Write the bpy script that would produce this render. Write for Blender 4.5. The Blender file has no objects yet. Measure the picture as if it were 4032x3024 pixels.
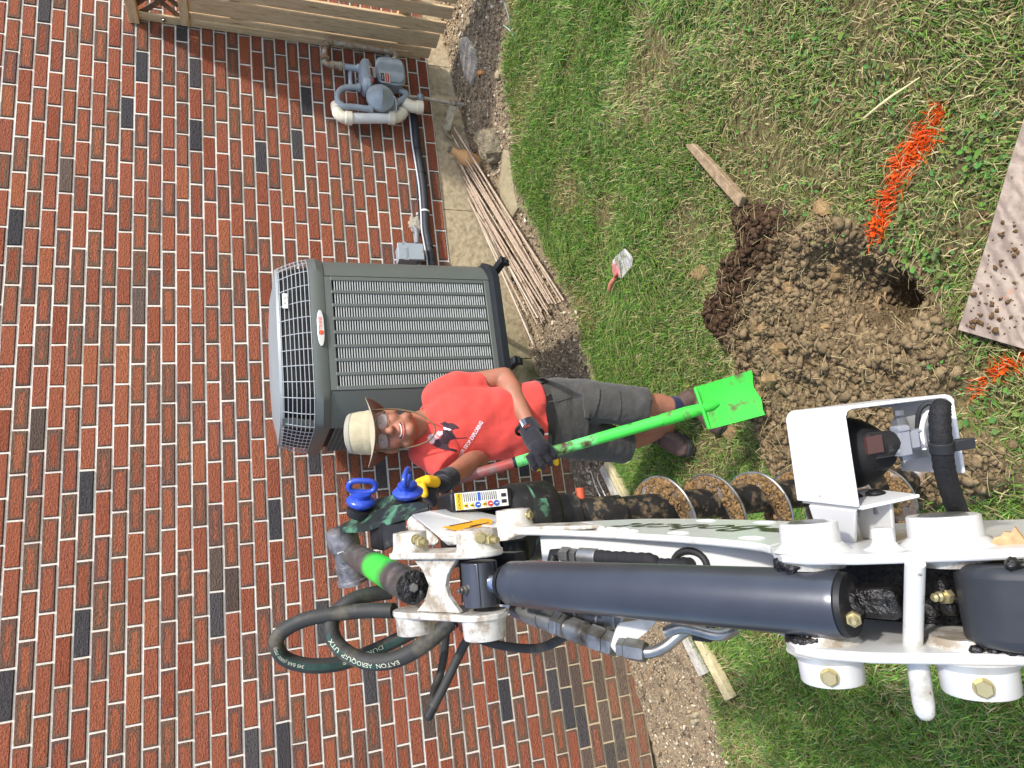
import bpy, math, random
import numpy as np
from mathutils import Vector, Matrix
# ------------------------------------------------------------------ camera, sky, sun, exposure
SC = bpy.context.scene
COL = SC.collection
R = np.array([[0.95906043, -0.28155458, -0.03049775],
              [-0.12756586, -0.3333433, -0.93413553],
              [0.25284392, 0.8997829, -0.35561312]])      # rows: picture right, picture down, view axis (portrait)
CAM = np.array([0.0, -3.93349357, 1.98])
FPX = 2660.0
cd = bpy.data.cameras.new('camera'); co = bpy.data.objects.new('camera', cd); COL.objects.link(co)
cd.sensor_fit = 'HORIZONTAL'; cd.sensor_width = 36.0; cd.lens = 36.0 * FPX / 4032.0
cd.clip_start = 0.02; cd.clip_end = 400
m = Matrix.Identity(4)
for i in range(3):                                        # the phone was held turned on its side
    m[i][0] = R[1][i]; m[i][1] = R[0][i]; m[i][2] = -R[2][i]; m[i][3] = CAM[i]
co.matrix_world = m
SC.camera = co
SUN = np.array([-0.47, 0.62, -1.0]); SUN = SUN / np.linalg.norm(SUN)
w = bpy.data.worlds.new('World'); SC.world = w; w.use_nodes = True
nt = w.node_tree
sky = nt.nodes.new('ShaderNodeTexSky'); sky.sky_type = 'NISHITA'; sky.sun_disc = False
sky.sun_elevation = math.asin(-SUN[2]); sky.sun_rotation = math.atan2(-SUN[0], -SUN[1])
sky.dust_density = 2.0
bg = nt.nodes['Background']; bg.inputs['Strength'].default_value = 0.15
nt.links.new(sky.outputs[0], bg.inputs['Color'])
sl = bpy.data.lights.new('sun', 'SUN'); so = bpy.data.objects.new('sun', sl); COL.objects.link(so)
sl.energy = 2.1; sl.angle = math.radians(3.0); sl.color = (1.0, 0.96, 0.91)
so.rotation_euler = Vector(SUN).to_track_quat('-Z', 'Y').to_euler(); so.location = (2, -3, 6)
vs = SC.view_settings
vs.view_transform = 'Standard'; vs.look = 'None'; vs.gamma = 1.0; vs.use_curve_mapping = False; vs.exposure = 1.08

# ------------------------------------------------------------------ helpers
rng = np.random.default_rng(7)
def V(*a): return np.array(a, float)
def nrm(v): v = np.asarray(v, float); return v / (np.linalg.norm(v) + 1e-12)
def ray(x, y): return R.T @ np.array([(3024 - y - 1512) / FPX, (x - 2016) / FPX, 1.0])
def onY(x, y, Y): d = ray(x, y); return CAM + d * (Y - CAM[1]) / d[1]
def onX(x, y, X): d = ray(x, y); return CAM + d * (X - CAM[0]) / d[0]
def onpl(x, y, P, N): d = ray(x, y); N = np.asarray(N, float); return CAM + d * (N @ (np.asarray(P) - CAM)) / (N @ d)
def dep(x, y, z): return CAM + ray(x, y) * z
def pix(P):
    q = (np.asarray(P, float) - CAM) @ R.T
    return 2016 + FPX * q[..., 1] / q[..., 2], 1512 + 1512 - (1512 + FPX * q[..., 0] / q[..., 2]) , q[..., 2]
def pix2(P):
    q = (np.asarray(P, float) - CAM) @ R.T
    z = np.maximum(q[..., 2], 1e-3)
    return 2016 + FPX * q[..., 1] / z, 1512 - FPX * q[..., 0] / z, q[..., 2]
def zat(x, X, Y):                                          # height on the upright line through X, Y seen at picture x
    lo, hi = -1.0, 3.5
    for _ in range(50):
        mid = (lo + hi) / 2
        if pix2(V(X, Y, mid))[0] > x: lo = mid
        else: hi = mid
    return lo
GX = [-9, -4, -1.17, -.6, .47, 1.3, 2.4, 3.02, 3.62, 6, 10]; GZ = [-.9, -.62, -.165, -.075, .089, .26, .465, .525, .592, .8, .9]
def gz(X, Y): return np.interp(X, GX, GZ) + .02 * np.maximum(Y, -9)
def gnd(x, y, up=0.0):
    d = ray(x, y); t = 1.5
    for _ in range(80):
        P = CAM + d * t; t += (gz(P[0], P[1]) + up - P[2]) / d[2] * .8
    return CAM + d * t
def inpoly(x, y, poly):
    x = np.asarray(x); y = np.asarray(y); r = np.zeros(x.shape, bool); n = len(poly); j = n - 1
    for i in range(n):
        xi, yi = poly[i]; xj, yj = poly[j]
        c = ((yi > y) != (yj > y)) & (x < (xj - xi) * (y - yi) / (yj - yi + 1e-9) + xi)
        r ^= c; j = i
    return r
_lat = rng.random((64, 64, 64)).astype(np.float32)
def vnoise(x, y, z=0.0):
    x = np.asarray(x, float); y = np.asarray(y, float); z = np.asarray(z, float) + np.zeros_like(x)
    xi = np.floor(x).astype(int); yi = np.floor(y).astype(int); zi = np.floor(z).astype(int)
    fx = x - xi; fy = y - yi; fz = z - zi
    fx = fx * fx * (3 - 2 * fx); fy = fy * fy * (3 - 2 * fy); fz = fz * fz * (3 - 2 * fz)
    g = lambda a, b, c: _lat[(xi + a) & 63, (yi + b) & 63, (zi + c) & 63]
    r = 0
    for a in (0, 1):
        for b in (0, 1):
            for c in (0, 1):
                r = r + g(a, b, c) * (fx if a else 1 - fx) * (fy if b else 1 - fy) * (fz if c else 1 - fz)
    return r
def fbm(x, y, z=0.0, o=4):
    r = 0; a = .5
    for i in range(o):
        r = r + a * vnoise(np.asarray(x) * 2 ** i + 17 * i, np.asarray(y) * 2 ** i, np.asarray(z) * 2 ** i); a *= .5
    return r
def lin(c):
    c = np.asarray(c, float) / 255.0
    return tuple(np.where(c <= .04045, c / 12.92, ((c + .055) / 1.055) ** 2.4))

# ------------------------------------------------------------------ materials
class N:
    def __init__(s, name):
        s.m = bpy.data.materials.new(name); s.m.use_nodes = True; s.t = s.m.node_tree
        s.b = s.t.nodes['Principled BSDF']; s.b.inputs['Specular IOR Level'].default_value = .35
        s.p = None
    def n(s, ty, **k):
        q = s.t.nodes.new('ShaderNode' + ty)
        for a, b in k.items(): setattr(q, a, b)
        return q
    def l(s, a, b): s.t.links.new(a, b)
    def sset(s, sock, v):
        if hasattr(v, 'is_linked') or hasattr(v, 'links'): s.l(v, sock)
        else: sock.default_value = v
    def math(s, op, a, b=0.0, c=0.0, clamp=False):
        q = s.n('Math', operation=op, use_clamp=clamp)
        for i, v in enumerate((a, b, c)): s.sset(q.inputs[i], v)
        return q.outputs[0]
    def pos(s):
        if s.p is None: s.p = s.n('NewGeometry').outputs['Position']
        return s.p
    def noise(s, scale, detail=4, rough=.55, vec=None, stretch=None, dist=0.0):
        q = s.n('TexNoise'); v = vec if vec is not None else s.pos()
        if stretch is not None:
            mp = s.n('Mapping'); mp.inputs['Scale'].default_value = stretch; s.l(v, mp.inputs['Vector']); v = mp.outputs[0]
        s.l(v, q.inputs['Vector']); q.inputs['Scale'].default_value = scale; q.inputs['Detail'].default_value = detail
        q.inputs['Roughness'].default_value = rough; q.inputs['Distortion'].default_value = dist
        return q.outputs['Fac']
    def ramp(s, f, stops, interp='LINEAR'):
        q = s.n('ValToRGB'); e = q.color_ramp.elements; q.color_ramp.interpolation = interp
        while len(e) < len(stops): e.new(.5)
        for el, (p, c) in zip(e, stops):
            el.position = p; el.color = (*c, 1) if len(c) == 3 else c
        s.sset(q.inputs['Fac'], f); return q.outputs['Color']
    def mix(s, f, a, b, mode='MIX'):
        q = s.n('MixRGB', blend_type=mode)
        for sock, v in zip(q.inputs, (f, a, b)):
            if isinstance(v, tuple) and len(v) == 3: v = (*v, 1)
            s.sset(sock, v)
        return q.outputs[0]
    def bump(s, h, strength=.5, dist=.005, normal=None):
        q = s.n('Bump'); q.inputs['Strength'].default_value = strength; q.inputs['Distance'].default_value = dist
        s.l(h, q.inputs['Height'])
        if normal is not None: s.l(normal, q.inputs['Normal'])
        s.l(q.outputs[0], s.b.inputs['Normal']); return q.outputs[0]
    def col(s, c):
        if isinstance(c, tuple): s.b.inputs['Base Color'].default_value = (*c[:3], 1)
        else: s.l(c, s.b.inputs['Base Color'])
    def set(s, **k):
        for a, v in k.items(): s.sset(s.b.inputs[a.replace('_', ' ')], v)
        return s
def simple(name, rgb, rough=.6, metal=0.0, var=.12, scale=40, bump=.0, bscale=150, bd=.002, dirt=None, dirtamt=.5, dscale=14, spec=None, coat=0.0):
    k = N(name); c = lin(rgb)
    f = k.noise(scale, 5)
    cc = k.ramp(f, [(.3, tuple(v * (1 - var) for v in c)), (.7, tuple(min(1, v * (1 + var)) for v in c))])
    if dirt is not None:
        d = k.noise(dscale, 8, .65); dd = k.ramp(d, [(.62 - dirtamt * .3, (0, 0, 0)), (.72 - dirtamt * .12, (1, 1, 1))])
        cc = k.mix(dd, cc, lin(dirt))
    k.col(cc); k.set(Roughness=rough, Metallic=metal)
    if spec is not None: k.b.inputs['Specular IOR Level'].default_value = spec
    if coat: k.b.inputs['Coat Weight'].default_value = coat; k.b.inputs['Coat Roughness'].default_value = .15
    if bump: k.bump(k.noise(bscale, 5), bump, bd)
    return k.m

# ------------------------------------------------------------------ meshes and objects
class MB:
    def __init__(s): s.v = []; s.f = []; s.mi = []; s.cur = 0
    def add(s, vs, fs):
        o = len(s.v); s.v.extend([tuple(map(float, q)) for q in vs])
        s.f.extend([tuple(i + o for i in q) for q in fs]); s.mi.extend([s.cur] * len(fs)); return s
    def box(s, c, size, ax=None):
        c = np.asarray(c, float); h = np.asarray(size, float) / 2
        ax = np.eye(3) if ax is None else np.asarray(ax, float)
        vs = [c + ax[0] * h[0] * i + ax[1] * h[1] * j + ax[2] * h[2] * k for i in (-1, 1) for j in (-1, 1) for k in (-1, 1)]
        return s.add(vs, [(0, 1, 3, 2), (4, 6, 7, 5), (0, 4, 5, 1), (2, 3, 7, 6), (0, 2, 6, 4), (1, 5, 7, 3)])
    def bar(s, p, q, wd, th, up=(0, 0, 1)):               # a straight bar of rectangular section from p to q
        p = np.asarray(p, float); q = np.asarray(q, float); d = nrm(q - p); sd = nrm(np.cross(d, up)); u = np.cross(sd, d)
        return s.box((p + q) / 2, (np.linalg.norm(q - p), wd, th), [d, sd, u])
    def rings(s, rings, cap=True, closed=False):
        n = len(rings[0]); vs = [p for r in rings for p in r]; fs = []
        m_ = len(rings); rng_ = m_ if closed else m_ - 1
        for i in range(rng_):
            a = i * n; b = ((i + 1) % m_) * n
            for j in range(n):
                k = (j + 1) % n; fs.append((a + j, a + k, b + k, b + j))
        if cap and not closed:
            fs.append(tuple(range(n - 1, -1, -1))); fs.append(tuple((m_ - 1) * n + i for i in range(n)))
        return s.add(vs, fs)
    def tube(s, pts, rad, seg=10, cap=True, closed=False, sq=1.0, up=None):
        pts = [np.asarray(p, float) for p in pts]; n = len(pts)
        if np.isscalar(rad): rad = [rad] * n
        tang = []
        for i in range(n):
            a = pts[(i - 1) % n] if (closed or i > 0) else pts[i]; b = pts[(i + 1) % n] if (closed or i < n - 1) else pts[i]
            tang.append(nrm(b - a))
        ref = np.asarray(up if up is not None else ((0, 0, 1) if abs(tang[0][2]) < .9 else (1, 0, 0)), float)
        u = nrm(ref - tang[0] * (ref @ tang[0])); rs = []
        for i in range(n):
            u = nrm(u - tang[i] * (u @ tang[i])); v = np.cross(tang[i], u)
            rs.append([pts[i] + (u * math.cos(t) + v * math.sin(t) * sq) * rad[i] for t in np.linspace(0, 2 * math.pi, seg, endpoint=False)])
        return s.rings(rs, cap, closed)
    def cyl(s, p, q, r, r2=None, seg=24): return s.tube([p, q], [r, r if r2 is None else r2], seg)
    def lathe(s, o, ax, prof, seg=28, cap=True):          # profile of (distance along ax, radius)
        o = np.asarray(o, float); ax = nrm(ax)
        return s.tube_ax(o, ax, prof, seg, cap)
    def tube_ax(s, o, ax, prof, seg, cap):
        ref = np.array((0, 0, 1.) if abs(ax[2]) < .9 else (1., 0, 0)); u = nrm(np.cross(ax, ref)); v = np.cross(ax, u)
        rs = [[o + ax * d + (u * math.cos(t) + v * math.sin(t)) * r for t in np.linspace(0, 2 * math.pi, seg, endpoint=False)] for d, r in prof]
        return s.rings(rs, cap)
    def hexn(s, o, ax, r, h): return s.tube_ax(np.asarray(o, float), nrm(ax), [(0, r), (h * .85, r), (h, r * .88)], 6, True)
    def ball(s, c, r, seg=14, ax=None):
        c = np.asarray(c, float); r = np.ones(3) * r; ax = np.eye(3) if ax is None else np.asarray(ax, float)
        rs = []
        k = max(6, seg // 2 + 1)
        for i in range(1, k):
            ph = math.pi * i / k
            rs.append([c + ax[0] * r[0] * math.sin(ph) * math.cos(t) + ax[1] * r[1] * math.sin(ph) * math.sin(t) + ax[2] * r[2] * math.cos(ph) for t in np.linspace(0, 2 * math.pi, seg, endpoint=False)])
        return s.rings(rs[::-1])
    def prism(s, poly, o, ux, uy, uz, t0, t1):            # 2D outline in the plane ux, uy with thickness along uz
        o = np.asarray(o, float); n = len(poly)
        A = [o + ux * a + uy * b + uz * t0 for a, b in poly]; B = [o + ux * a + uy * b + uz * t1 for a, b in poly]
        fs = [(i, (i + 1) % n, n + (i + 1) % n, n + i) for i in range(n)] + [tuple(range(n - 1, -1, -1)), tuple(range(n, 2 * n))]
        return s.add(A + B, fs)
    def limb(s, pts, rad, seg=14, sq=1.0, up=None):       # closed, round ended
        s.tube(pts, rad, seg, True, False, sq, up)
        s.ball(pts[0], rad[0] * .98, seg); s.ball(pts[-1], rad[-1] * .98, seg); return s
    def loft(s, rows, seg=28):                            # rows: centre, half width vector, half depth vector, squareness
        rs = []
        for c, a, b, e in rows:
            r = []
            for t in np.linspace(0, 2 * math.pi, seg, endpoint=False):
                x = math.cos(t); y = math.sin(t); x = math.copysign(abs(x) ** (2 / e), x); y = math.copysign(abs(y) ** (2 / e), y)
                r.append(np.asarray(c) + np.asarray(a) * x + np.asarray(b) * y)
            rs.append(r)
        return s.rings(rs)
    def mesh(s, name, loc=(0, 0, 0), smooth=35):
        me = bpy.data.meshes.new(name); l = np.asarray(loc, float)
        me.from_pydata([tuple(np.asarray(q) - l) for q in s.v], [], s.f)
        fin(me, smooth); me.polygons.foreach_set('material_index', s.mi); return me
    def build(s, name, mat, parent=None, smooth=35, bevel=0.0, loc=None, label=None, bseg=2, fixn=True):
        pl = wloc(parent) if parent else np.zeros(3)
        if parent is None and loc is None:
            a = np.array(s.v); loc = V((a[:, 0].min() + a[:, 0].max()) / 2, (a[:, 1].min() + a[:, 1].max()) / 2, a[:, 2].min())
        l = pl if loc is None else np.asarray(loc, float)
        me = s.mesh(name, l, smooth)
        if fixn: recalc(me)
        o = link(name, me, mat, parent, l - pl)
        if bevel:
            md = o.modifiers.new('bevel', 'BEVEL'); md.width = bevel; md.segments = bseg; md.limit_method = 'ANGLE'; md.angle_limit = math.radians(40)
        if label: o['label'] = label
        return o
import bmesh
def recalc(me):
    bm = bmesh.new(); bm.from_mesh(me); bmesh.ops.recalc_face_normals(bm, faces=bm.faces); bm.to_mesh(me); bm.free()
def fin(me, smooth):
    if smooth:
        me.polygons.foreach_set('use_smooth', [True] * len(me.polygons))
        if smooth < 180: me.set_sharp_from_angle(angle=math.radians(smooth))
    me.update()
def link(name, me, mat, parent=None, loc=(0, 0, 0)):
    o = bpy.data.objects.new(name, me); COL.objects.link(o); o.location = tuple(map(float, loc))
    if mat is not None and me is not None and len(me.materials) == 0:
        for q in (mat if isinstance(mat, (list, tuple)) else [mat]): me.materials.append(q)
    if parent is not None: o.parent = parent
    return o
def wloc(o):
    l = np.zeros(3)
    while o is not None: l = l + np.array(o.location); o = o.parent
    return l
def tag(o, label=None, cat=None, group=None, kind=None):
    for k, v in (('label', label), ('category', cat), ('group', group), ('kind', kind)):
        if v: o[k] = v
    return o
def thing(name, label, cat, loc, group=None):
    o = bpy.data.objects.new(name, None); COL.objects.link(o); o.location = tuple(map(float, loc)); o.empty_display_size = .1
    return tag(o, label, cat, group)
def npmesh(name, v, f4=None, f3=None, smooth=0):
    me = bpy.data.meshes.new(name); v = np.asarray(v, np.float32); me.vertices.add(len(v)); me.vertices.foreach_set('co', v.ravel())
    loops = []; starts = []; tot = 0; cnt = []
    for f in (f4, f3):
        if f is not None and len(f):
            f = np.asarray(f, np.int32); k = f.shape[1]; loops.append(f.ravel()); starts.append(tot + np.arange(len(f)) * k); tot += f.size; cnt.append(len(f))
    L = np.concatenate(loops); S = np.concatenate(starts)
    me.loops.add(len(L)); me.loops.foreach_set('vertex_index', L); me.polygons.add(len(S)); me.polygons.foreach_set('loop_start', S.astype(np.int32))
    me.update(calc_edges=True)
    if smooth: fin(me, smooth)
    return me
def vcol(me, name, c):
    a = me.color_attributes.new(name, 'FLOAT_COLOR', 'POINT'); c = np.asarray(c, np.float32)
    if c.shape[1] == 3: c = np.hstack([c, np.ones((len(c), 1), np.float32)])
    a.data.foreach_set('color', c.ravel())
def baked(o):                                             # apply the modifiers of a helper object and return the mesh
    dg = bpy.context.evaluated_depsgraph_get(); me = bpy.data.meshes.new_from_object(o.evaluated_get(dg)); bpy.data.objects.remove(o); return me
def fuse(mb, name, mat, parent, voxel=.006, it=4, label=None, disp=None):   # one continuous skin grown over overlapping pieces
    me = mb.mesh('tmp'); recalc(me); o = bpy.data.objects.new('tmp', me); COL.objects.link(o)
    r = o.modifiers.new('r', 'REMESH'); r.mode = 'VOXEL'; r.voxel_size = voxel
    if it: q = o.modifiers.new('s', 'SMOOTH'); q.factor = .5; q.iterations = it
    me2 = baked(o); me2.name = name; pl = wloc(parent) if parent else np.zeros(3)
    n = len(me2.vertices); co_ = np.empty(n * 3, np.float32); me2.vertices.foreach_get('co', co_); co_ = co_.reshape(-1, 3)
    if disp is not None:
        nn = np.empty(n * 3, np.float32); me2.vertices.foreach_get('normal', nn); co_ = co_ + nn.reshape(-1, 3) * disp(co_)[:, None]
    me2.vertices.foreach_set('co', (co_ - pl).astype(np.float32).ravel()); fin(me2, 180)
    o = link(name, me2, mat, parent)
    if label: o['label'] = label
    return o
def text(name, body, size, o, ux, uy, mat, parent, ext=.0004, shear=0.0, align='CENTER', sx=1.0, bend=None, fat=0.0):
    cu = bpy.data.curves.new('t', 'FONT'); cu.body = body; cu.size = size; cu.align_x = align; cu.align_y = 'CENTER'; cu.extrude = ext; cu.shear = shear; cu.offset = fat; cu.resolution_u = 3
    ob = bpy.data.objects.new('t', cu); COL.objects.link(ob); me = baked(ob); me.name = name
    n = len(me.vertices); c = np.empty(n * 3, np.float32); me.vertices.foreach_get('co', c); c = c.reshape(-1, 3).astype(float); c[:, 0] *= sx
    ux = nrm(ux); uy = nrm(uy); uz = np.cross(ux, uy); pl = wloc(parent)
    if bend is not None: P = bend(c)
    else: P = np.asarray(o) + c[:, :1] * ux + c[:, 1:2] * uy + c[:, 2:] * uz
    me.vertices.foreach_set('co', (P - pl).astype(np.float32).ravel()); me.materials.clear(); me.update()
    return link(name, me, mat, parent)
def bez(P, n=24):                                         # smooth path through points (Catmull-Rom)
    P = [np.asarray(p, float) for p in P]; P = [2 * P[0] - P[1]] + P + [2 * P[-1] - P[-2]]; out = []
    k = len(P) - 3
    for i in range(k):
        a, b, c, d = P[i:i + 4]; m_ = max(2, n // k)
        for t in np.linspace(0, 1, m_, endpoint=False):
            out.append(.5 * ((2 * b) + (c - a) * t + (2 * a - 5 * b + 4 * c - d) * t * t + (-a + 3 * b - 3 * c + d) * t ** 3))
    out.append(P[-2]); return out
def arc(o, ux, uy, r, a0, a1, n=10): return [np.asarray(o) + ux * r * math.cos(t) + uy * r * math.sin(t) for t in np.linspace(a0, a1, n)]
# ------------------------------------------------------------------ the ground: one sheet with the dug soil, the hole and the bare strip
LAWN = [(1960, -900), (1995, -200), (2000, 0), (1992, 200), (2012, 420), (2018, 620), (2040, 740), (2105, 850), (2150, 960), (2195, 1090), (2240, 1180), (2290, 1300),
        (2322, 1400), (2365, 1480), (2385, 1620), (2400, 1790), (2470, 1925), (2560, 2120), (2660, 2340), (2730, 2470), (2785, 2660), (2830, 2850), (2870, 3024), (2960, 3600),
        (6500, 3600), (6500, -900)]
SPOIL = [(2700 + a / 1.659, 700 + b / 1.659) for a, b in ((385, 175), (370, 320), (440, 430), (395, 470), (285, 560), (270, 680), (185, 780), (168, 1000), (300, 1090), (390, 1150), (395, 1290), (500, 1480), (545, 1700),
        (620, 1900), (760, 2060), (1400, 2120), (2100, 2080), (2230, 2010), (2190, 1800), (1930, 1650), (1790, 1480), (1880, 1330), (1850, 1130), (1760, 900), (1640, 760), (1560, 640), (1420, 560), (1275, 480), (1230, 400), (1150, 300), (980, 240), (770, 330), (730, 220), (600, 150))]
DARKS = [(2700 + a / 1.659, 700 + b / 1.659) for a, b in ((385, 150), (360, 320), (260, 560), (160, 780), (160, 1010), (300, 1110), (420, 1010), (500, 830), (600, 690), (690, 560), (720, 420), (780, 320), (740, 200), (600, 130))]
PATCH = [[(3770, 810), (3850, 800), (3890, 860), (3860, 960), (3800, 1000), (3770, 1060), (3700, 1120), (3640, 1180), (3590, 1120), (3700, 1000), (3760, 900)],
         [(2480, 40), (2560, 60), (2640, 200), (2700, 330), (2760, 420), (2730, 470), (2640, 330), (2560, 250)], [(2200, 300), (2290, 60), (2330, 80), (2260, 330)],
         [(2300, 560), (2360, 520), (2400, 650), (2340, 700)], [(2340, 820), (2400, 820), (2410, 880), (2350, 900)]]
HOLE = gnd(3415, 1130); HOLE2 = gnd(3500, 1190)
def edge_noise(P, s=9.0): return (fbm(P[:, 0] * s, P[:, 1] * s, 3.3, 3) - .45)
def zone(P, poly, amp):                                   # soft membership of ground points in an outline, ragged edge
    n1 = fbm(P[:, 0] * 7, P[:, 1] * 7, 1.7, 3) - .45; n2 = fbm(P[:, 0] * 7 + 40, P[:, 1] * 7, 8.1, 3) - .45
    Q = P.copy(); Q[:, 0] += n1 * amp; Q[:, 1] += n2 * amp
    x, y, z = pix2(Q)
    return inpoly(x, y, poly) & (z > .2)
def soft(grid, k):
    for _ in range(k):
        g = np.pad(grid, 1, mode='edge'); grid = (g[1:-1, 1:-1] * 2 + g[:-2, 1:-1] + g[2:, 1:-1] + g[1:-1, :-2] + g[1:-1, 2:]) / 6
    return grid
def axis(a0, f0, f1, a1, fine, grow=1.35):
    mid = list(np.arange(f0, f1 + fine / 2, fine)); lo = []; s = fine; x = f0
    while x > a0: s *= grow; x -= s; lo.append(x)
    hi = []; s = fine; x = mid[-1]
    while x < a1: s *= grow; x += s; hi.append(x)
    return np.array(lo[::-1] + mid + hi)
ax_ = axis(-45, -1.9, 4.0, 45, .012); ay_ = axis(-45, -3.35, -.012, -.011, .012)
ay_ = np.append(ay_[ay_ < -.02], [-.008, .0, .3])
GXX, GYY = np.meshgrid(ax_, ay_, indexing='ij')
gp = np.stack([GXX.ravel(), GYY.ravel(), gz(GXX.ravel(), GYY.ravel())], 1)
inl = soft(zone(gp, LAWN, .12).reshape(GXX.shape).astype(float), 2)
spl = soft((zone(gp, SPOIL, .1)).reshape(GXX.shape).astype(float), 6)
drk = soft((zone(gp, DARKS, .06)).reshape(GXX.shape).astype(float), 4)
ptc = np.zeros(GXX.shape)
for q in PATCH: ptc = np.maximum(ptc, soft(zone(gp, q, .12).reshape(GXX.shape).astype(float), 3))
def height(X, Y):                                         # lumps of the bare ground
    return (fbm(X * 2.2, Y * 2.2, 5.5, 3) - .45) * .05
hh = height(gp[:, 0], gp[:, 1]).reshape(GXX.shape)
rough = (fbm(gp[:, 0] * 28, gp[:, 1] * 28, 2.2, 4).reshape(GXX.shape) - .45)
lump = np.abs(fbm(gp[:, 0] * 11, gp[:, 1] * 11, 9.2, 4).reshape(GXX.shape) - .47)
near = np.clip((GYY + 4.2) / .5, 0, 1) * np.clip((6 - np.abs(GXX)) / 2, 0, 1)
zz = gz(GXX, GYY) + hh * .5 * near
strip = (1 - inl) * np.clip((GYY + 2.2) * 2, 0, 1)
zz += near * (strip * rough * .035 - inl * .012 + spl * (.040 + rough * .085 + lump * .03) + ptc * rough * .02)
spl_s = soft(spl, 25)
dx = GXX - HOLE[0]; dy = GYY - HOLE[1]; u1 = dx * .5 + dy * .866; u2 = -dx * .866 + dy * .5
bowl = np.exp(-((u1 / .20) ** 2 + (u2 / .13) ** 2) ** 1.2)
d2 = np.hypot(GXX - HOLE2[0], GYY - HOLE2[1]) + rough * .05
pit = 1 / (1 + np.exp((d2 - .078) / .010))
zz += spl_s * .05 * (1 - bowl) - bowl * .13 - pit * .26
GH = zz
def ghgt(X, Y):                                           # height of the finished sheet (bilinear)
    X = np.atleast_1d(np.asarray(X, float)); Y = np.atleast_1d(np.asarray(Y, float))
    i = np.clip(np.searchsorted(ax_, X) - 1, 0, len(ax_) - 2); j = np.clip(np.searchsorted(ay_, Y) - 1, 0, len(ay_) - 2)
    a = np.clip((X - ax_[i]) / (ax_[i + 1] - ax_[i]), 0, 1); b = np.clip((Y - ay_[j]) / (ay_[j + 1] - ay_[j]), 0, 1)
    return GH[i, j] * (1 - a) * (1 - b) + GH[i + 1, j] * a * (1 - b) + GH[i, j + 1] * (1 - a) * b + GH[i + 1, j + 1] * a * b
def gfield(F, X, Y):
    i = np.clip(np.searchsorted(ax_, X) - 1, 0, len(ax_) - 2); j = np.clip(np.searchsorted(ay_, Y) - 1, 0, len(ay_) - 2)
    return F[i, j]
def G(x, y, up=0.0):                                      # point of the finished ground seen at picture x, y
    P = gnd(x, y)
    for _ in range(6):
        dz = ghgt(P[0], P[1])[0] - gz(P[0], P[1]); P = gnd(x, y, dz)
    return P + V(0, 0, up)
nx, ny = GXX.shape
idx = np.arange(nx * ny).reshape(nx, ny)
quads = np.stack([idx[:-1, :-1], idx[1:, :-1], idx[1:, 1:], idx[:-1, 1:]], -1).reshape(-1, 4)
me = npmesh('ground', np.stack([GXX.ravel(), GYY.ravel(), zz.ravel()], 1), f4=quads, smooth=180)
vcol(me, 'zone', np.stack([inl.ravel(), spl.ravel(), drk.ravel()], 1))
k = N('soil_and_thatch')
at = k.n('Attribute', attribute_name='zone'); sep = k.n('SeparateColor'); k.l(at.outputs['Color'], sep.inputs['Color'])
fine = k.noise(90, 8, .7); mid = k.noise(9, 6, .6); grit = k.noise(420, 3, .6)
tan = k.ramp(fine, [(.25, lin((104, 90, 70))), (.5, lin((158, 140, 112))), (.78, lin((200, 184, 154)))])
tan = k.mix(k.ramp(mid, [(.45, (0, 0, 0)), (.65, (.6, .6, .6))]), tan, lin((96, 84, 68)))
that = k.ramp(fine, [(.28, lin((70, 64, 42))), (.55, lin((120, 110, 74))), (.8, lin((168, 152, 110)))])
spo = k.ramp(fine, [(.25, lin((78, 65, 48))), (.55, lin((122, 104, 77))), (.8, lin((154, 134, 104)))])
dar = k.ramp(fine, [(.25, lin((44, 34, 26))), (.55, lin((78, 62, 47))), (.85, lin((108, 90, 70)))])
c = k.mix(sep.outputs[0], tan, that); c = k.mix(sep.outputs[1], c, spo); c = k.mix(sep.outputs[2], c, dar)
k.col(c); k.set(Roughness=.95); k.b.inputs['Specular IOR Level'].default_value = .1
k.bump(k.math('ADD', fine, k.math('MULTIPLY', grit, .5)), .8, .012)
tag(link('ground', me, k.m), kind='structure')

# loose crumbs and clods on the dug soil, stones on the bare strip: beyond counting
ICO = bmesh.new(); bmesh.ops.create_icosphere(ICO, subdivisions=1, radius=1.0)
IV = np.array([v.co[:] for v in ICO.verts]); IF = np.array([[v.index for v in f.verts] for f in ICO.faces]); ICO.free()
def clods(name, P, S, mat, cols, flat=.75, seed=3):
    r = np.random.default_rng(seed); n = len(P)
    q = IV[None] * (1 + .36 * r.standard_normal((n, len(IV), 1)).clip(-1.6, 1.6)) * (S[:, None, None] * (1 + .35 * r.standard_normal((n, 1, 3)).clip(-1, 1)))
    q[:, :, 2] *= flat
    th = r.random(n) * 6.283; ct, st = np.cos(th)[:, None], np.sin(th)[:, None]
    q = np.stack([q[:, :, 0] * ct - q[:, :, 1] * st, q[:, :, 0] * st + q[:, :, 1] * ct, q[:, :, 2]], -1) + P[:, None]
    f = (IF[None] + (np.arange(n) * len(IV))[:, None, None]).reshape(-1, 3)
    me = npmesh(name, q.reshape(-1, 3), f3=f, smooth=0); vcol(me, 'tint', np.repeat(cols, len(IV), 0))
    return tag(link(name, me, mat), kind='stuff')
def tinted(name, rough=.9, bump=.7, scale=160, var=.35, spec=.1):
    k = N(name); a = k.n('Attribute', attribute_name='tint'); f = k.noise(scale, 6, .65)
    k.col(k.mix(1.0, a.outputs['Color'], k.ramp(f, [(.25, (1 - var,) * 3), (.75, (1 + var * .6,) * 3)]), 'MULTIPLY')); k.set(Roughness=rough)
    k.b.inputs['Specular IOR Level'].default_value = spec
    if bump: k.bump(f, bump, .006)
    return k.m
M_CLOD = tinted('crumbly_soil')
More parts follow.
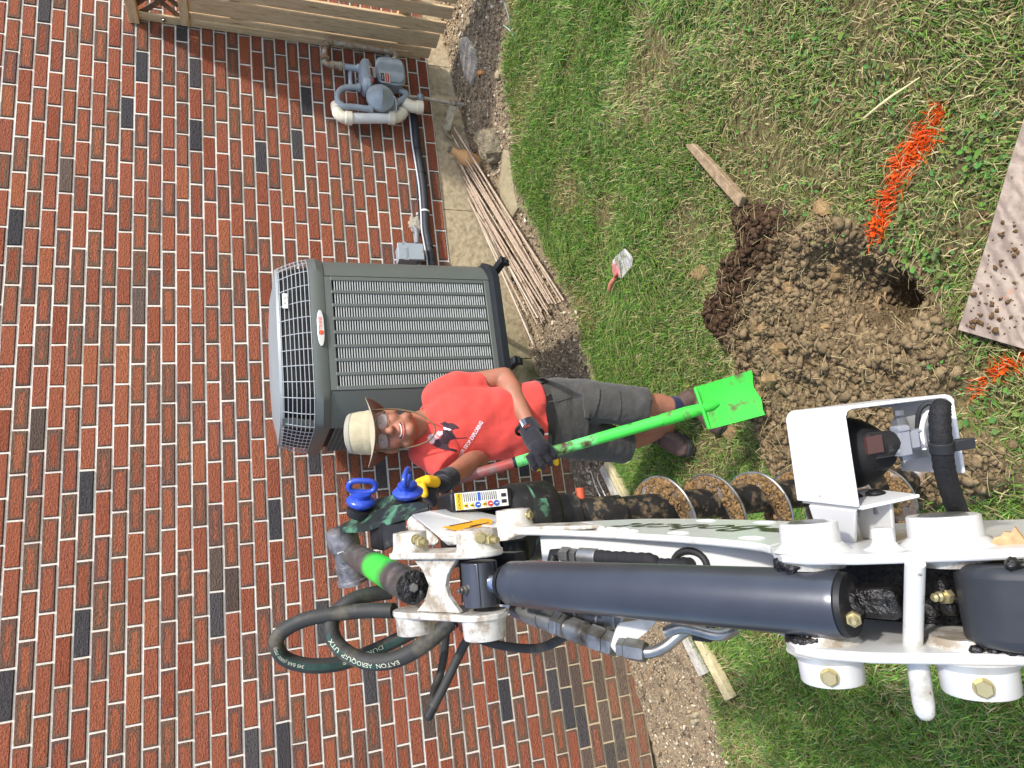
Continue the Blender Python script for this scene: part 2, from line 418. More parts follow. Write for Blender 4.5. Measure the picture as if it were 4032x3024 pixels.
def scatter(n, x0, x1, y0, y1, fld, seed):
    r = np.random.default_rng(seed); X = r.uniform(x0, x1, n); Y = r.uniform(y0, y1, n); kf = gfield(fld, X, Y)
    q = r.random(n) < kf; return X[q], Y[q], r
X, Y, r = scatter(190000, -.5, 1.5, -3.3, -1.4, spl * (1 - .75 * pit), 5)
S = .0016 + .013 * r.random(len(X)) ** 12 + .0030 * r.random(len(X)) ** 1.5
P = np.stack([X, Y, ghgt(X, Y) + S * .35], 1)
dk = gfield(drk, X, Y)[:, None]; vv = (.62 + .7 * r.random((len(X), 1)))
clods('loose_soil', P, S, M_CLOD, (np.array(lin((128, 110, 82))) * (1 - dk) + np.array(lin((80, 62, 46))) * dk) * vv, seed=8)
X, Y, r = scatter(60000, -1.9, 4.0, -1.7, -.02, strip, 6)
S = .002 + .011 * r.random(len(X)) ** 9 + .002 * r.random(len(X))
P = np.stack([X, Y, ghgt(X, Y) + S * .3], 1)
base = np.array([lin((164, 146, 120)), lin((128, 114, 96)), lin((204, 192, 168)), lin((98, 84, 70))])[r.choice(4, len(X), p=[.5, .25, .15, .1])]
clods('gravel_and_grit', P, S, M_CLOD, base * (.8 + .4 * r.random((len(X), 1))), seed=9)
X, Y, r = scatter(5200, .2, 1.4, -3.3, -1.4, np.clip(ptc + .03 * (1 - spl), 0, 1), 16)
S = .003 + .009 * r.random(len(X)) ** 4
clods('scattered_crumbs', np.stack([X, Y, ghgt(X, Y) + S * .6], 1), S, M_CLOD, np.array(lin((120, 96, 66))) * (.75 + .5 * r.random((len(X), 1))), seed=10)
# ------------------------------------------------------------------ grass: blades, straw, clover-like weeds and the sprayed orange line
ORANGE = [[(3415, 960), (3440, 850), (3480, 760), (3520, 640), (3575, 560), (3640, 480), (3700, 405), (3725, 440), (3705, 540), (3640, 640), (3570, 720), (3540, 800), (3500, 890), (3465, 960)],
          [(4032, 1390), (4032, 1440), (3980, 1450), (3930, 1500), (3890, 1530), (3850, 1570), (3820, 1560), (3850, 1500), (3900, 1450), (3960, 1400)]]
def grass(name, n, seed, bare):
    r = np.random.default_rng(seed)
    X = r.uniform(-1.9, 4.0, n); Y = r.uniform(-3.33, -.3, n)
    dens = gfield(inl, X, Y) * (1 - np.clip(gfield(spl, X, Y) * 1.15, 0, 1)) * (1 - .8 * gfield(ptc, X, Y))
    cl = fbm(X * 3.1, Y * 3.1, 4.4, 4)                                  # thick and thin places of the lawn
    x, y, z = pix2(np.stack([X, Y, gz(X, Y)], 1))
    thin = np.clip((1900 - y) / 500, 0, 1) * np.clip((x - 2450) / 500, 0, 1)      # worn lawn on the right
    dens = dens * np.clip(.25 + (cl - .33) * 3.4 - .12 * thin, .12 + .1 * (1 - thin), 1)
    dens = np.where((x < -300) | (x > 4400) | (y < -400) | (y > 3400), dens * .35, dens)
    for p in ORANGE: dens = np.where(inpoly(x, y, p), np.maximum(dens, .95 * gfield(inl, X, Y)), dens)
    q = r.random(n) < dens; X, Y, cl, thin, x, y = X[q], Y[q], cl[q], thin[q], x[q], y[q]; n = len(X)
    Z = ghgt(X, Y) - .004
    lush = np.clip((cl - .36) * 4, 0, 1) * (1 - .6 * thin)
    far = np.clip((2500 - x) / 400, 0, 1)
    H = (.018 + .034 * r.random(n) + .034 * lush * r.random(n)) * (1 - .2 * thin)
    W = .0012 + .0014 * r.random(n)
    th = r.random(n) * 6.283; lean = .25 + 1.15 * r.random(n) ** .8; ph = r.random(n) * 6.283
    ph = np.where(r.random(n) < .4, fbm(X * 2, Y * 2, 6, 2) * 14, ph)
    L = np.stack([np.cos(ph), np.sin(ph)], 1)
    wv = np.stack([-np.sin(ph) * W, np.cos(ph) * W, 0 * W], 1)
    b = np.stack([X, Y, Z], 1)
    mid = b + np.stack([L[:, 0] * H * lean * .35, L[:, 1] * H * lean * .35, H * .62], 1)
    tip = b + np.stack([L[:, 0] * H * lean * 1.05, L[:, 1] * H * lean * 1.05, H * np.clip(1.05 - .35 * lean, .3, 1)], 1)
    v = np.stack([b - wv, b + wv, mid - wv * .8, mid + wv * .8, tip], 1).reshape(-1, 3)
    o = (np.arange(n) * 5)[:, None]
    f4 = np.array([[0, 1, 3, 2]]) + o; f3 = np.array([[2, 3, 4]]) + o
    g1 = np.array(lin((98, 140, 52))); g2 = np.array(lin((140, 178, 78))); g3 = np.array(lin((82, 124, 68))); st = np.array(lin((196, 182, 134))); ol = np.array(lin((154, 152, 96)))
    t = r.random((n, 1)); col = g1 * (1 - t) + g2 * t
    bl = (r.random(n) < .28)[:, None]; col = np.where(bl, g3 * (.8 + .5 * t), col)
    dry = r.random(n) < (.10 + .22 * thin + .38 * np.clip((.46 - cl) * 5, 0, 1)); col = np.where(dry[:, None], st * (.65 + .6 * t), col)
    mid_ = (r.random(n) < .15 + .25 * thin)[:, None] & ~dry[:, None]; col = np.where(mid_, ol * (.7 + .5 * t), col)
    Pn = np.stack([X + (r.random(n) - .5) * .02, Y + (r.random(n) - .5) * .02, Z], 1); xx, yy, _ = pix2(Pn)
    for i, p in enumerate(ORANGE):
        hit = inpoly(xx, yy, p) & (r.random(n) < (.93 if i == 0 else .8)); col = np.where(hit[:, None], np.array(lin((248, 96, 24))) * (.75 + .35 * t), col)
    col = col * (.8 + .4 * r.random((n, 1)))
    me = npmesh(name, v, f4=f4, f3=f3); vcol(me, 'tint', np.repeat(col, 5, 0))
    return tag(link(name, me, M_BLADE), kind='stuff')
k = N('grass_blade'); a = k.n('Attribute', attribute_name='tint'); k.col(a.outputs['Color']); k.set(Roughness=.5); k.b.inputs['Specular IOR Level'].default_value = .25
tr = k.n('BsdfTranslucent'); k.l(a.outputs['Color'], tr.inputs['Color']); mx = k.n('MixShader'); mx.inputs[0].default_value = .3
k.l(k.b.outputs[0], mx.inputs[1]); k.l(tr.outputs[0], mx.inputs[2]); k.l(mx.outputs[0], k.t.nodes['Material Output'].inputs['Surface']); M_BLADE = k.m
tag(grass('grass', 560000, 11, 0), None)
# broad leaved weeds: small pointed leaves in low rosettes
def weeds(name, centres, seed):
    r = np.random.default_rng(seed); vs = []; fs = []; cs = []
    for (c, R_, n, s) in centres:
        for i in range(n):
            a = r.random() * 6.283; d = R_ * math.sqrt(r.random()); p = V(c[0] + d * math.cos(a), c[1] + d * math.sin(a), 0)
            p[2] = ghgt(p[0], p[1])[0] + .008 + .03 * r.random(); t = r.random() * 6.283; L = s * (.6 + .8 * r.random()); w_ = L * (.28 + .12 * r.random())
            u = V(math.cos(t), math.sin(t), .5 * (r.random() - .35)); sd = V(-math.sin(t), math.cos(t), .25 * (r.random() - .5)); o = len(vs)
            vs += [p, p + u * L * .35 + sd * w_, p + u * L * .75 + sd * w_ * .7, p + u * L - V(0, 0, .15 * L), p + u * L * .75 - sd * w_ * .7, p + u * L * .35 - sd * w_, p + u * L * .5 - V(0, 0, .1 * L)]
            fs += [(o, o + 1, o + 6), (o + 1, o + 2, o + 6), (o + 2, o + 3, o + 6), (o + 3, o + 4, o + 6), (o + 4, o + 5, o + 6), (o + 5, o, o + 6)]
            x, y, _ = pix2(p); og = any(inpoly(np.array([x]), np.array([y]), q)[0] for q in ORANGE)
            cs += [np.array(lin((245, 100, 30)) if og else lin((84 + 40 * r.random(), 124 + 30 * r.random(), 60 + 20 * r.random())))] * 7
    me = npmesh(name, vs, f3=fs, smooth=180); vcol(me, 'tint', cs); return tag(link(name, me, M_BLADE), kind='stuff')
WP = [(3030, 330), (3100, 150), (3160, 250), (3240, 290), (3280, 170), (3120, 420), (3440, 270), (3500, 330), (3480, 400), (3560, 440), (3220, 700), (3340, 620), (3560, 600), (3750, 610), (3800, 640), (3850, 690),
      (3950, 560), (3990, 520), (3480, 920), (3540, 960), (3590, 980), (3640, 1030), (3690, 1070), (3560, 870), (3740, 1120), (3520, 1000), (3160, 780), (2930, 500), (3290, 480), (3000, 80), (3200, 60), (3400, 120),
      (3860, 1350), (3880, 1480), (3830, 1470), (3930, 1560), (3960, 1600), (3800, 1580), (3900, 1620), (2980, 640), (2860, 560), (2760, 300), (2820, 220), (2700, 380), (2640, 170), (2920, 120)]
weeds('broad_leaved_weeds', [(gnd(*p), .05 + .05 * rng.random(), int(7 + 9 * rng.random()), .012 + .009 * rng.random()) for p in WP] +
      [(gnd(2400 + 1600 * rng.random(), 50 + 900 * rng.random()), .05, 5, .012) for _ in range(60)], 21)
# loose straw lying on top
def straws(name, n, seed):
    r = np.random.default_rng(seed); mb = MB(); X = r.uniform(-1.2, 3.4, n); Y = r.uniform(-3.2, -.55, n); q = gfield(inl, X, Y) > .5
    vs = []; fs = []; cs = []
    for a, b in zip(X[q], Y[q]):
        t = r.random() * 6.283; L = .02 + .05 * r.random(); d = V(math.cos(t), math.sin(t), .15 * (r.random() - .5)); s = V(-math.sin(t), math.cos(t), 0) * .001
        p = V(a, b, ghgt(a, b)[0] + .012 + .02 * r.random()); o = len(vs); m_ = p + d * L * .5 + V(0, 0, .008 * r.random())
        vs += [p - s, p + s, m_ + s, m_ - s, p + d * L + s * .5, p + d * L - s * .5]; fs += [(o, o + 1, o + 2, o + 3), (o + 3, o + 2, o + 4, o + 5)]
        cs += [np.array(lin((196, 180, 130))) * (.6 + .5 * r.random())] * 6
    me = npmesh(name, vs, f4=fs); vcol(me, 'tint', cs); return tag(link(name, me, M_BLADE), kind='stuff')
straws('dry_straw', 7000, 31)
# ------------------------------------------------------------------ the brick wall
BL = .225; BH = .07404667; BZ0 = 3.19703; BX0 = 3.311238          # brick pitch, course pitch, a bed joint, a head joint
BXX, BYY, BZZ = V(1, 0, 0), V(0, 1, 0), V(0, 0, 1)
def brick_mat(name, dark):
    k = N(name); P = k.n('SeparateXYZ'); k.l(k.pos(), P.inputs[0])
    rw = k.math('DIVIDE', k.math('SUBTRACT', BZ0, P.outputs[2]), BH); row = k.math('FLOOR', rw)
    par = k.math('MODULO', k.math('ADD', row, 40.0), 2.0)
    cx = k.math('ADD', k.math('DIVIDE', k.math('SUBTRACT', BX0, P.outputs[0]), BL), k.math('MULTIPLY', par, .5)); cl = k.math('FLOOR', cx)
    cid = k.n('CombineXYZ'); k.l(row, cid.inputs[0]); k.l(cl, cid.inputs[1])
    wn = k.n('TexWhiteNoise', noise_dimensions='2D'); k.l(cid.outputs[0], wn.inputs['Vector']); sp = k.n('SeparateColor'); k.l(wn.outputs['Color'], sp.inputs[0])
    fu = k.math('FRACT', cx); fv = k.math('FRACT', rw)
    du = k.math('MULTIPLY', k.math('SUBTRACT', .5, k.math('ABSOLUTE', k.math('SUBTRACT', fu, .5))), BL)
    dv = k.math('MULTIPLY', k.math('SUBTRACT', .5, k.math('ABSOLUTE', k.math('SUBTRACT', fv, .5))), BH)
    d = k.math('MINIMUM', k.math('MULTIPLY', du, .8), dv)
    off = k.n('VectorMath', operation='MULTIPLY_ADD'); k.l(wn.outputs['Color'], off.inputs[0]); off.inputs[1].default_value = (7, 7, 7); k.l(k.pos(), off.inputs[2])
    big = k.noise(26, 3, .6, off.outputs[0]); f = k.noise(150, 6, .7, off.outputs[0], (1, 1, 1.7))
    d = k.math('ADD', d, k.math('MULTIPLY', k.math('SUBTRACT', big, .5), .022)); d = k.math('ADD', d, k.math('MULTIPLY', k.math('SUBTRACT', f, .5), .012))
    lim = k.math('MULTIPLY_ADD', sp.outputs[1], .026, -.001)
    edge = k.n('MapRange', interpolation_type='SMOOTHSTEP'); k.l(d, edge.inputs['Value']); k.l(lim, edge.inputs['From Min'])
    k.l(k.math('ADD', lim, .009), edge.inputs['From Max']); edge.inputs['To Min'].default_value = 1.0; edge.inputs['To Max'].default_value = 0.0
    if dark == 0:
        red = k.ramp(sp.outputs[0], [(0, lin((144, 81, 60))), (.25, lin((154, 91, 68))), (.5, lin((160, 95, 70))), (.72, lin((151, 90, 70))), (.9, lin((164, 100, 71))), (1, lin((143, 80, 59)))])
        rim = k.ramp(sp.outputs[2], [(0, lin((98, 82, 72))), (.5, lin((110, 95, 78))), (1, lin((95, 82, 78)))])
        c = k.mix(k.math('MULTIPLY', edge.outputs[0], .8), red, rim)
    else:
        a, b = ((70, 68, 70), (88, 84, 84)) if dark == 1 else ((92, 78, 70), (112, 96, 86))
        c = k.mix(sp.outputs[0], lin(a), lin(b))
    c = k.mix(1.0, c, k.ramp(f, [(.34, (.48,) * 3), (.5, (1, 1, 1)), (.66, (1.32,) * 3)]), 'MULTIPLY')
    dirt = k.n('MapRange'); k.l(P.outputs[2], dirt.inputs['Value']); dirt.inputs['From Min'].default_value = .32; dirt.inputs['From Max'].default_value = -.1
    c = k.mix(k.math('MULTIPLY', k.math('MULTIPLY', dirt.outputs[0], k.ramp(big, [(.35, (.4,) * 3), (.6, (1,) * 3)])), .62), c, lin((140, 122, 98)))
    k.col(c); k.set(Roughness=.9); k.b.inputs['Specular IOR Level'].default_value = .15
    vor = k.n('TexVoronoi', feature='SMOOTH_F1'); mp = k.n('Mapping'); mp.inputs['Scale'].default_value = (70, 70, 130); k.l(off.outputs[0], mp.inputs[0]); k.l(mp.outputs[0], vor.inputs['Vector']); vor.inputs['Scale'].default_value = 1.0
    k.bump(k.math('ADD', f, k.math('MULTIPLY', vor.outputs['Distance'], .7)), 1.0, .012)
    return k.m
M_BRICK = [brick_mat('rustic_red_brick', 0), brick_mat('charcoal_brick', 1), brick_mat('brown_grey_brick', 2)]
k = N('white_mortar'); f = k.noise(60, 6, .65); P = k.n('SeparateXYZ'); k.l(k.pos(), P.inputs[0])
mr = k.n('MapRange'); k.l(P.outputs[2], mr.inputs['Value']); mr.inputs['From Min'].default_value = .75; mr.inputs['From Max'].default_value = .25
c = k.ramp(f, [(.3, lin((196, 188, 176))), (.6, lin((222, 215, 204)))]); c = k.mix(mr.outputs[0], c, lin((186, 168, 134))); k.col(c); k.set(Roughness=.95); k.bump(f, .5, .004); M_MORTAR = k.m
wall = thing('brick_wall', 'red rustic brick house wall with charcoal bricks and white mortar joints', 'wall', (0.7, 0, gz(.7, 0)))
Q = [(172, 48, 1), (558, 259, 1), (500, 449, 1), (769, 277, 1), (770, 518, 1), (1034, 621, 1), (714, 139, 1), (63, 886, 1), (256, 705, 2), (550, 1205, 2), (148, 1693, 2), (341, 1934, 1), (1079, 1988, 1), (321, 2488, 1), (855, 2426, 1), (855, 2253, 2),
     (920, 2315, 2), (25, 2735, 1), (1080, 2062, 1), (994, 2944, 1), (1096, 2926, 1), (1208, 398, 1), (1169, 560, 1), (1500, 226, 1), (1239, 1787, 1), (1504, 1830, 1), (1270, 2385, 1), (1270, 2473, 1), (1455, 2702, 1), (1117, 2935, 1), (1983, 2761, 1),
     (1680, 2870, 2), (1959, 2488, 1), (2016, 2550, 2), (2243, 2822, 1), (2298, 2876, 1), (2446, 2706, 2), (2446, 2930, 1), (2406, 2990, 1), (2070, 1830, 1), (2165, 1895, 1), (2145, 2570, 2), (2210, 2650, 2), (2200, 2740, 1), (2270, 2690, 2), (2350, 2640, 2), (2380, 2760, 2), (2330, 2960, 2)]
kinds = {}
for x, y, kd in Q:
    p = onY(x, y, 0); row = math.floor((BZ0 - p[2]) / BH); kinds[(row, math.floor((BX0 - p[0]) / BL + .5 * (row % 2)))] = kd
XR, XL = 5.2, -2.6; STEPX = .74
fz = {}
br = []
for row in range(-7, 47):
    z = BZ0 - (row + .5) * BH
    for i in range(-10, 30):
        xr = BX0 - (i - .5 * (row % 2)) * BL; xl = xr - BL; xc = (xl + xr) / 2
        if xr > XR or xl < XL: continue
        low = 33 if xc > STEPX else 45
        if row >= low or z + BH < gz(xc, 0) - .05: continue
        br.append((row, i, xc, z))
def area(b):
    row, i, xc, z = b
    c = [pix2(V(xc + sx * BL / 2, -.01, z + sz * BH / 2)) for sx, sz in ((-1, -1), (1, -1), (1, 1), (-1, 1))]
    x = [q[0] for q in c]; y = [q[1] for q in c]; mx, my = np.mean(x), np.mean(y)
    if not (-15 < mx < 4040 and -15 < my < 3040): return -1
    hid = any(inpoly(np.array([mx]), np.array([my]), p)[0] for p in HID)
    a = .5 * abs(sum(x[j] * y[(j + 1) % 4] - x[(j + 1) % 4] * y[j] for j in range(4)))
    return a * (.05 if hid else 1)
HID = [[(1060, 1080), (1300, 1040), (2000, 1060), (2000, 1460), (1900, 1620), (1420, 1700), (1280, 1730), (1160, 1700), (1080, 1600)], [(1340, 1640), (1440, 1430), (1560, 1580), (1900, 1440), (2300, 1500), (2300, 1830), (1760, 1850), (1480, 1830), (1440, 1780)],
       [(1640, 1960), (2200, 1900), (2600, 1960), (2600, 2480), (1980, 2480), (1540, 2460), (1420, 2310), (1330, 2260), (1340, 2050)], [(530, 80), (1000, 160), (1720, 250), (1870, 0), (560, 0)]]
order = sorted(br, key=area, reverse=True); big = set((b[0], b[1]) for b in order[:300])
def brick_shape(seed):
    r = np.random.default_rng(seed); mb = MB(); h = .005; L2, H2 = (BL - .0098) / 2, (BH - .0098) / 2
    j = lambda: r.uniform(-.0012, .0012)
    A = [V(-L2 + j(), -h * .2, -H2 + j()), V(L2 + j(), -h * .2, -H2 + j()), V(L2 + j(), -h * .2, H2 + j()), V(-L2 + j(), -h * .2, H2 + j())]
    B = [a * V(1 - .004 / L2, 0, 1 - .004 / H2) + V(0, -.0068 + j(), 0) for a in A]; Cc = [a * V(1, 0, 1) + V(0, .02, 0) for a in A]
    mb.add(Cc + A + B, [(0, 1, 5, 4), (1, 2, 6, 5), (2, 3, 7, 6), (3, 0, 4, 7), (4, 5, 9, 8), (5, 6, 10, 9), (6, 7, 11, 10), (7, 4, 8, 11), (8, 9, 10, 11)]); return mb
SH = [brick_shape(s) for s in range(5)]
BM = {}
for s in range(5):
    for kd in range(3):
        me_ = SH[s].mesh('brick', smooth=0); recalc(me_); me_.materials.append(M_BRICK[kd]); BM[(s, kd)] = me_
rest = MB(); wl = wloc(wall)
for b in br:
    row, i, xc, z = b; s = (row * 7 + i * 13) % 5; kd = kinds.get((row, i), 0); jit = V(0, ((row * 31 + i * 17) % 7 - 3) * .0007, 0)
    c = V(xc, 0, z) + jit
    if (row, i) in big: link('brick', BM[(s, kd)], None, wall, c - wl)
    else: rest.cur = kd; rest.add([np.asarray(q) + c for q in SH[s].v], SH[s].f)
o = rest.build('brick_courses', M_BRICK, wall, smooth=0); o['kind'] = 'stuff'
mb = MB()
zt = BZ0 + 7 * BH
mb.box(((STEPX + XR) / 2, .06, (zt + BZ0 - 33 * BH) / 2), (XR - STEPX, .12, zt - (BZ0 - 33 * BH)))
mb.box(((XL + STEPX) / 2 - .001, .0605, (zt + BZ0 - 45.1 * BH) / 2), (STEPX - XL, .119, zt - (BZ0 - 45.1 * BH)))
mb.build('mortar', M_MORTAR, wall, smooth=0)
k = N('old_concrete'); f = k.noise(30, 8, .6); g = k.noise(7, 4); v = k.n('TexVoronoi'); k.l(k.pos(), v.inputs['Vector']); v.inputs['Scale'].default_value = 38
c = k.ramp(f, [(.3, lin((138, 124, 98))), (.6, lin((176, 160, 130)))]); c = k.mix(k.ramp(v.outputs['Distance'], [(.03, (.55,) * 3), (.09, (0,) * 3)]), c, lin((84, 74, 58)))
P = k.n('SeparateXYZ'); k.l(k.pos(), P.inputs[0]); mr = k.n('MapRange'); k.l(P.outputs[0], mr.inputs['Value']); mr.inputs['From Min'].default_value = 1.75; mr.inputs['From Max'].default_value = 1.2
c = k.mix(k.math('MULTIPLY', mr.outputs[0], k.ramp(g, [(.3, (.3,) * 3), (.65, (1,) * 3)])), c, lin((82, 82, 48))); k.col(c); k.set(Roughness=.92); k.bump(k.math('ADD', f, k.math('MULTIPLY', v.outputs['Distance'], .6)), .5, .008); M_CONC = k.m
mb = MB(); zf = BZ0 - 33 * BH
xs = [STEPX + .002, 2.35, 2.9, 3.6, XR]; xs = [STEPX + .002, 1.28, 2.353, 3.52, XR]
for a, b in zip(xs[:-1], xs[1:]): mb.box(((a + b) / 2, .088, zf / 2 - .2), (b - a - .004, .16, zf + .4 - .004))
mb.build('foundation', M_CONC, wall, bevel=.004)
# smear of mortar left round the pipe hole
def blobplate(name, x, y, rx, rz, th, mat, parent, seed, Y=-.006):
    c = onY(x, y, Y); r = np.random.default_rng(seed); n = 26; mb = MB(); a = [r.uniform(.72, 1.12) for _ in range(n)]
    ring = lambda s, yy: [c + V(math.cos(t) * rx * s * q, yy, math.sin(t) * rz * s * q) for t, q in zip(np.linspace(0, 6.283, n, endpoint=False), a)]
    mb.rings([ring(1, .004), ring(.93, -th * .7), ring(.55, -th), ring(.08, -th * 1.15)]); return mb.build(name, mat, parent, smooth=60)
M_SMEAR = simple('smeared_mortar', (168, 158, 140), .95, var=.25, scale=60, bump=.8, bscale=80, bd=.01)
blobplate('mortar_patch', 1635, 885, .07, .055, .014, M_SMEAR, wall, 3)
# ------------------------------------------------------------------ the wooden gate standing out from the wall
def wood(name, base, dark, light, ax=(1, 1, 1), scale=9, rough=.8, grey=None):
    k = N(name); f = k.noise(scale, 6, .6, stretch=ax, dist=.6); g = k.noise(scale * 6, 5, .6, stretch=ax); kn = k.n('TexVoronoi'); mp = k.n('Mapping'); mp.inputs['Scale'].default_value = tuple(a * .55 for a in ax); k.l(k.pos(), mp.inputs[0]); k.l(mp.outputs[0], kn.inputs['Vector']); kn.inputs['Scale'].default_value = 6
    c = k.ramp(f, [(.25, lin(dark)), (.5, lin(base)), (.75, lin(light))]); c = k.mix(k.ramp(g, [(.45, (.35,) * 3), (.6, (0,) * 3)]), c, lin(dark)); c = k.mix(k.ramp(kn.outputs['Distance'], [(.05, (.85,) * 3), (.12, (0,) * 3)]), c, tuple(v * .45 for v in lin(dark)))
    if grey: c = k.mix(k.ramp(k.noise(5, 4), [(.4, (0,) * 3), (.65, (.8,) * 3)]), c, lin(grey))
    k.col(c); k.set(Roughness=rough); k.bump(g, .4, .003); return k.m
M_WOODZ = wood('weathered_pine_upright', (214, 188, 146), (172, 144, 106), (230, 208, 168), (7, 7, .8))
M_WOODY = wood('weathered_pine_rail', (218, 190, 146), (176, 146, 106), (232, 208, 166), (7, .8, 7))
M_WOODL = wood('dark_lattice_strip', (112, 90, 72), (80, 62, 50), (140, 114, 92), (4, 4, 4))
FX = 3.55
gate = thing('wooden_gate', 'weathered pine board gate with a lattice top, standing out from the brick wall', 'gate', (FX, -.6, gz(FX, -.6)))
def fp(x, y): return onX(x, y, FX)
zb0, zt0, zl = .72, 2.30, 2.58
edges = [-.03, -.132, -.272, -.405, -.538, -.672, -.806, -.94, -1.074, -1.208, -1.342, -1.476]
for i in range(11):
    y1, y0 = edges[i] - .005, edges[i + 1] + (.034 if i > 1 else .008)
    lowz = zb0 - .012 * i + (.0 if i else .03) + .006 * ((i * 5) % 3 - 1)
    mb = MB(); mb.box((FX + .002 * ((i * 3) % 3 - 1), (y0 + y1) / 2, (lowz + zt0) / 2), (.02, y1 - y0, zt0 - lowz)); mb.build('board', M_WOODZ, gate, bevel=.003)
MB().box((FX + .012, -.012, (.80 + zl) / 2), (.036, .034, zl - .80)).build('post', M_WOODZ, gate, bevel=.004)
MB().box((FX - .014, -.055, (.84 + 2.6) / 2 + .02), (.014, .05, 1.70)).build('trim_strip', M_WOODZ, gate, bevel=.003)
MB().box((FX - .016, -.76, zt0 + .02), (.03, 1.46, .055)).build('rail', M_WOODY, gate, bevel=.004)
MB().box((FX - .012, -.76, zl + .03), (.07, 1.5, .06)).build('top_rail', M_WOODY, gate, bevel=.004)
for z in (.98, 2.05): MB().box((FX + .035, -.76, z), (.04, 1.44, .085)).build('brace', M_WOODY, gate, bevel=.004)
for sgn in (1, -1):
    for j in range(17):
        y0 = -.05 - j * .085 + (0 if sgn > 0 else .02); z0 = zt0 + .05; L = .27
        a = V(FX + .012 + .008 * sgn, y0, z0 if sgn > 0 else z0 + L * .9); b = V(FX + .012 + .008 * sgn, y0 - L * .9, z0 + L * .9 if sgn > 0 else z0)
        if b[1] < -1.5: continue
        mb = MB(); mb.bar(a, b, .034, .007, up=(1, 0, 0)); mb.build('lattice_strip', M_WOODL, gate, bevel=.001)
M_BOLT = simple('zinc_bolt', (128, 128, 124), .35, .8)
mb = MB(); mb.hexn(V(FX - .03, -.06, 2.44), V(-1, 0, 0), .012, .012); mb.build('bolt', M_BOLT, gate)
# ------------------------------------------------------------------ the condenser on its wall bracket
M_ACB = simple('grey_painted_steel', (90, 95, 91), .42, .1, var=.05, scale=6, spec=.45)
M_ACT = simple('light_grey_lid', (136, 144, 146), .4, 0, var=.04, scale=5, spec=.45)
M_SLAT = simple('pale_louver_edge', (200, 205, 204), .38, .3, var=.05, scale=20)
M_BLACK = simple('black_inside_and_plastic', (24, 25, 27), .6, 0, var=.2)  # black colour for shaded hollows, and for plain plastic ties
M_BASE = simple('black_base_pan', (34, 37, 42), .55, 0, var=.15)
M_WIRE = simple('grey_guard_wire', (178, 182, 184), .4, .2, var=.05)
M_PLATE = simple('silver_badge', (205, 205, 204), .3, .35, var=.03)
M_ORED = simple('orange_red_print', (214, 84, 52), .5, var=.05)
YF = -1.0; X0, X1 = .682, 1.505; YB = -.17; ch = .135
ac = thing('air_conditioner', 'grey louvered outdoor air conditioning unit behind the man, held off the brick wall', 'air conditioner', ((X0 + X1) / 2, (YF + YB) / 2, .80))
def oct_(ins, n=5, cc=ch):                                 # footprint with rounded cut corners
    x0, x1, y0, y1 = X0 + ins, X1 - ins, YF + ins, YB - ins; c = cc; P = []
    for (cx, cy, ux, uy) in ((x0, y0, 1, 1), (x1, y0, -1, 1), (x1, y1, -1, -1), (x0, y1, 1, -1)):
        A = V(cx, cy + uy * c, 0); B = V(cx + ux * c, cy, 0)
        if (ux * uy) < 0: A, B = B, A
        d = nrm(B - A); p = nrm(V(cx, cy, 0) - (A + B) / 2); L = np.linalg.norm(B - A)
        for t in np.linspace(0, 1, n): P.append(A + d * L * t + p * .018 * math.sin(math.pi * t))
    return P
def shell(mb, lv, cap=True): mb.rings([[p + V(0, 0, z) for p in oct_(i)] for z, i in lv], cap)
zb, z0, z1, z2, z3, z4 = .818, .872, 1.672, 1.735, 1.868, 1.903
mb = MB(); shell(mb, [(zb, -.012), (z0 - .02, -.016), (z0 - .016, -.004), (z0, -.002)]); mb.build('base_pan', M_BASE, ac, smooth=30)
mb = MB(); shell(mb, [(z0, .03), (z2, .022), (z3, .040)]); mb.build('dark_interior', M_BLACK, ac, smooth=30)  # solid black box stands in for the shade inside the unit
mb = MB(); shell(mb, [(z1 - .004, .004), (z1, -.004), (z1 + .03, -.012), (z2, -.006), (z2 + .003, .02), (z1 - .004, .03)], False); mb.build('cap_ring', M_ACB, ac, smooth=30)
mb = MB(); shell(mb, [(z3 - .008, .045), (z3, .03), (z3 + .012, .035), (z4 - .02, .075), (z4, .15), (z4 + .006, .25)]); mb.build('lid', M_ACT, ac, smooth=40)
pl_ = oct_(0); xs0 = X0 + ch + .004; xs1 = X1 - ch - .004
for A, B in ((pl_[0], pl_[4]),): pass
mb = MB()
for k0 in (0, 5):                                          # solid rounded corner panels, left front and right front
    mb = MB()
    for z_a, z_b in ((z0, z1),): mb.rings([[p + V(0, 0, z) for p in pl_[k0:k0 + 5]] + [V((X0 + X1) / 2 * .12 + p[0] * .88, p[1] * .88 + YF * .06, z) for p in pl_[k0:k0 + 5]][::-1] for z in (z_a, z_b)])
    mb.build('corner_panel', M_ACB, ac, smooth=30)
mb = MB(); W_ = xs1 - xs0; nc = 8
mb.box((xs0 + W_ / 2, YF + .004, z1 - .018), (W_, .012, .036)); mb.box((xs0 + W_ / 2, YF + .004, z0 + .014), (W_, .012, .028))
cw = (W_ - .02) / nc
for i in range(nc + 1): mb.box((xs0 + .01 + cw * i, YF + .0035, (z0 + z1) / 2), (.02 if i in (0, nc) else .016, .013, z1 - z0 - .06))
mb.build('front_frame', M_ACB, ac, bevel=.003)
ns = 62
for i in range(nc):
    mb = MB(); xa = xs0 + .01 + cw * i + .007
    for j in range(ns):
        z = z0 + .032 + (z1 - z0 - .073) * (j + .5) / ns
        mb.box((xa + (cw - .014) / 2, YF + .0045, z), (cw - .014, .006, .0036), [V(1, 0, 0), nrm(V(0, 1, .2)), nrm(V(0, -.2, 1))])
    mb.build('louver_column', M_SLAT, ac, smooth=0)
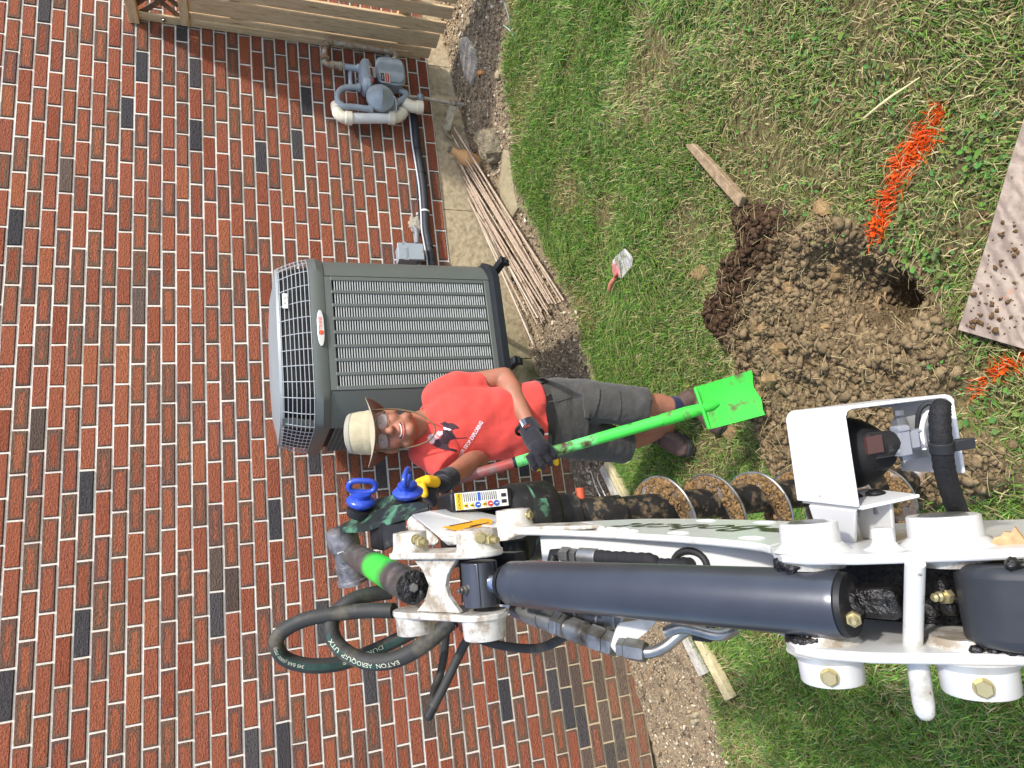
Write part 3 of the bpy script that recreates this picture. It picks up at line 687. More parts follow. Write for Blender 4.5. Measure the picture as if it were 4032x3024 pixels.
# fine grille on the left side
mb = MB()
for i in range(13): mb.box((X0 + .004, YF + ch + .02 + (YB - YF - 2 * ch - .04) * i / 12, (z0 + z1) / 2), (.008, .008, z1 - z0 - .06))
for j in range(34): mb.box((X0 + .005, (YF + YB) / 2, z0 + .03 + (z1 - z0 - .06) * j / 33), (.006, YB - YF - 2 * ch, .007))
mb.build('side_grille', M_ACB, ac, smooth=0)
# top guard: upright ribs over level wires
mb = MB()
Lv = [(z2 + (z3 - z2) * t, -.004 + .034 * t ** 1.5) for t in np.linspace(0.03, .97, 8)]
for z, ins in Lv: mb.tube([p + V(0, 0, z) for p in oct_(ins)], .0019, 5, closed=True, up=(0, 0, 1))
def onring(s, ins):
    P = oct_(ins); n = len(P); L = [np.linalg.norm(P[(i + 1) % n] - P[i]) for i in range(n)]; T = sum(L); s = (s % 1) * T
    for i in range(n):
        if s <= L[i]: return P[i] + (P[(i + 1) % n] - P[i]) * s / L[i]
        s -= L[i]
    return P[0]
for k_ in range(40): mb.tube([onring(k_ / 40 + .006, ins) + V(0, 0, z) for z, ins in [(z2 - .002, -.004)] + Lv + [(z3 + .004, .03)]], .0021, 5)
mb.build('fan_guard', M_WIRE, ac)
mb = MB()
for k_ in (0, 5, 10, 15):
    for z, ins in ((0, 0),): mb.rings([[p + V(0, 0, zz_) for p in oct_(i_)[k_:k_ + 2]] + [p + V(0, 0, zz_) for p in oct_(i_ + .012)[k_:k_ + 2]][::-1] for zz_, i_ in ((z2 - .004, -.003), (z3 + .003, .028))]) if k_ == 0 else None
mb.build('guard_post', M_ACB, ac)
bc = onY(1263, 1292, YF - .013); bx = .178
n_ = 22; ol = []
for t in np.linspace(0, 2 * math.pi, n_, endpoint=False):
    x_ = math.copysign(abs(math.cos(t)) ** .45, math.cos(t)); z_ = math.copysign(abs(math.sin(t)) ** .7, math.sin(t)); ol.append((x_ * .086, z_ * (.016 - .006 * abs(x_) ** 2)))
mb = MB(); mb.prism(ol, bc, V(1, 0, 0), V(0, 0, 1), V(0, -1, 0), 0, .006); bd = mb.build('badge', M_PLATE, ac, bevel=.002)
mb = MB(); mb.lathe(bc + V(-.022, -.006, 0), V(0, -1, 0), [(0, .0115), (.002, .0112), (.0034, .007), (.0036, .001)], 20); mb.build('badge_disc', M_ORED, bd)
text('badge_lettering', 'TRANE', .021, bc + V(.022, -.0066, 0), V(1, 0, 0), V(0, 0, 1), M_ORED, bd, sx=.9)
lc = onY(1122, 1185, YF + .004); mb = MB(); mb.box(lc, (.07, .003, .022)); lb = mb.build('model_label', simple('white_label', (236, 236, 230), .5), ac)
text('label_lettering', 'XL16i', .016, lc + V(.0, -.0018, 0), V(1, 0, 0), V(0, 0, 1), simple('dark_print', (40, 40, 44), .6), lb)
for xb in (.93, 1.455):                                   # bracket arms fixed to the wall
    mb = MB(); mb.box((xb, YF / 2 - .03, zb - .018), (.035, -YF + .05, .036)); mb.box((xb, -.02, zb - .17), (.035, .03, .34)); mb.bar(V(xb, -.03, zb - .32), V(xb, YF + .35, zb - .04), .03, .03)
    mb.prism([(0, 0), (.05, 0), (0, -.06)], V(xb - .018, YF - .02, zb - .002), V(0, -1, 0), V(0, 0, 1), V(1, 0, 0), 0, .036)
    mb.build('wall_bracket', M_BASE, ac, bevel=.003)
# ------------------------------------------------------------------ gas meter, its pipes, the two white vents, conduit and switch box
M_METER = simple('grey_meter_paint', (148, 158, 164), .45, .15, var=.1, scale=20, bump=.08, bscale=200)
M_PIPE = simple('grey_pipe_paint', (158, 166, 174), .45, .1, var=.1, scale=25)
M_RUST = simple('rusty_painted_pipe', (160, 156, 140), .75, .1, var=.25, scale=30, dirt=(140, 98, 60), dirtamt=.7, dscale=26, bump=.3)
M_PVC = simple('cream_pvc', (226, 218, 196), .4, 0, var=.05, scale=10, dirt=(170, 158, 128), dirtamt=.15, dscale=12)
M_PVCW = simple('white_pvc', (222, 222, 218), .4, 0, var=.04, scale=8)
def wy(x, y, Y=-.12): return onY(x, y, Y)
gm = thing('gas_meter', 'grey domestic gas meter with curved pipes fixed to the brick wall by the gate', 'gas meter', wy(1520, 290) * V(1, 1, 0) + V(0, 0, .58))
def cr(x, y): return V(1000 + x / 1.659, y / 1.659)       # from the study crop
def C4(x, y, Y): a = cr(x, y); return onY(a[0], a[1], Y)
# body
cA = C4(888, 485, -.16); cB = C4(730, 520, -.16)
mb = MB(); S_ = .082
pr = [(math.copysign(abs(math.cos(t)) ** .5, math.cos(t)) * .105, math.copysign(abs(math.sin(t)) ** .5, math.sin(t)) * .096) for t in np.linspace(0, 6.283, 32, endpoint=False)]
def pr_(s): return [(a * s, b * s) for a, b in pr]
for s0, s1, a, b in ((.95, .95, .07, -.02), (1.03, 1.03, -.02, -.035), (.93, .93, -.035, -.05)): mb.prism(pr_(s0), cA, V(1, 0, 0), V(0, 0, 1), V(0, 1, 0), b, a)
mb.build('meter_body', M_METER, gm, bevel=.008)
mb = MB(); mb.loft([(C4(735, 510, -.15) + V(0, 0, dz), V(.125 * s, 0, 0), V(0, .075 * s, 0), 3) for dz, s in ((-.03, .8), (-.012, 1.0), (.018, 1.0), (.034, .86), (.05, .6))]); mb.build('meter_top', M_METER, gm, smooth=40)
mb = MB(); mb.box(C4(768, 470, -.225), (.082, .012, .06)); ix = mb.build('index_window', simple('index_glass', (150, 142, 136), .25, var=.2, scale=60), gm, bevel=.006)
mb = MB(); mb.box(C4(768, 470, -.234), (.06, .006, .012)); mb.build('index_dial', simple('index_dial_black', (60, 58, 58), .4), ix)
mb = MB(); mb.ball(C4(778, 525, -.228), .008); mb.build('red_seal', simple('red_plastic_seal', (196, 48, 58), .4), gm)
pc = C4(858, 508, -.213); mb = MB(); mb.box(pc, (.074, .004, .062)); pl = mb.build('name_plate', simple('plate_border', (196, 190, 180), .5), gm, bevel=.001)
for dz, colr in ((.018, (60, 62, 66)), (-.012, (170, 62, 56))):
    mb = MB(); mb.box(pc + V(0, -.0035, dz), (.064, .003, .024)); mb.build('plate_field', simple('plate_field_ink', colr, .5), pl)
for q in range(3): text('plate_lettering', ('AC-250', 'MAX 5 PSI', 'GAS METER')[q], .0105, pc + V(0, -.0055, .018 - .015 * q), V(1, 0, 0), V(0, 0, 1), simple('plate_white', (220, 214, 204), .5), pl)
rc = C4(830, 625, -.20); mb = MB(); mb.lathe(rc + V(0, .05, 0), V(-.15, -1, .05), [(0, .07), (.02, .092), (.035, .094), (.045, .09), (.052, .07), (.075, .035), (.08, .005)], 32); mb.build('regulator', M_METER, gm, smooth=40)
mb = MB(); mb.loft([(C4(838, 570, -.25), V(.018, 0, 0), V(0, .02, 0), 2.5), (C4(838, 620, -.262), V(.034, 0, .0), V(0, .026, 0), 3), (C4(828, 680, -.25), V(.036, 0, 0), V(0, .024, 0), 3)][::1]); mb.build('regulator_neck', M_METER, gm, smooth=50)
for nm, pts, r_, mt in (('outlet_pipe', [(680, 448), (620, 440), (590, 435)], .020, M_PIPE), ('union_fitting', [(582, 432), (500, 422)], .024, M_RUST), ('elbow_pipe', [(505, 422), (478, 418), (462, 400), (462, 370), (462, 320), (463, 292), (480, 276), (500, 274)], .019, M_RUST),
                        ('drop_pipe', [(500, 274), (600, 290), (700, 306), (800, 322), (890, 338), (918, 345), (928, 365), (915, 395), (900, 420)], .020, M_RUST),
                        ('inlet_loop', [(690, 572), (620, 570), (575, 582), (548, 615), (548, 660), (580, 692), (640, 698), (700, 705), (770, 714)], .020, M_PIPE), ('bracket_bar', [(632, 450), (628, 500), (632, 560)], .013, M_PIPE),
                        ('lower_pipe', [(950, 590), (990, 610), (985, 640), (940, 670), (905, 705), (900, 730)], .022, M_PIPE), ('supply_pipe', [(1000, 630), (1100, 640), (1180, 655), (1280, 672), (1370, 684)], .012, simple('buff_pipe', (170, 160, 142), .7, var=.2, dirt=(120, 90, 62), dirtamt=.4)),
                        ('bleed_pipe', [(905, 640), (915, 630), (925, 650), (930, 690), (930, 715), (918, 728), (890, 728)], .005, M_PIPE), ('back_pipe', [(880, 360), (872, 420)], .018, M_PIPE)):
    Yd = dict(outlet_pipe=-.15, union_fitting=-.15, elbow_pipe=-.14, drop_pipe=-.15, supply_pipe=-.12, inlet_loop=-.16, lower_pipe=-.12, bleed_pipe=-.2, back_pipe=-.05, bracket_bar=-.13)[nm]
    mb = MB(); mb.tube(bez([C4(*p, Yd) for p in pts], 8 * len(pts)), r_, 12); mb.build(nm, mt, gm, smooth=50)
for (x, y, ax) in ((683, 448, V(0, 0, 1)), (684, 573, V(0, 0, 1)), (762, 714, V(.2, 0, -1)), (565, 432, V(0, 0, 1)), (500, 274, V(0, 0, 1)), (895, 338, V(0, 0, 1)), (463, 300, V(1, 0, .1)), (462, 380, V(1, 0, .1))):
    mb = MB(); mb.lathe(C4(x, y, -.15) - nrm(ax) * .012, ax, [(0, .026), (.004, .029), (.02, .029), (.024, .026)], 14); mb.build('coupling', M_RUST if (y < 440) else M_PIPE, gm, smooth=30)
mb = MB(); mb.lathe(C4(1088, 640, -.13), V(.15, -.9, .3), [(-.03, .018), (-.01, .024), (.012, .024), (.03, .014), (.036, .004)], 16); mb.box(C4(1088, 640, -.13), (.05, .03, .03)); mb.build('shutoff_valve', M_METER, gm, bevel=.002)
mb = MB(); a_, b_ = C4(1300, 690, -.12), C4(1258, 850, -.06); mb.bar(a_, b_, .05, .008, up=(0, -1, 0)); mb.bar(b_, b_ + V(-.03, .03, -.05), .05, .008, up=(0, -1, 0)); mb.build('pipe_bracket', simple('buff_bracket', (158, 148, 126), .7, var=.2, dirt=(110, 78, 50), dirtamt=.3), gm, bevel=.001)
mb = MB(); mb.lathe(C4(1296, 672, -.12), V(.3, 0, -1), [(-.02, .02), (0, .028), (.01, .028), (.03, .02)], 6); mb.build('pipe_clamp', M_RUST, gm)
def pipe(nm, pts, Y, r_, mat, par): mb = MB(); mb.tube(bez([C4(*p, Y) for p in pts], 8 * len(pts)), r_, 18); return mb.build(nm, mat, par, smooth=50)
def collar(x, y, Y, ax, r_, L, par, mat): mb = MB(); o_ = C4(x, y, Y); mb.lathe(o_ - nrm(ax) * L / 2, ax, [(0, r_ * .96), (.003, r_), (L - .003, r_), (L, r_ * .96)], 20); return mb.build('collar', mat, par, smooth=30)
v1 = thing('vent_pipe', 'tall cream and white plastic vent pipe with an open elbow left of the gas meter', 'vent pipe', C4(760, 770, 0) * V(1, 1, 0) + V(0, -.1, .65))
pipe('straight_pipe', [(625, 773), (750, 773), (890, 772)], -.12, .034, M_PVCW, v1)
pipe('upper_elbow', [(612, 772), (580, 765), (553, 745), (548, 715), (548, 706)], -.12, .039, M_PVC, v1)
pipe('lower_elbow', [(900, 770), (940, 764), (965, 745), (975, 730)], -.11, .038, M_PVC, v1)
for x, y, ax in ((618, 772, V(0, 0, 1)), (898, 770, V(0, 0, 1)), (548, 700, V(1, 0, .05))): collar(x, y, -.12, ax, .045, .045, v1, M_PVC)
mb = MB(); mb.lathe(C4(548, 693, -.12), V(1, 0, .05), [(0, .036), (.012, .036)], 20); mb.build('dark_bore', M_BLACK, v1)  # black disc painted in for the shade inside the open pipe
v2 = thing('vent_elbow', 'short cream plastic vent elbow turned down below the gas meter', 'vent pipe', C4(1030, 690, 0) * V(1, 1, 0) + V(0, -.1, .6))
pipe('elbow', [(985, 672), (1010, 688), (1040, 698), (1072, 702)], -.14, .039, M_PVC, v2); collar(1080, 702, -.14, V(0, 0, 1), .045, .045, v2, M_PVC); pipe('stub', [(985, 672), (975, 690), (965, 705)], -.08, .036, M_PVC, v2)
# lineset along the foot of the wall
M_FOAM = simple('black_foam_sleeve', (44, 46, 52), .55, 0, var=.25, scale=30)
M_WCABLE = simple('pale_cable', (196, 200, 204), .5)
ls = thing('insulated_line', 'black foam sleeved refrigerant line tied with a pale cable along the wall foot', 'pipe', V(2.4, -.03, .75))
path = [(1625, 420), (1632, 480), (1640, 560), (1655, 650), (1668, 740), (1675, 840), (1678, 900), (1688, 960), (1697, 1010), (1702, 1060), (1708, 1120)]
mb = MB(); mb.tube(bez([onY(*p, -.045) for p in path], 60), .026, 12); mb.build('foam_sleeve', M_FOAM, ls, smooth=60)
mb = MB(); mb.tube(bez([onY(x - 17, y + 4, -.05) for x, y in path], 60), .006, 8); mb.build('pale_cable', M_WCABLE, ls, smooth=60)
mb = MB(); mb.tube(bez([onY(x - 14 - (12 if i in (4, 5) else 0), y, -.035) for i, (x, y) in enumerate(path)], 60), .006, 8); mb.build('black_cable', M_FOAM, ls, smooth=60)
for x, y in ((1643, 590), (1662, 684), (1692, 975)):
    mb = MB(); p = onY(x, y, -.045); mb.lathe(p - V(.003, 0, 0), V(1, 0, -.12), [(0, .0285), (.006, .0285)], 14); mb.build('cable_tie', M_BLACK, ls)
mb = MB(); p = onY(1672, 835, -.045); mb.lathe(p - V(.006, 0, 0), V(1, 0, -.12), [(0, .032), (.012, .032)], 16); mb.box(p + V(0, .03, .034), (.014, .02, .03)); mb.build('pipe_clip', M_PVCW, ls)
mb = MB(); mb.tube(bez([onY(1622, 895, 0), onY(1632, 897, -.03), onY(1640, 915, -.05), onY(1642, 958, -.05)], 14), .015, 12); mb.build('conduit_bend', simple('grey_conduit', (126, 128, 132), .5), ls, smooth=50)
# switch box
M_BOX = simple('light_grey_box_paint', (150, 158, 164), .45, 0, var=.04, scale=8)
c0 = onY(1624, 996, -.10); dbx = thing('switch_box', 'light grey metal switch box on the brick wall beside the air conditioner', 'switch box', c0 * V(1, 0, 1) + V(0, -.06, -.08))
p1, p2 = onY(1563, 957, -.10), onY(1672, 1026, -.10); wd_, hg = abs(p1[0] - p2[0]), abs(p1[2] - p2[2]); cc = (p1 + p2) / 2
mb = MB(); mb.box(cc + V(0, .052, 0), (wd_ - .012, .096, hg - .012)); mb.build('case', M_BOX, dbx, bevel=.003)
mb = MB(); mb.box(cc, (wd_, .02, hg)); cv = mb.build('cover', M_BOX, dbx, bevel=.004)
M_EMB = simple('raised_grey_lettering', (170, 178, 184), .4)
tc = onY(1600, 992, -.111); text('raised_lettering', 'Daussla', .036, tc + V(-.012, 0, -.0), V(1, 0, 0), V(0, 0, 1), M_EMB, cv, ext=.002, sx=.8)
a0 = tc + V(.058, 0, 0); mb = MB(); mb.bar(a0 + V(.012, 0, .002), a0 + V(-.004, 0, .026), .004, .004, up=(0, -1, 0)); mb.bar(a0 + V(.012, 0, .002), a0 + V(-.012, 0, -.02), .004, .004, up=(0, -1, 0)); mb.build('raised_tick', M_EMB, cv)
mb = MB(); mb.lathe(onY(1669, 991, -.108), V(0, -1, 0), [(0, .01), (.004, .01), (.005, .006)], 12); mb.build('latch', M_BOLT, dbx)
mb = MB(); q = onY(1650, 1032, -.06); mb.lathe(q + V(.02, 0, 0), V(-1, 0, -.05), [(0, .014), (.012, .014), (.014, .018), (.024, .018), (.026, .012), (.09, .011)], 14); mb.build('conduit_fitting', M_BOLT, dbx, smooth=30)
# ------------------------------------------------------------------ the man
from mathutils.bvhtree import BVHTree
PM = V(.52, -1.28, .07); HV = nrm(V(0, CAM[1], 0) - V(.52, -1.28, 0)); RX = V(-HV[1], HV[0], 0); UZ = V(0, 0, 1)
def mp(x, y, t=0.0): return onpl(x, y, PM + HV * t, HV)
def skinmat(name, c):
    k = N(name); f = k.noise(60, 5); g = k.noise(14, 3); k.col(k.mix(k.ramp(g, [(.35, (0,) * 3), (.7, (.5,) * 3)]), k.ramp(f, [(.3, tuple(v * .9 for v in lin(c))), (.7, lin(c))]), lin((186, 112, 92))))
    k.set(Roughness=.5); k.b.inputs['Subsurface Weight'].default_value = .12; k.b.inputs['Subsurface Scale'].default_value = .01; k.bump(k.noise(300, 3), .15, .001); return k.m
M_SKIN = skinmat('tanned_skin', (152, 106, 83))
def cloth(name, c, wr=9, amt=.6, weave=900, var=.1, dist=.012):
    k = N(name); f = k.noise(wr, 4, .5, dist=.8); g = k.noise(weave, 2); cl = lin(c); h = k.noise(25, 5)
    k.col(k.ramp(h, [(.3, tuple(v * (1 - var) for v in cl)), (.7, tuple(v * (1 + var) for v in cl))])); k.set(Roughness=.9); k.b.inputs['Specular IOR Level'].default_value = .12
    k.b.inputs['Sheen Weight'].default_value = .15; k.bump(k.math('ADD', f, k.math('MULTIPLY', g, .04)), amt, dist); return k.m
M_SHIRT = cloth('coral_cotton', (206, 76, 68), 7, .55); M_SHORT = cloth('charcoal_canvas', (76, 74, 71), 11, .9, var=.16); M_HAT = cloth('khaki_canvas', (172, 162, 134), 16, .35); M_BRIMU = cloth('brown_brim_lining', (112, 66, 46), 16, .2)
M_BOOT = simple('brown_boot_leather', (84, 66, 58), .6, 0, var=.2, scale=30, bump=.3, bscale=90); M_SOLE = simple('dark_boot_sole', (52, 50, 50), .8, var=.2); M_SOCK = cloth('navy_sock', (40, 44, 66), 60, .4)
M_GLOVE = cloth('black_glove_fabric', (42, 41, 46), 40, .4); M_GLOVEY = simple('yellow_glove_leather', (232, 184, 40), .55, 0, var=.1, bump=.2, bscale=120)
M_BELT = simple('black_belt_leather', (30, 29, 30), .5); M_BLK = simple('matt_black', (26, 26, 28), .6)
man = thing('person', 'man in a coral T-shirt, khaki brimmed hat and dark shorts leaning on a green shovel', 'person', (.52, -1.3, ghgt(.52, -1.3)[0]))
# head frame
tl = math.radians(20); F = HV * math.cos(tl) + UZ * math.sin(tl); U = UZ * math.cos(tl) - HV * math.sin(tl)
EYE = mp(1496, 1699, .10); HC = EYE - F * .085 - U * .012
def hp(x, f, u): return HC + RX * x + F * f + U * u
HAX = [RX, F, U]
b = MB()
b.ball(hp(0, 0, .01), (.076, .097, .112), 24, HAX); b.ball(hp(0, .028, -.062), (.062, .066, .062), 20, HAX); b.ball(hp(0, .076, -.104), (.027, .024, .02), 14, HAX)
for s in (-1, 1):
    b.ball(hp(.04 * s, .062, -.034), (.028, .028, .03), 14, HAX); b.ball(hp(.078 * s, -.008, -.012), (.011, .022, .034), 14, HAX); b.ball(hp(.048 * s, .03, -.085), (.024, .04, .026), 14, HAX)
    b.ball(hp(.0125 * s, .104, -.036), .0105, 12); b.limb([hp(.008 * s, .088, .026), hp(.048 * s, .074, .026)], [.0125, .011], 10)
b.limb([hp(0, .088, .012), hp(0, .108, -.018), hp(0, .117, -.034)], [.010, .013, .0145], 12)
b.limb([hp(-.034, .074, -.058), hp(-.014, .09, -.063), hp(0, .094, -.062), hp(.014, .09, -.063), hp(.034, .074, -.058)], [.006, .0085, .0085, .0085, .006], 10)
b.limb([hp(-.03, .075, -.064), hp(-.014, .086, -.082), hp(0, .089, -.0845), hp(.014, .086, -.082), hp(.03, .075, -.064)], [.005, .008, .009, .008, .005], 10)
b.limb([hp(0, -.022, -.055), mp(1690, 1663, -.01), mp(1740, 1663, -.02)], [.058, .06, .075], 18)
# trunk under the clothes, arms and legs
b.loft([(mp(x, yc, t), RX * hw, HV * dp, 2.3) for x, yc, hw, dp, t in ((1715, 1665, .11, .07, -.01), (1790, 1665, .14, .10, 0), (1900, 1665, .135, .105, 0), (2060, 1664, .14, .11, 0), (2180, 1642, .155, .11, 0), (2260, 1640, .14, .10, 0))], 24)
EL, WL = mp(1986, 1484, .01), mp(2088, 1682, .20)
b.limb([mp(1722, 1548, -.01), mp(1850, 1515, -.02), EL], [.052, .05, .043], 16); b.limb([EL, EL * .72 + WL * .28 + HV * .005, EL * .4 + WL * .6, WL], [.043, .046, .037, .028], 16)
ER, WR = mp(1885, 1806, .06), mp(1752, 1884, .27)
b.limb([mp(1668, 1785, -.01), mp(1780, 1815, .02), ER], [.052, .05, .043], 16); b.limb([ER, ER * .7 + WR * .3, ER * .4 + WR * .6, WR], [.043, .047, .038, .029], 16)
AL, AR = mp(2652, 1600, .125), mp(2585, 1700, -.10)
b.limb([mp(2200, 1580, 0), mp(2330, 1580, .04), mp(2470, 1592, .09), mp(2540, 1594, .105), mp(2600, 1594, .105), AL, mp(2690, 1602, .125)], [.085, .078, .055, .052, .052, .038, .04], 16)
b.limb([mp(2200, 1700, -.02), mp(2330, 1715, -.06), mp(2430, 1735, -.09), mp(2490, 1725, -.10), mp(2530, 1716, -.11), AR, mp(2630, 1690, -.11)], [.085, .078, .055, .052, .05, .038, .04], 16)
body = fuse(b, 'body', M_SKIN, man, .0052, 5)
# features
M_EYE = simple('eye_white', (170, 156, 146), .3); M_IRIS = simple('dark_iris', (58, 48, 40), .2); M_LIP = simple('lip_pink', (176, 98, 88), .5); M_TOOTH = simple('teeth', (222, 212, 196), .3); M_MOUTH = simple('mouth_dark', (64, 28, 26), .6); M_HAIR = simple('grey_hair', (150, 140, 130), .8, var=.3, scale=200)
for s in (-1, 1):
    mb = MB(); mb.ball(hp(.033 * s, .0785, .008), (.0125, .010, .0046), 14, HAX); ey = mb.build('eye', M_EYE, body); mb = MB(); mb.ball(hp(.033 * s, .0862, .008), (.0046, .0042, .0042), 10, HAX); mb.build('iris', M_IRIS, ey)
    mb = MB(); mb.limb([hp(.014 * s, .097, .027), hp(.033 * s, .094, .031), hp(.052 * s, .08, .026)], [.0035, .0045, .003], 8); mb.build('eyebrow', M_HAIR, body)
    mb = MB(); mb.ball(hp(.07 * s, -.03, .01), (.01, .05, .04), 12, HAX); mb.build('hair_side', M_HAIR, body)
def strip(nm, mat, pts, hh, par):
    mb = MB(); mb.rings([[p - U * hh * w, p + U * hh * w, p + U * hh * w - F * .006, p - U * hh * w - F * .006] for p, w in pts]); return mb.build(nm, mat, par)
strip('mouth', M_MOUTH, [(hp(x, .094 - 7.5 * x * x, -.0715 + 6 * x * x), w) for x, w in ((-.031, .2), (-.02, .8), (-.008, 1), (.008, 1), (.02, .8), (.031, .2))], .0085, body)
strip('teeth', M_TOOTH, [(hp(x, .0965 - 7.5 * x * x, -.069 + 6 * x * x), w) for x, w in ((-.026, .3), (-.016, .9), (0, 1), (.016, .9), (.026, .3))], .0048, body)
mb = MB(); mb.limb([hp(x, .095 - 8 * x * x, -.082 + 8 * x * x) for x in np.linspace(-.03, .03, 7)], [.002, .004, .005, .0055, .005, .004, .002], 8); mb.build('lower_lip', M_LIP, body)
# safety glasses
k = N('clear_lens'); k.set(Roughness=.05, Alpha=.28); k.col(lin((190, 190, 184))); M_LENS = k.m; M_FRAME = simple('grey_glasses_frame', (92, 88, 84), .3)
gl = None
for s in (-1, 1):
    ol = [(hp(s * (.036 + .031 * math.copysign(abs(math.cos(t)) ** .7, math.cos(t))), .1035 - 5 * (.036 + .03 * math.cos(t)) ** 2, .0 + .020 * math.copysign(abs(math.sin(t)) ** .8, math.sin(t)))) for t in np.linspace(0, 6.283, 18, endpoint=False)]
    mb = MB(); mb.tube(ol, .0017, 6, closed=True, up=F)
    if gl is None: gl = mb.build('glasses', M_FRAME, man)
    else: mb.build('glasses_rim', M_FRAME, gl)
    c_ = sum(ol) / 18; mb = MB(); mb.add([c_ + F * .003] + ol, [(0, i + 1, (i + 1) % 18 + 1) for i in range(18)]); mb.build('lens', M_LENS, gl)
    mb = MB(); mb.tube([hp(s * .066, .08, .006), hp(s * .077, .03, .004), hp(s * .079, -.02, 0)], .0022, 6); mb.build('glasses_arm', M_FRAME, gl)
mb = MB(); mb.tube([hp(-.008, .106, .006), hp(0, .108, .009), hp(.008, .106, .006)], .0018, 6); mb.build('bridge', M_FRAME, gl)
# hat
HO = hp(0, -.006, .045); th_ = np.linspace(0, 2 * math.pi, 48, endpoint=False)
def hring(r, u, fb=0.0, dr=None, lift=0.0): return [HO + RX * (r * .86 * math.sin(t)) + F * (r * math.cos(t) + fb) + U * (u + (0 if dr is None else dr(t))) for t in th_]
def br(k_): return lambda t: k_ * (-.030 * max(0, math.cos(t)) ** 1.5 + .026 * abs(math.sin(t)) ** 2 - .050 * max(0, -math.cos(t)) ** 1.2)
mb = MB(); mb.rings([hring(.101, .004), hring(.101, .035), hring(.099, .062), hring(.094, .088), hring(.086, .103), hring(.072, .110), hring(.04, .112), hring(.004, .112)], True); hat = mb.build('hat', M_HAT, man, smooth=50)
mb = MB(); mb.rings([hring(.1025, .003), hring(.1035, .006), hring(.1032, .03), hring(.1018, .033)], False); mb.build('hat_band', M_HAT, hat, smooth=60)
mb = MB(); mb.rings([hring(.0965, .086), hring(.091, .1005), hring(.088, .1035), hring(.0870, .1045)], False); mb.build('mesh_vent', simple('grey_mesh', (150, 146, 134), .8, var=.3, scale=600), hat, smooth=60)
rr = [(.099, .0), (.115, .25), (.132, .6), (.15, .9), (.160, 1.05)]
mb = MB(); mb.rings([hring(r, .005, .004, br(q)) for r, q in rr] + [hring(.1615, .004, .004, br(1.07)), hring(.160, .0025, .004, br(1.05))], False); mb.build('brim', M_HAT, hat, smooth=60)
mb = MB(); mb.rings([hring(r, .0015, .004, br(q)) for r, q in rr], False); mb.build('brim_lining', M_BRIMU, hat, smooth=60, fixn=False)
cp = [(1455, 1616, .10), (1510, 1612, .09), (1566, 1612, .09), (1645, 1628, .12), (1699, 1663, .15), (1714, 1691, .155), (1699, 1726, .15), (1661, 1748, .13), (1600, 1764, .10), (1530, 1772, .08), (1468, 1772, .08)]
mb = MB(); mb.tube(bez([mp(*p) for p in cp], 60), .0032, 7); mb.build('chin_cord', simple('olive_cord', (112, 92, 66), .7, var=.2, scale=200), hat, smooth=60)
# T-shirt
b = MB()
rows = ((1672, 1664, .062, .062, .0), (1690, 1666, .10, .078, -.004), (1718, 1664, .140, .10, -.004), (1790, 1662, .156, .118, .002), (1870, 1664, .156, .126, .008), (1960, 1666, .158, .132, .014), (2040, 1664, .168, .138, .016), (2082, 1662, .172, .138, .014), (2112, 1658, .171, .136, .012))
b.loft([(mp(x, yc, t), RX * hw, HV * dp, 2.35) for x, yc, hw, dp, t in rows], 36)
def sleeve(pts, rad): b.tube([mp(*p) for p in pts], rad, 20); b.ball(mp(*pts[0]), rad[0], 18)
sleeve([(1728, 1566, -.005), (1800, 1532, -.012), (1908, 1516, -.012)], [.074, .076, .068]); sleeve([(1672, 1768, -.004), (1722, 1798, .025), (1772, 1838, .075)], [.070, .073, .066])
def fold(P):
    q = (P - PM); a = q @ RX; z = P[:, 2]; return (fbm(a * 8 + z * 3, z * 6 - a * 2, 3.1, 3) - .45) * .030 + (vnoise(a * 15 + z * 15, z * 9 - a * 9, 7) - .5) * .012 * np.clip((1.35 - z) * 4, .25, 1.2)
shirt = fuse(b, 'shirt', M_SHIRT, man, .0065, 6, disp=fold)
mb = MB(); cn = mp(1676, 1664, .004); mb.tube([cn + RX * .066 * math.sin(t) + HV * (.064 * math.cos(t)) + UZ * (-.022 * max(0, math.cos(t)) + .010 * max(0, -math.cos(t))) for t in np.linspace(0, 6.283, 28, endpoint=False)], .0075, 8, closed=True); mb.build('collar', M_SHIRT, shirt, smooth=80)
# printing on the chest, laid on the cloth
dg_me = shirt.data; wl_ = wloc(shirt); bv = BVHTree.FromPolygons([tuple(np.array(v.co) + wl_) for v in dg_me.vertices], [tuple(p.vertices) for p in dg_me.polygons])
def drape(P, lift=.0022):
    out = []
    for p in P:
        hit, nn, _, _ = bv.ray_cast(Vector(p + HV * .5), Vector(-HV)); out.append(np.array(hit) + np.array(nn) * lift if hit is not None else p)
    return np.array(out)
M_PRINTW = simple('white_print', (232, 220, 224), .8); M_PRINTD = simple('dark_brown_print', (62, 44, 52), .85, var=.3, scale=120); M_PRINTG = simple('pale_print', (206, 178, 182), .85, var=.2, scale=100)
t0, t1 = mp(1824, 1800, .14), mp(1893, 1668, .14); tu = nrm(t1 - t0); tv = nrm(np.cross(HV, tu))
text('shirt_lettering', 'NEVER STOP EXPLORING', .022, t0, tu, tv, M_PRINTW, shirt, ext=0, sx=.68, fat=.0007, bend=lambda c: drape((t0 + t1) / 2 + c[:, :1] * tu + c[:, 1:2] * tv))
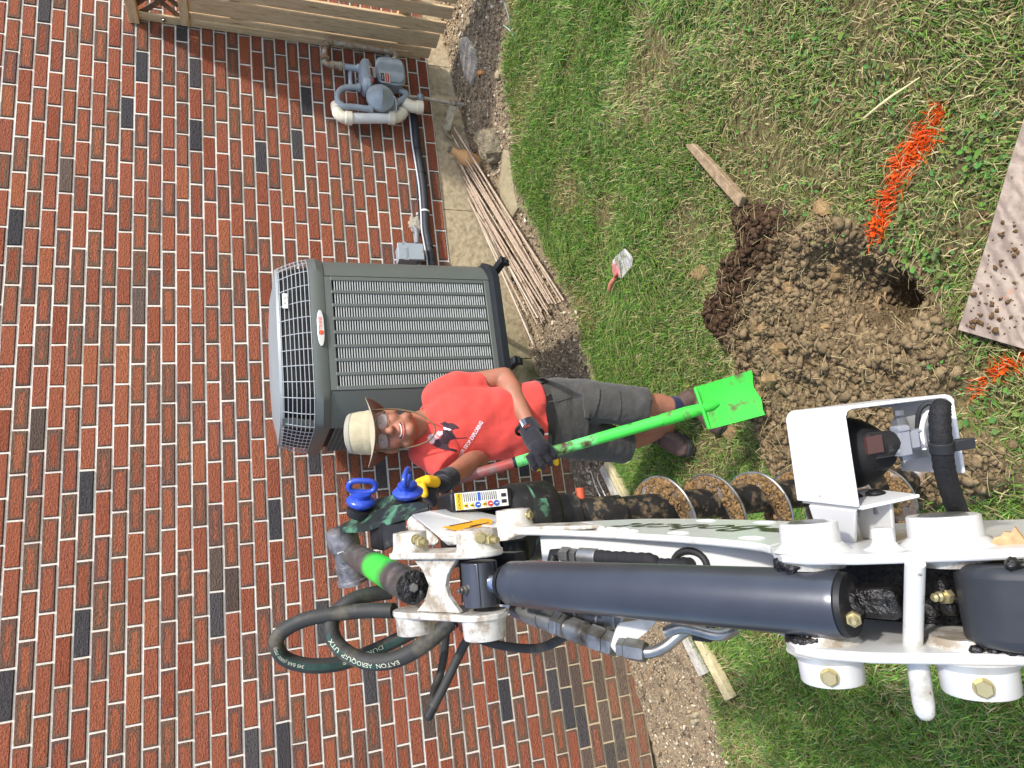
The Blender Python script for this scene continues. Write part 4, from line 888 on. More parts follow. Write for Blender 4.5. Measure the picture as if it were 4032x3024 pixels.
def patch(nm, poly, mat, lift):                            # outline in study pixels of the chest crop
    pts = [(1680 + a / 4.233, 1640 + b / 4.233) for a, b in poly]; q = np.array([mp(x, y, .14) for x, y in pts]); o_ = q.mean(0); uv = np.stack([(q - o_) @ RX, (q - o_) @ UZ], 1)
    g = .0026; xs = np.arange(uv[:, 0].min(), uv[:, 0].max() + g, g); ys = np.arange(uv[:, 1].min(), uv[:, 1].max() + g, g); vi = {}; vs = []; fs = []
    def vid(i, j):
        if (i, j) not in vi: vi[(i, j)] = len(vs); vs.append(o_ + RX * xs[i] + UZ * ys[j])
        return vi[(i, j)]
    for i in range(len(xs) - 1):
        for j in range(len(ys) - 1):
            if inpoly(np.array([xs[i] + g / 2]), np.array([ys[j] + g / 2]), [tuple(v) for v in uv])[0]: fs.append((vid(i, j), vid(i + 1, j), vid(i + 1, j + 1), vid(i, j + 1)))
    if not fs: return
    mb = MB(); mb.add(drape(vs, lift), fs); mb.build(nm, mat, shirt, smooth=80, fixn=False)
patch('print_animal', [(275, 110), (340, 75), (400, 110), (450, 100), (530, 150), (560, 190), (450, 215), (460, 260), (520, 350), (690, 345), (695, 357), (520, 362), (430, 385), (400, 470), (430, 530), (540, 555), (565, 575), (500, 590), (400, 560), (360, 570), (250, 525), (170, 480), (190, 400), (290, 360), (310, 240), (340, 190), (310, 140)], M_PRINTD, .0018)
patch('print_collar', [(330, 170), (440, 210), (435, 228), (315, 215)], M_PRINTW, .0026)
patch('print_load', [(95, 360), (140, 285), (210, 290), (270, 350), (215, 385), (190, 450), (130, 455), (95, 400)], M_PRINTG, .0026)
patch('print_sack', [(215, 285), (250, 235), (315, 240), (315, 290), (270, 330)], M_PRINTG, .0026)
# shorts
b = MB(); b.loft([(mp(x, yc, t), RX * hw, HV * dp, 2.4) for x, yc, hw, dp, t in ((2088, 1652, .166, .128, .006), (2120, 1650, .168, .130, .006), (2200, 1640, .172, .128, .0), (2270, 1640, .165, .118, -.005))], 32)
b.tube([mp(2160, 1578, .0), mp(2300, 1580, .035), mp(2420, 1590, .07), mp(2542, 1600, .10)], [.10, .097, .09, .082], 22); b.tube([mp(2160, 1705, -.01), mp(2290, 1725, -.03), mp(2380, 1745, -.05), mp(2466, 1757, -.07)], [.10, .095, .086, .08], 22)
def foldS(P): a = (P - PM) @ RX; z = P[:, 2]; return (fbm(a * 9 + z * 2, z * 13, 9.1, 3) - .45) * .02 + (vnoise(a * 20, z * 34, 2) - .5) * .007 * np.clip((.52 - z) * 6, .15, 1)
shorts = fuse(b, 'shorts', M_SHORT, man, .0065, 5, disp=foldS)
mb = MB(); mb.rings([[mp(x, 1651, .006) + RX * hw * math.cos(t) * .99 + HV * dp * math.sin(t) for t in np.linspace(0, 6.283, 36, endpoint=False)] for x, hw, dp in ((2102, .160, .124), (2103, .176, .139), (2134, .178, .141), (2135, .160, .124))]); mb.build('belt', M_BELT, shorts)
dg2 = shorts.data; bv = BVHTree.FromPolygons([tuple(np.array(v.co) + wloc(shorts)) for v in dg2.vertices], [tuple(p.vertices) for p in dg2.polygons])
def pocket(nm, poly, mat, lift):
    q = [mp(x, y, .2) for x, y in poly]; n_ = 7; g = [[(1 - u_) * ((1 - v_) * q[0] + v_ * q[1]) + u_ * ((1 - v_) * q[3] + v_ * q[2]) for v_ in np.linspace(0, 1, n_)] for u_ in np.linspace(0, 1, n_)]
    top = drape([p for r_ in g for p in r_], lift); mb = MB(); fs = [(i * n_ + j, i * n_ + j + 1, (i + 1) * n_ + j + 1, (i + 1) * n_ + j) for i in range(n_ - 1) for j in range(n_ - 1)]
    m_ = n_ * n_; ed = [i for i in range(n_)] + [i * n_ + n_ - 1 for i in range(1, n_)] + [(n_ - 1) * n_ + j for j in range(n_ - 2, -1, -1)] + [i * n_ for i in range(n_ - 2, 0, -1)]
    bot = [top[i] - HV * (lift + .004) for i in ed]; L_ = len(ed); fs += [(ed[i], ed[(i + 1) % L_], m_ + (i + 1) % L_, m_ + i) for i in range(L_)]
    mb.add(list(top) + bot, fs); mb.build(nm, mat, shorts, smooth=50)
pocket('pocket_flap', [(2322, 1512), (2334, 1640), (2372, 1646), (2390, 1530)], M_SHORT, .010); pocket('cargo_pocket', [(2352, 1520), (2360, 1636), (2470, 1650), (2466, 1535)], M_SHORT, .004); pocket('side_flap', [(2155, 1478), (2172, 1506), (2206, 1496), (2196, 1476)], M_SHORT, .008); pocket('pocket_welt', [(2140, 1592), (2150, 1600), (2285, 1560), (2276, 1548)], M_SHORT, .003)
pocket('white_tag', [(2144, 1708), (2147, 1714), (2163, 1712), (2160, 1704)], M_PVCW, .006)
# boots and sock
def boot(heel, toe, ank, nm):
    d = nrm((toe - heel) * V(1, 1, 0)); s = V(-d[1], d[0], 0); L = np.linalg.norm(toe - heel); b = MB(); z = lambda p, h: p + V(0, 0, h)
    b.loft([(heel + d * L * f_ + V(0, 0, h), s * w_, V(0, 0, hh_), 2.6) for f_, h, w_, hh_ in ((-.03, .045, .02, .025), (.06, .05, .036, .045), (.25, .055, .04, .052), (.5, .052, .043, .045), (.72, .044, .048, .036), (.9, .036, .043, .028), (1.0, .03, .02, .014))], 18)
    b.tube([heel + d * L * .24 + V(0, 0, .05), (heel + d * L * .2 + V(0, 0, .10)), ank + V(0, 0, .02)], [.048, .047, .046], 16)
    o_ = fuse(b, nm, M_BOOT, man, .005, 4)
    ol = [(-.03, .022), (.08, .040), (.3, .040), (.55, .045), (.75, .051), (.92, .044), (1.02, .02)]; pl2 = [(f_ * L, w_) for f_, w_ in ol] + [(f_ * L, -w_) for f_, w_ in ol[::-1]]
    mb = MB(); mb.prism(pl2, heel, d, s, V(0, 0, 1), .0, .024); mb.build('sole', M_SOLE, o_, bevel=.004)
    for q in range(5):
        c_ = heel + d * L * (.34 + .07 * q) + V(0, 0, .118 - .012 * q); mb = MB(); mb.tube([c_ - s * .026, c_ + V(0, 0, .006) + d * .008, c_ + s * .026], .003, 6); mb.build('lace', M_BLK, o_)
    return o_
hl, tl_ = G(2742, 1540), G(2872, 1694); hl[2] = tl_[2] = min(hl[2], tl_[2]) + .012; boot(hl, tl_, AL - V(0, 0, .05), 'boot')
tr_ = G(2752, 1772); hr = tr_ + nrm(V(.155, .21, 0)) * .26; hr[2] = tr_[2] = ghgt(hr[0], hr[1])[0] + .006; boot(hr, tr_, AR - V(0, 0, .01), 'boot')
mb = MB(); mb.tube([mp(2640, 1599, .124), mp(2690, 1601, .125)], [.045, .047], 18); mb.build('sock', M_SOCK, man, smooth=60)
# ------------------------------------------------------------------ the shovel
M_SHOV = simple('green_sprayed_steel', (62, 196, 66), .5, 0, var=.08, scale=14, dirt=(92, 96, 62), dirtamt=.28, dscale=16, bump=.15)
M_HANDLE = simple('chipped_green_handle', (104, 218, 120), .55, 0, var=.1, scale=12, dirt=(74, 52, 34), dirtamt=.62, dscale=20)
M_REDH = simple('worn_red_handle', (150, 56, 48), .4, .1, var=.2, scale=20, dirt=(118, 96, 92), dirtamt=.85, dscale=18)
tip = G(2992, 1546, .012); HL = mp(2136, 1790, .27); ax = nrm(HL - tip); sk = tip + ax * np.linalg.norm(gnd(2772, 1616) - tip) * .80
def onax(x, y):                                            # point of the shaft line nearest the ray
    d = nrm(ray(x, y)); w0 = tip - CAM; a_, b_, c_, d_, e_ = ax @ ax, ax @ d, d @ d, ax @ w0, d @ w0; return tip + ax * ((b_ * e_ - c_ * d_) / (a_ * c_ - b_ * b_))
sk = onax(2764, 1618); topp = onax(1690, 1934)
sh = thing('shovel', 'bright green square shovel with a red topped shaft held by the man', 'shovel', tip)
pa, pb = onax(2350, 1730), onax(2030, 1829)
def pt(p, q, r_, nm, mt, r2=None): mb = MB(); mb.tube([p, q], [r_, r_ if r2 is None else r2], 18); return mb.build(nm, mt, sh, smooth=50)
pt(sk - ax * .02, pa, .0225, 'lower_shaft', simple('bright_green_shaft', (70, 205, 76), .45, 0, var=.05, scale=10, dirt=(60, 110, 60), dirtamt=.05)); pt(pa, pb, .0215, 'middle_shaft', M_HANDLE); pt(pb, topp, .0205, 'upper_shaft', M_REDH, .0215)
mb = MB(); p_ = onax(2030, 1829); mb.lathe(p_ - ax * .006, ax, [(0, .0225), (.012, .0225)], 18); mb.build('black_ring', M_BLK, sh)
vw = nrm(CAM - sk); bn = nrm(vw - ax * (vw @ ax)); bs = np.cross(ax, bn); bn = nrm(bn * .96 + bs * .1); bs = np.cross(ax, bn)
L_ = np.linalg.norm(sk - tip); hw = .090
prof = lambda x: .012 * (1 - (x / hw) ** 2) * -1
gx = np.linspace(-hw, hw, 9); gy = np.linspace(0, L_, 7)
fr = [[tip + bs * x * (1 - .05 * (y / L_)) + ax * (y + .006 * math.sin(x * 60)) + bn * (.012 * (x / hw) ** 2 + .012 * (y / L_) ** 3) for x in gx] for y in gy]
mb = MB(); vs_ = [p for r_ in fr for p in r_] + [p - bn * .003 for r_ in fr for p in r_]; n9 = 9; m9 = 63
fs_ = [(i * 9 + j, i * 9 + j + 1, (i + 1) * 9 + j + 1, (i + 1) * 9 + j) for i in range(6) for j in range(8)]; fs_ += [tuple(q + m9 for q in f_[::-1]) for f_ in fs_]
ed = list(range(9)) + [i * 9 + 8 for i in range(1, 7)] + [54 + j for j in range(7, -1, -1)] + [i * 9 for i in range(5, 0, -1)]
fs_ += [(ed[i], ed[(i + 1) % len(ed)], ed[(i + 1) % len(ed)] + m9, ed[i] + m9) for i in range(len(ed))]
mb.add(vs_, fs_); bl_ = mb.build('blade', M_SHOV, sh, smooth=40)
mb = MB(); mb.box(sk + bn * .014, (2 * hw * .95, .012, .022), [bs, ax, bn]); mb.build('foot_tread', M_SHOV, bl_, bevel=.004)
mb = MB(); mb.loft([(sk - ax * .07 + bn * .004, bs * .008, bn * .004, 2), (sk - ax * .04 + bn * .01, bs * .018, bn * .012, 2), (sk + ax * .06, bs * .026, bn * .026, 2), (sk + ax * .16, bs * .0245, bn * .0245, 2)], 16); mb.build('socket', M_SHOV, bl_, smooth=60)
mb = MB(); c_ = sk - ax * .085 + bn * .0075; mb.loft([(c_ + bs * x - ax * y + bn * .0, bs * .012, ax * w_, 2) for x, y, w_ in ((0, 0, .02), (.005, .01, .03))], 10) if False else None
# ------------------------------------------------------------------ gloved hands
def glove(knuck, mids, tips, palm, wrist, r_):
    b = MB(); b.limb([wrist, palm[0], palm[1]], [.040, .046, .044], 14, .75, HV)
    for kx, m_, t_ in zip(knuck, mids, tips): b.limb([kx * .5 + palm[1] * .5, kx, m_, t_], [r_ * 1.05, r_ * 1.1, r_, r_ * .85], 10)
    return b
kn_ = [mp(2084, 1800, .315), mp(2112, 1790, .32), mp(2140, 1777, .32), mp(2164, 1765, .315)]
md_ = [mp(2100, 1830, .32), mp(2131, 1826, .325), mp(2160, 1809, .325), mp(2182, 1790, .32)]
tp_ = [mp(2106, 1846, .285), mp(2138, 1842, .285), mp(2167, 1826, .285), mp(2188, 1806, .285)]
b = glove(kn_, md_, tp_, [mp(2094, 1720, .25), mp(2125, 1765, .30)], mp(2084, 1690, .215), .0145)
b.limb([mp(2130, 1745, .27), mp(2158, 1790, .255), mp(2170, 1815, .25)], [.016, .015, .013], 10)
g1_ = fuse(b, 'glove', M_GLOVE, man, .0036, 3)
mb = MB(); q0, q1 = mp(2074, 1668, .20), mp(2102, 1718, .245); mb.tube([q0, (q0 + q1) / 2, q1], [.0405, .043, .046], 18); mb.build('cuff', M_GLOVE, g1_, smooth=60)
mb = MB(); mb.limb([mp(2140, 1843, .275), mp(2105, 1848, .275)], [.008, .009], 8); mb.limb([mp(2186, 1812, .295), mp(2191, 1822, .285)], [.0145, .012], 10); mb.build('yellow_fingertip', M_GLOVEY, g1_)
a_ = nrm(mp(2102, 1718, .245) - mp(2074, 1668, .20)); n1 = nrm(HV - a_ * (HV @ a_)); s1 = np.cross(a_, n1)
n1w = nrm(n1 * .86 - s1 * np.sign(s1 @ RX) * -.2 + UZ * .3); n1w = nrm(n1w - a_ * (n1w @ a_)); s1 = np.cross(a_, n1w)
wc = mp(2068, 1690, .20) + n1w * .044; 
mb = MB(); mb.box(wc, (.038, .046, .011), [a_, s1, n1w]); wt = mb.build('watch', simple('silver_watch_case', (196, 190, 188), .25, .6), man, bevel=.006)
mb = MB(); mb.box(wc + n1w * .0062, (.028, .035, .001), [a_, s1, n1w]); mb.build('watch_screen', simple('watch_glass', (92, 98, 116), .08), wt)
mb = MB(); mb.tube([mp(2064, 1688, .20) + (n1w * math.cos(t) * .034 + s1 * math.sin(t) * .034) for t in np.linspace(0, 6.283, 20, endpoint=False)], .007, 6, closed=True, up=a_); mb.build('watch_strap', M_BLK, wt)
tb = wc + a_ * .028 + n1w * .006; mb = MB(); mb.box(tb, (.022, .04, .006), [a_, s1, n1w]); tbo = mb.build('cuff_tab', M_GLOVE, g1_, bevel=.002)
text('tab_lettering', 'IRONCLAD', .009, tb + n1w * .0042, -s1 if (s1 @ RX) < 0 else s1, np.cross(n1w, -s1 if (s1 @ RX) < 0 else s1), simple('red_print', (214, 52, 48), .5), tbo, sx=.8)
# upper hand round the top of the shaft
wv_ = mp(1768, 1890, .26)
b = MB(); hp2 = topp
b.limb([wv_, mp(1735, 1905, .30), mp(1700, 1912, .315)], [.036, .042, .036], 14, .8, HV)
for (x0, y0, x1, y1, x2, y2) in ((1672, 1905, 1664, 1935, 1680, 1965), (1690, 1915, 1684, 1950, 1702, 1985), (1712, 1925, 1700, 1955, 1716, 1975), (1650, 1900, 1640, 1925, 1652, 1950)): b.limb([mp(x0, y0, .345), mp(x1, y1, .375), mp(x2, y2, .36)], [.0145, .0145, .013], 10)
b.limb([mp(1720, 1895, .32), mp(1690, 1890, .36), mp(1655, 1895, .37)], [.017, .015, .013], 10)
g2_ = fuse(b, 'glove', M_GLOVE, man, .0036, 3)
mb = MB(); mb.tube([mp(1778, 1878, .25), mp(1740, 1898, .29)], [.040, .043], 18); mb.build('cuff', M_GLOVE, g2_, smooth=60)
b = MB(); b.limb([mp(1712, 1898, .35), mp(1680, 1893, .37), mp(1648, 1900, .375)], [.022, .021, .015], 12); b.limb([mp(1664, 1918, .395), mp(1672, 1946, .40)], [.0155, .014], 10); b.limb([mp(1642, 1908, .385), mp(1648, 1934, .39)], [.015, .013], 10)
fuse(b, 'yellow_palm', M_GLOVEY, g2_, .0034, 2)
# ------------------------------------------------------------------ the small excavator: its white arm reaching out in front of the camera
MO = V(-.091086, -3.311529, 1.379918); MA = V(.107134, .915412, .387999); ML_ = V(.993221, -.11624, 0); MN = V(-.045101, -.385369, .92166)
MAX = [MA, ML_, MN]
def MW(a, l, n): return MO + MA * a + ML_ * l + MN * n
def Mof(P): d = np.asarray(P) - MO; return V(d @ MA, d @ ML_, d @ MN)
def onl(x, y, l): return Mof(onpl(x, y, MO + ML_ * l, ML_))
def onn(x, y, n): return Mof(onpl(x, y, MO + MN * n, MN))
def paint(name, c, dirtc, amt, ds=14, rust=None, rough=.35, scr=.0):
    k = N(name); f = k.noise(9, 4); cl = lin(c); cc = k.ramp(f, [(.3, tuple(v * .93 for v in cl)), (.7, cl)])
    d = k.noise(ds, 8, .68); cc = k.mix(k.ramp(d, [(.66 - amt * .25, (0,) * 3), (.78 - amt * .2, (.85,) * 3)]), cc, lin(dirtc))
    s = k.noise(70, 6, .7); cc = k.mix(k.ramp(s, [(.66, (0,) * 3), (.72, (.8,) * 3)]), cc, lin((70, 60, 50)))
    if rust: r = k.noise(22, 6, .7, dist=.5); cc = k.mix(k.ramp(r, [(.66, (0,) * 3), (.72, (.9,) * 3)]), cc, lin(rust))
    k.col(cc); k.set(Roughness=rough); k.b.inputs['Specular IOR Level'].default_value = .5; k.b.inputs['Coat Weight'].default_value = .25; k.b.inputs['Coat Roughness'].default_value = .2
    k.bump(k.noise(40, 4), .06, .004); return k.m
M_WHITE = paint('white_machine_paint', (202, 202, 198), (150, 142, 124), .26, rust=None)
M_WHITED = paint('dirty_white_machine_paint', (202, 200, 192), (128, 112, 88), .85, 26, rust=(104, 70, 46))
M_LAMPW = paint('white_lamp_guard_paint', (208, 208, 207), (160, 152, 136), .12, rust=(130, 76, 40))
M_CYL = simple('dark_blue_grey_cylinder', (74, 77, 84), .28, .5, var=.12, scale=12, spec=.5, bump=.05, bscale=60)
M_STEEL = simple('bare_steel', (150, 150, 148), .38, .85, var=.2, scale=40, dirt=(86, 78, 66), dirtamt=.35)
M_CHROME = simple('chrome_rod', (214, 218, 226), .12, 1.0, var=.03)
M_GREASE = simple('black_grease', (22, 20, 19), .35, 0, var=.3, scale=60, bump=.9, bscale=70, bd=.01, spec=.5)
M_DARK = simple('black_worn_steel', (34, 34, 35), .5, .2, var=.3, scale=30, dirt=(98, 92, 84), dirtamt=.12, dscale=30, bump=.2)
M_YZINC = simple('yellow_zinc_bolt', (176, 164, 122), .35, .7, var=.1)
M_RUBBER = simple('black_rubber', (38, 38, 39), .6, 0, var=.2, scale=40)
ex = thing('excavator', 'white excavator arm with a dark hydraulic cylinder reaching towards the brick wall', 'excavator', MW(-.2, 0, -.3) * V(1, 1, 0) + V(0, 0, gz(-.1, -3.6)))
def disc(c, r, n=14, a0=0, a1=6.2832): return [(c[0] + r * math.cos(t), c[1] + r * math.sin(t)) for t in np.linspace(a0, a1, n)]
top = [(-.42, -.26), (-.3, -.14), (-.22, -.075), (-.15, -.035), (-.09, -.008), (-.03, .018), (.02, .027), (.05, .020), (.072, -.005), (.092, -.042), (.12, -.070), (.16, -.089), (.22, -.106), (.30, -.122), (.42, -.134), (.52, -.140), (.60, -.138), (.66, -.130)]
far = [(.70 + .045 * math.cos(t), -.172 + .045 * math.sin(t)) for t in np.linspace(1.2, -1.5, 8)]
bot = [(.655, -.25), (.60, -.31), (.52, -.36), (.40, -.375), (.25, -.36), (.05, -.27), (-.2, -.34), (-.42, -.45)]
PLT = top + far + bot
def lo_(a_): return .056 + max(0.0, a_ - .10) * .035        # the arm widens slightly towards its tip
nearp = [p for p in top if p[0] < .1] + [(.10, -.052), (.10, -.325)] + [(.05, -.32), (-.2, -.36), (-.42, -.45)]
farp = [(.10, -.052)] + [p for p in top if p[0] > .1] + far + bot[:5] + [(.10, -.325)]
for s in (1, -1):
    for q in (nearp, farp):
        n_ = len(q); A_ = [MW(a_, lo_(a_) * s, b_) for a_, b_ in q]; B_ = [MW(a_, (lo_(a_) - .011) * s, b_) for a_, b_ in q]
        mb = MB(); mb.add(A_ + B_, [tuple(range(n_)), tuple(range(2 * n_ - 1, n_ - 1, -1))] + [(i, (i + 1) % n_, n_ + (i + 1) % n_, n_ + i) for i in range(n_)]); mb.build('side_plate' if q is nearp else 'arm_side', M_WHITE, ex, bevel=.003)
mb = MB(); tp4 = [(.08, -.15), (.3, -.150), (.62, -.160), (.62, -.172), (.3, -.162), (.08, -.162)]; mb.add([MW(a_, -(lo_(a_) - .0115), b_) for a_, b_ in tp4] + [MW(a_, lo_(a_) - .0115, b_) for a_, b_ in tp4], [tuple(range(5, -1, -1)), tuple(range(6, 12))] + [(i, (i + 1) % 6, 6 + (i + 1) % 6, 6 + i) for i in range(6)]); mb.build('top_plate', M_WHITE, ex, bevel=.002)
mb = MB(); mb.prism([(-.42, -.30), (-.15, -.135), (.078, -.135), (.078, -.160), (-.15, -.160), (-.42, -.34)], MO, MA, MN, ML_, -.0445, .0445); mb.build('greasy_floor', M_GREASE, ex)
mb = MB(); mb.prism([(.0, -.255), (.55, -.268), (.55, -.278), (.0, -.267)], MO, MA, MN, ML_, -.044, .044); mb.build('bottom_plate', M_WHITE, ex)
# doubling plate on the arm tip with its weld
mb = MB(); mb.prism([(.47, -.160), (.50, -.143), (.62, -.142), (.66, -.136)] + far + [(.62, -.222), (.56, -.215)], MO + ML_ * .012, MA, MN, ML_, .0595, .067); mb.build('doubler_plate', M_WHITED, ex, bevel=.002)
mb = MB(); mb.limb([MW(.46, .070, -.16), MW(.50, .072, -.18), MW(.55, .074, -.214)], [.006, .0075, .006], 8); mb.limb([MW(.44, .069, -.148), MW(.40, .068, -.152)], [.006, .005], 8); mb.build('weld_bead', M_WHITE, ex)
for a_, n_ in ((.40, -.155), (.30, -.15), (.36, -.335), (.24, -.32), (.16, -.12)):
    mb = MB(); mb.ball(MW(a_, lo_(a_), n_), (.022, .004, .007), 10, MAX); mb.build('plug_weld', M_WHITE, ex)
# bosses
def boss(a_, n_, l0, l1, r, bolt=None, mat=M_WHITE, flare=1.35):
    s = 1 if l1 > 0 else -1; d = abs(l1 - l0); o = MW(a_, l0, n_); mb = MB()
    mb.lathe(o, ML_ * s, [(0, r * flare), (d * .12, r * (flare * .55 + .45)), (d * .28, r * 1.03), (d * .95, r), (d, r * .97), (d, r * .74), (d * .93, r * .72), (d * .93, .001)], 28); ob = mb.build('pin_boss', mat, ex, smooth=40)
    mb = MB(); mb.lathe(o + ML_ * s * d * .93, ML_ * s, [(0, r * .70), (.002, r * .69), (.004, r * .60), (.004, .001)], 24); mb.build('pin', M_STEEL if mat is M_WHITE else M_WHITED, ob, smooth=40)
    if bolt:
        t = bolt; u = MA * math.cos(t) + MN * math.sin(t); c = o + ML_ * s * d * .62 + u * (r * .97); mb = MB(); mb.lathe(c, u, [(0, .010), (.002, .010)], 16); mb.hexn(c + u * .002, u, .0085, .0065); mb.build('bolt', M_YZINC, ob)
    return ob
boss(.032, -.02, .056, .088, .0325); boss(-.095, -.072, .056, .088, .036)
boss(.030, -.02, -.056, -.090, .034, 1.9); boss(-.105, -.060, -.056, -.092, .036, 1.9)
for a_, n_, r in ((.032, -.02, .034), (-.10, -.066, .036)):
    for s in (1, -1):
        mb = MB(); mb.lathe(MW(a_, .045 * s, n_), ML_ * -s, [(0, r * 1.2), (.004, r * 1.05), (.009, r)], 24); mb.build('inner_boss', M_WHITED, ex, smooth=40)
mb = MB(); mb.lathe(MW(-.045, .056, -.03), ML_, [(0, .022), (.004, .0145), (.009, .0115), (.022, .0115), (.0235, .009), (.0235, .001)], 20); mb.build('locating_peg', M_WHITE, ex, smooth=40)
mb = MB(); mb.tube([MW(-.082, .046, .0), MW(-.055, -.046, -.035)], [.0098, .0098], 18); mb.build('cross_bar', M_WHITE, ex, smooth=60)
mb = MB(); mb.lathe(MW(-.057, -.056, -.035), -ML_ + MA * .05 - MN * .10, [(0, .0108), (.052, .0108), (.062, .0095), (.067, .006), (.0685, .001)], 18); mb.build('hook_peg', M_WHITE, ex, smooth=60)
# bucket cylinder
P0, P1 = MW(.0, 0, 0), MW(.535, 0, .0)
mb = MB(); mb.tube_ax(MW(-.006, 0, .0), MA, [(0, .030), (.002, .0355), (.010, .0376), (.50, .0376), (.504, .0372), (.508, .0362), (.512, .0365), (.540, .036), (.543, .034), (.543, .02)], 40, True); cyl_ = mb.build('cylinder_barrel', M_CYL, ex, smooth=35)
mb = MB(); mb.tube_ax(MW(-.012, 0, .0), MA, [(0, .034), (.006, .0352), (.0062, .02)], 32, True); mb.build('end_cap', M_DARK, cyl_, smooth=35)
mb = MB(); mb.box(MW(-.030, 0, -.03), (.05, .034, .04), MAX); mb.build('base_eye', M_GREASE, cyl_, bevel=.008)
mb = MB(); mb.tube([MW(.53, 0, 0), MW(.60, 0, .012)], [.0195, .0195], 20); mb.build('piston_rod', M_CHROME, cyl_, smooth=60)
mb = MB(); mb.tube_ax(MW(.545, 0, .0), MA, [(0, .030), (.006, .030), (.008, .026), (.012, .026)], 24, True); mb.build('gland', M_DARK, cyl_, smooth=35)
mb = MB(); mb.prism([(.560, -.06), (.70, -.04), (.70, -.02), (.560, -.035)], MO, MA, MN, ML_, -.0445, .0445); mb.build('link_back_plate', M_DARK, ex)
mb = MB(); mb.prism(disc((.598, .018), .030, 22, 0, 6.0), MO, MA, MN, ML_, -.037, .037); mb.prism([(.575, -.006), (.598, -.012), (.598, .048), (.575, .040)], MO, MA, MN, ML_, -.0365, .0365); ey_ = mb.build('rod_eye', M_CYL, cyl_, smooth=40, bevel=.0015)
def nipple(c, ax, mat, par, s=1.0): mb = MB(); mb.hexn(c, ax, .0072 * s, .006 * s); mb.lathe(np.asarray(c) + nrm(ax) * .006 * s, ax, [(0, .0042 * s), (.004 * s, .0042 * s), (.0055 * s, .0028 * s), (.009 * s, .0036 * s), (.011 * s, .002 * s)], 12); return mb.build('grease_nipple', mat, par, smooth=40)
nipple(MW(.600, -.006, .047), MN, M_STEEL, ey_, 1.15); nipple(MW(-.016, -.012, .012), MN - MA * .4, M_YZINC, cyl_, 1.2)
# end of the next cylinder
mb = MB(); mb.prism([(-.098, -.075), (-.104, -.040), (-.118, -.022), (-.15, -.014), (-.5, -.05), (-.5, -.17), (-.098, -.13)], MO, MA, MN, ML_, -.041, .041); bx_ = mb.build('cylinder_guard', simple('satin_black_guard', (48, 50, 53), .42, .1, var=.12, spec=.5), ex, bevel=.012, bseg=4, smooth=40)
nipple(MW(-.092, .006, -.05), MN + MA * .4, M_YZINC, bx_, 1.3)
def lumps(cs, mat, nm, par, seed=0):
    r = np.random.default_rng(seed); b = MB()
    for c, s in cs: b.ball(np.asarray(c), s * (.8 + .4 * r.random(3)), 8, MAX)
    o_ = fuse(b, nm, mat, par, .0026, 1, disp=lambda P: (fbm(P[:, 0] * 160, P[:, 1] * 160, P[:, 2] * 160, 3) - .45) * .006); return o_
lumps([(MW(.045 + .022 * math.cos(t), .043 - .006 * (q % 2), -.008 + .020 * math.sin(t)), .0075) for q, t in enumerate(np.linspace(-.6, 1.9, 9))], M_GREASE, 'grease_clump', ex, 1)
lumps([(MW(.04 + .028 * math.cos(t), -.042, -.01 + .022 * math.sin(t)), .0065) for t in np.linspace(.2, 2.3, 9)], M_GREASE, 'grease_clump', ex, 2)
lumps([(MW(-.16 - .015 * q, .043, -.022 - .006 * q), .0085) for q in range(8)], M_GREASE, 'grease_clump', ex, 3)
lumps([(MW(-.115 - .014 * q, -.044, -.030 - .004 * q), .0065) for q in range(9)], M_GREASE, 'grease_clump', ex, 4)
lumps([(MW(-.010, .006, -.002), .008), (MW(-.014, -.006, -.004), .010), (MW(-.012, -.018, .002), .008)], M_GREASE, 'grease_clump', ex, 5)
lumps([(MW(-.088, .004, -.05), .010), (MW(-.090, .016, -.048), .008), (MW(-.09, -.008, -.055), .009)], M_GREASE, 'grease_clump', ex, 6)
# link with two pins between rod eye and the hitch
LP = [(.595, .018), (.752, .050)]
d_ = nrm(V(LP[1][0] - LP[0][0], LP[1][1] - LP[0][1])); pn = V(-d_[1], d_[0]); t0_ = math.atan2(d_[1], d_[0])
outl = disc(LP[1], .040, 9, t0_ - 1.45, t0_ + 1.45) + disc(LP[0], .043, 9, t0_ + math.pi - 1.45, t0_ + math.pi + 1.45)
lk = thing('link', '', '', (0, 0, 0)) if False else None
for s in (1, -1):
    mb = MB(); mb.prism(outl, MO, MA, MN, ML_, .046 * s, .057 * s); mb.build('link_plate', M_WHITED, ex, bevel=.0025)
boss(LP[0][0], LP[0][1], .057, .092, .036, 2.6, M_WHITED, 1.12); boss(LP[1][0], LP[1][1], .057, .092, .031, 2.9, M_WHITED, 1.12)
boss(LP[0][0], LP[0][1], -.057, -.090, .036, None, M_WHITED, 1.12); boss(LP[1][0], LP[1][1], -.057, -.090, .034, None, M_WHITED, 1.12)
for (a_, n_), l_ in ((LP[0], .074), (LP[1], .074)):
    u = MA; c = MW(a_ - .038, l_, n_ + .006); mb = MB(); mb.hexn(c, -u + MN * .1, .0105, .010); mb.tube([c - u * .008, c - u * .022], [.0055, .0055], 10); mb.build('clamp_nut', M_YZINC, ex)
o_ = MW(LP[0][0], 0, LP[0][1]); da = MA * d_[0] + MN * d_[1]; dn = MN * d_[0] - MA * d_[1]
wb = [(.034 + .006 * 0, -.045)]
wb = [(.026, .045), (.05 + .0, .018), (.056, 0), (.05, -.018), (.026, -.045), (.128, -.045), (.106, -.026), (.094, 0), (.106, .026), (.128, .045)]
mb = MB(); mb.prism(wb, o_ + dn * .030, da, ML_, dn, -.012, .0); mb.build('link_web', M_WHITED, ex, bevel=.002)
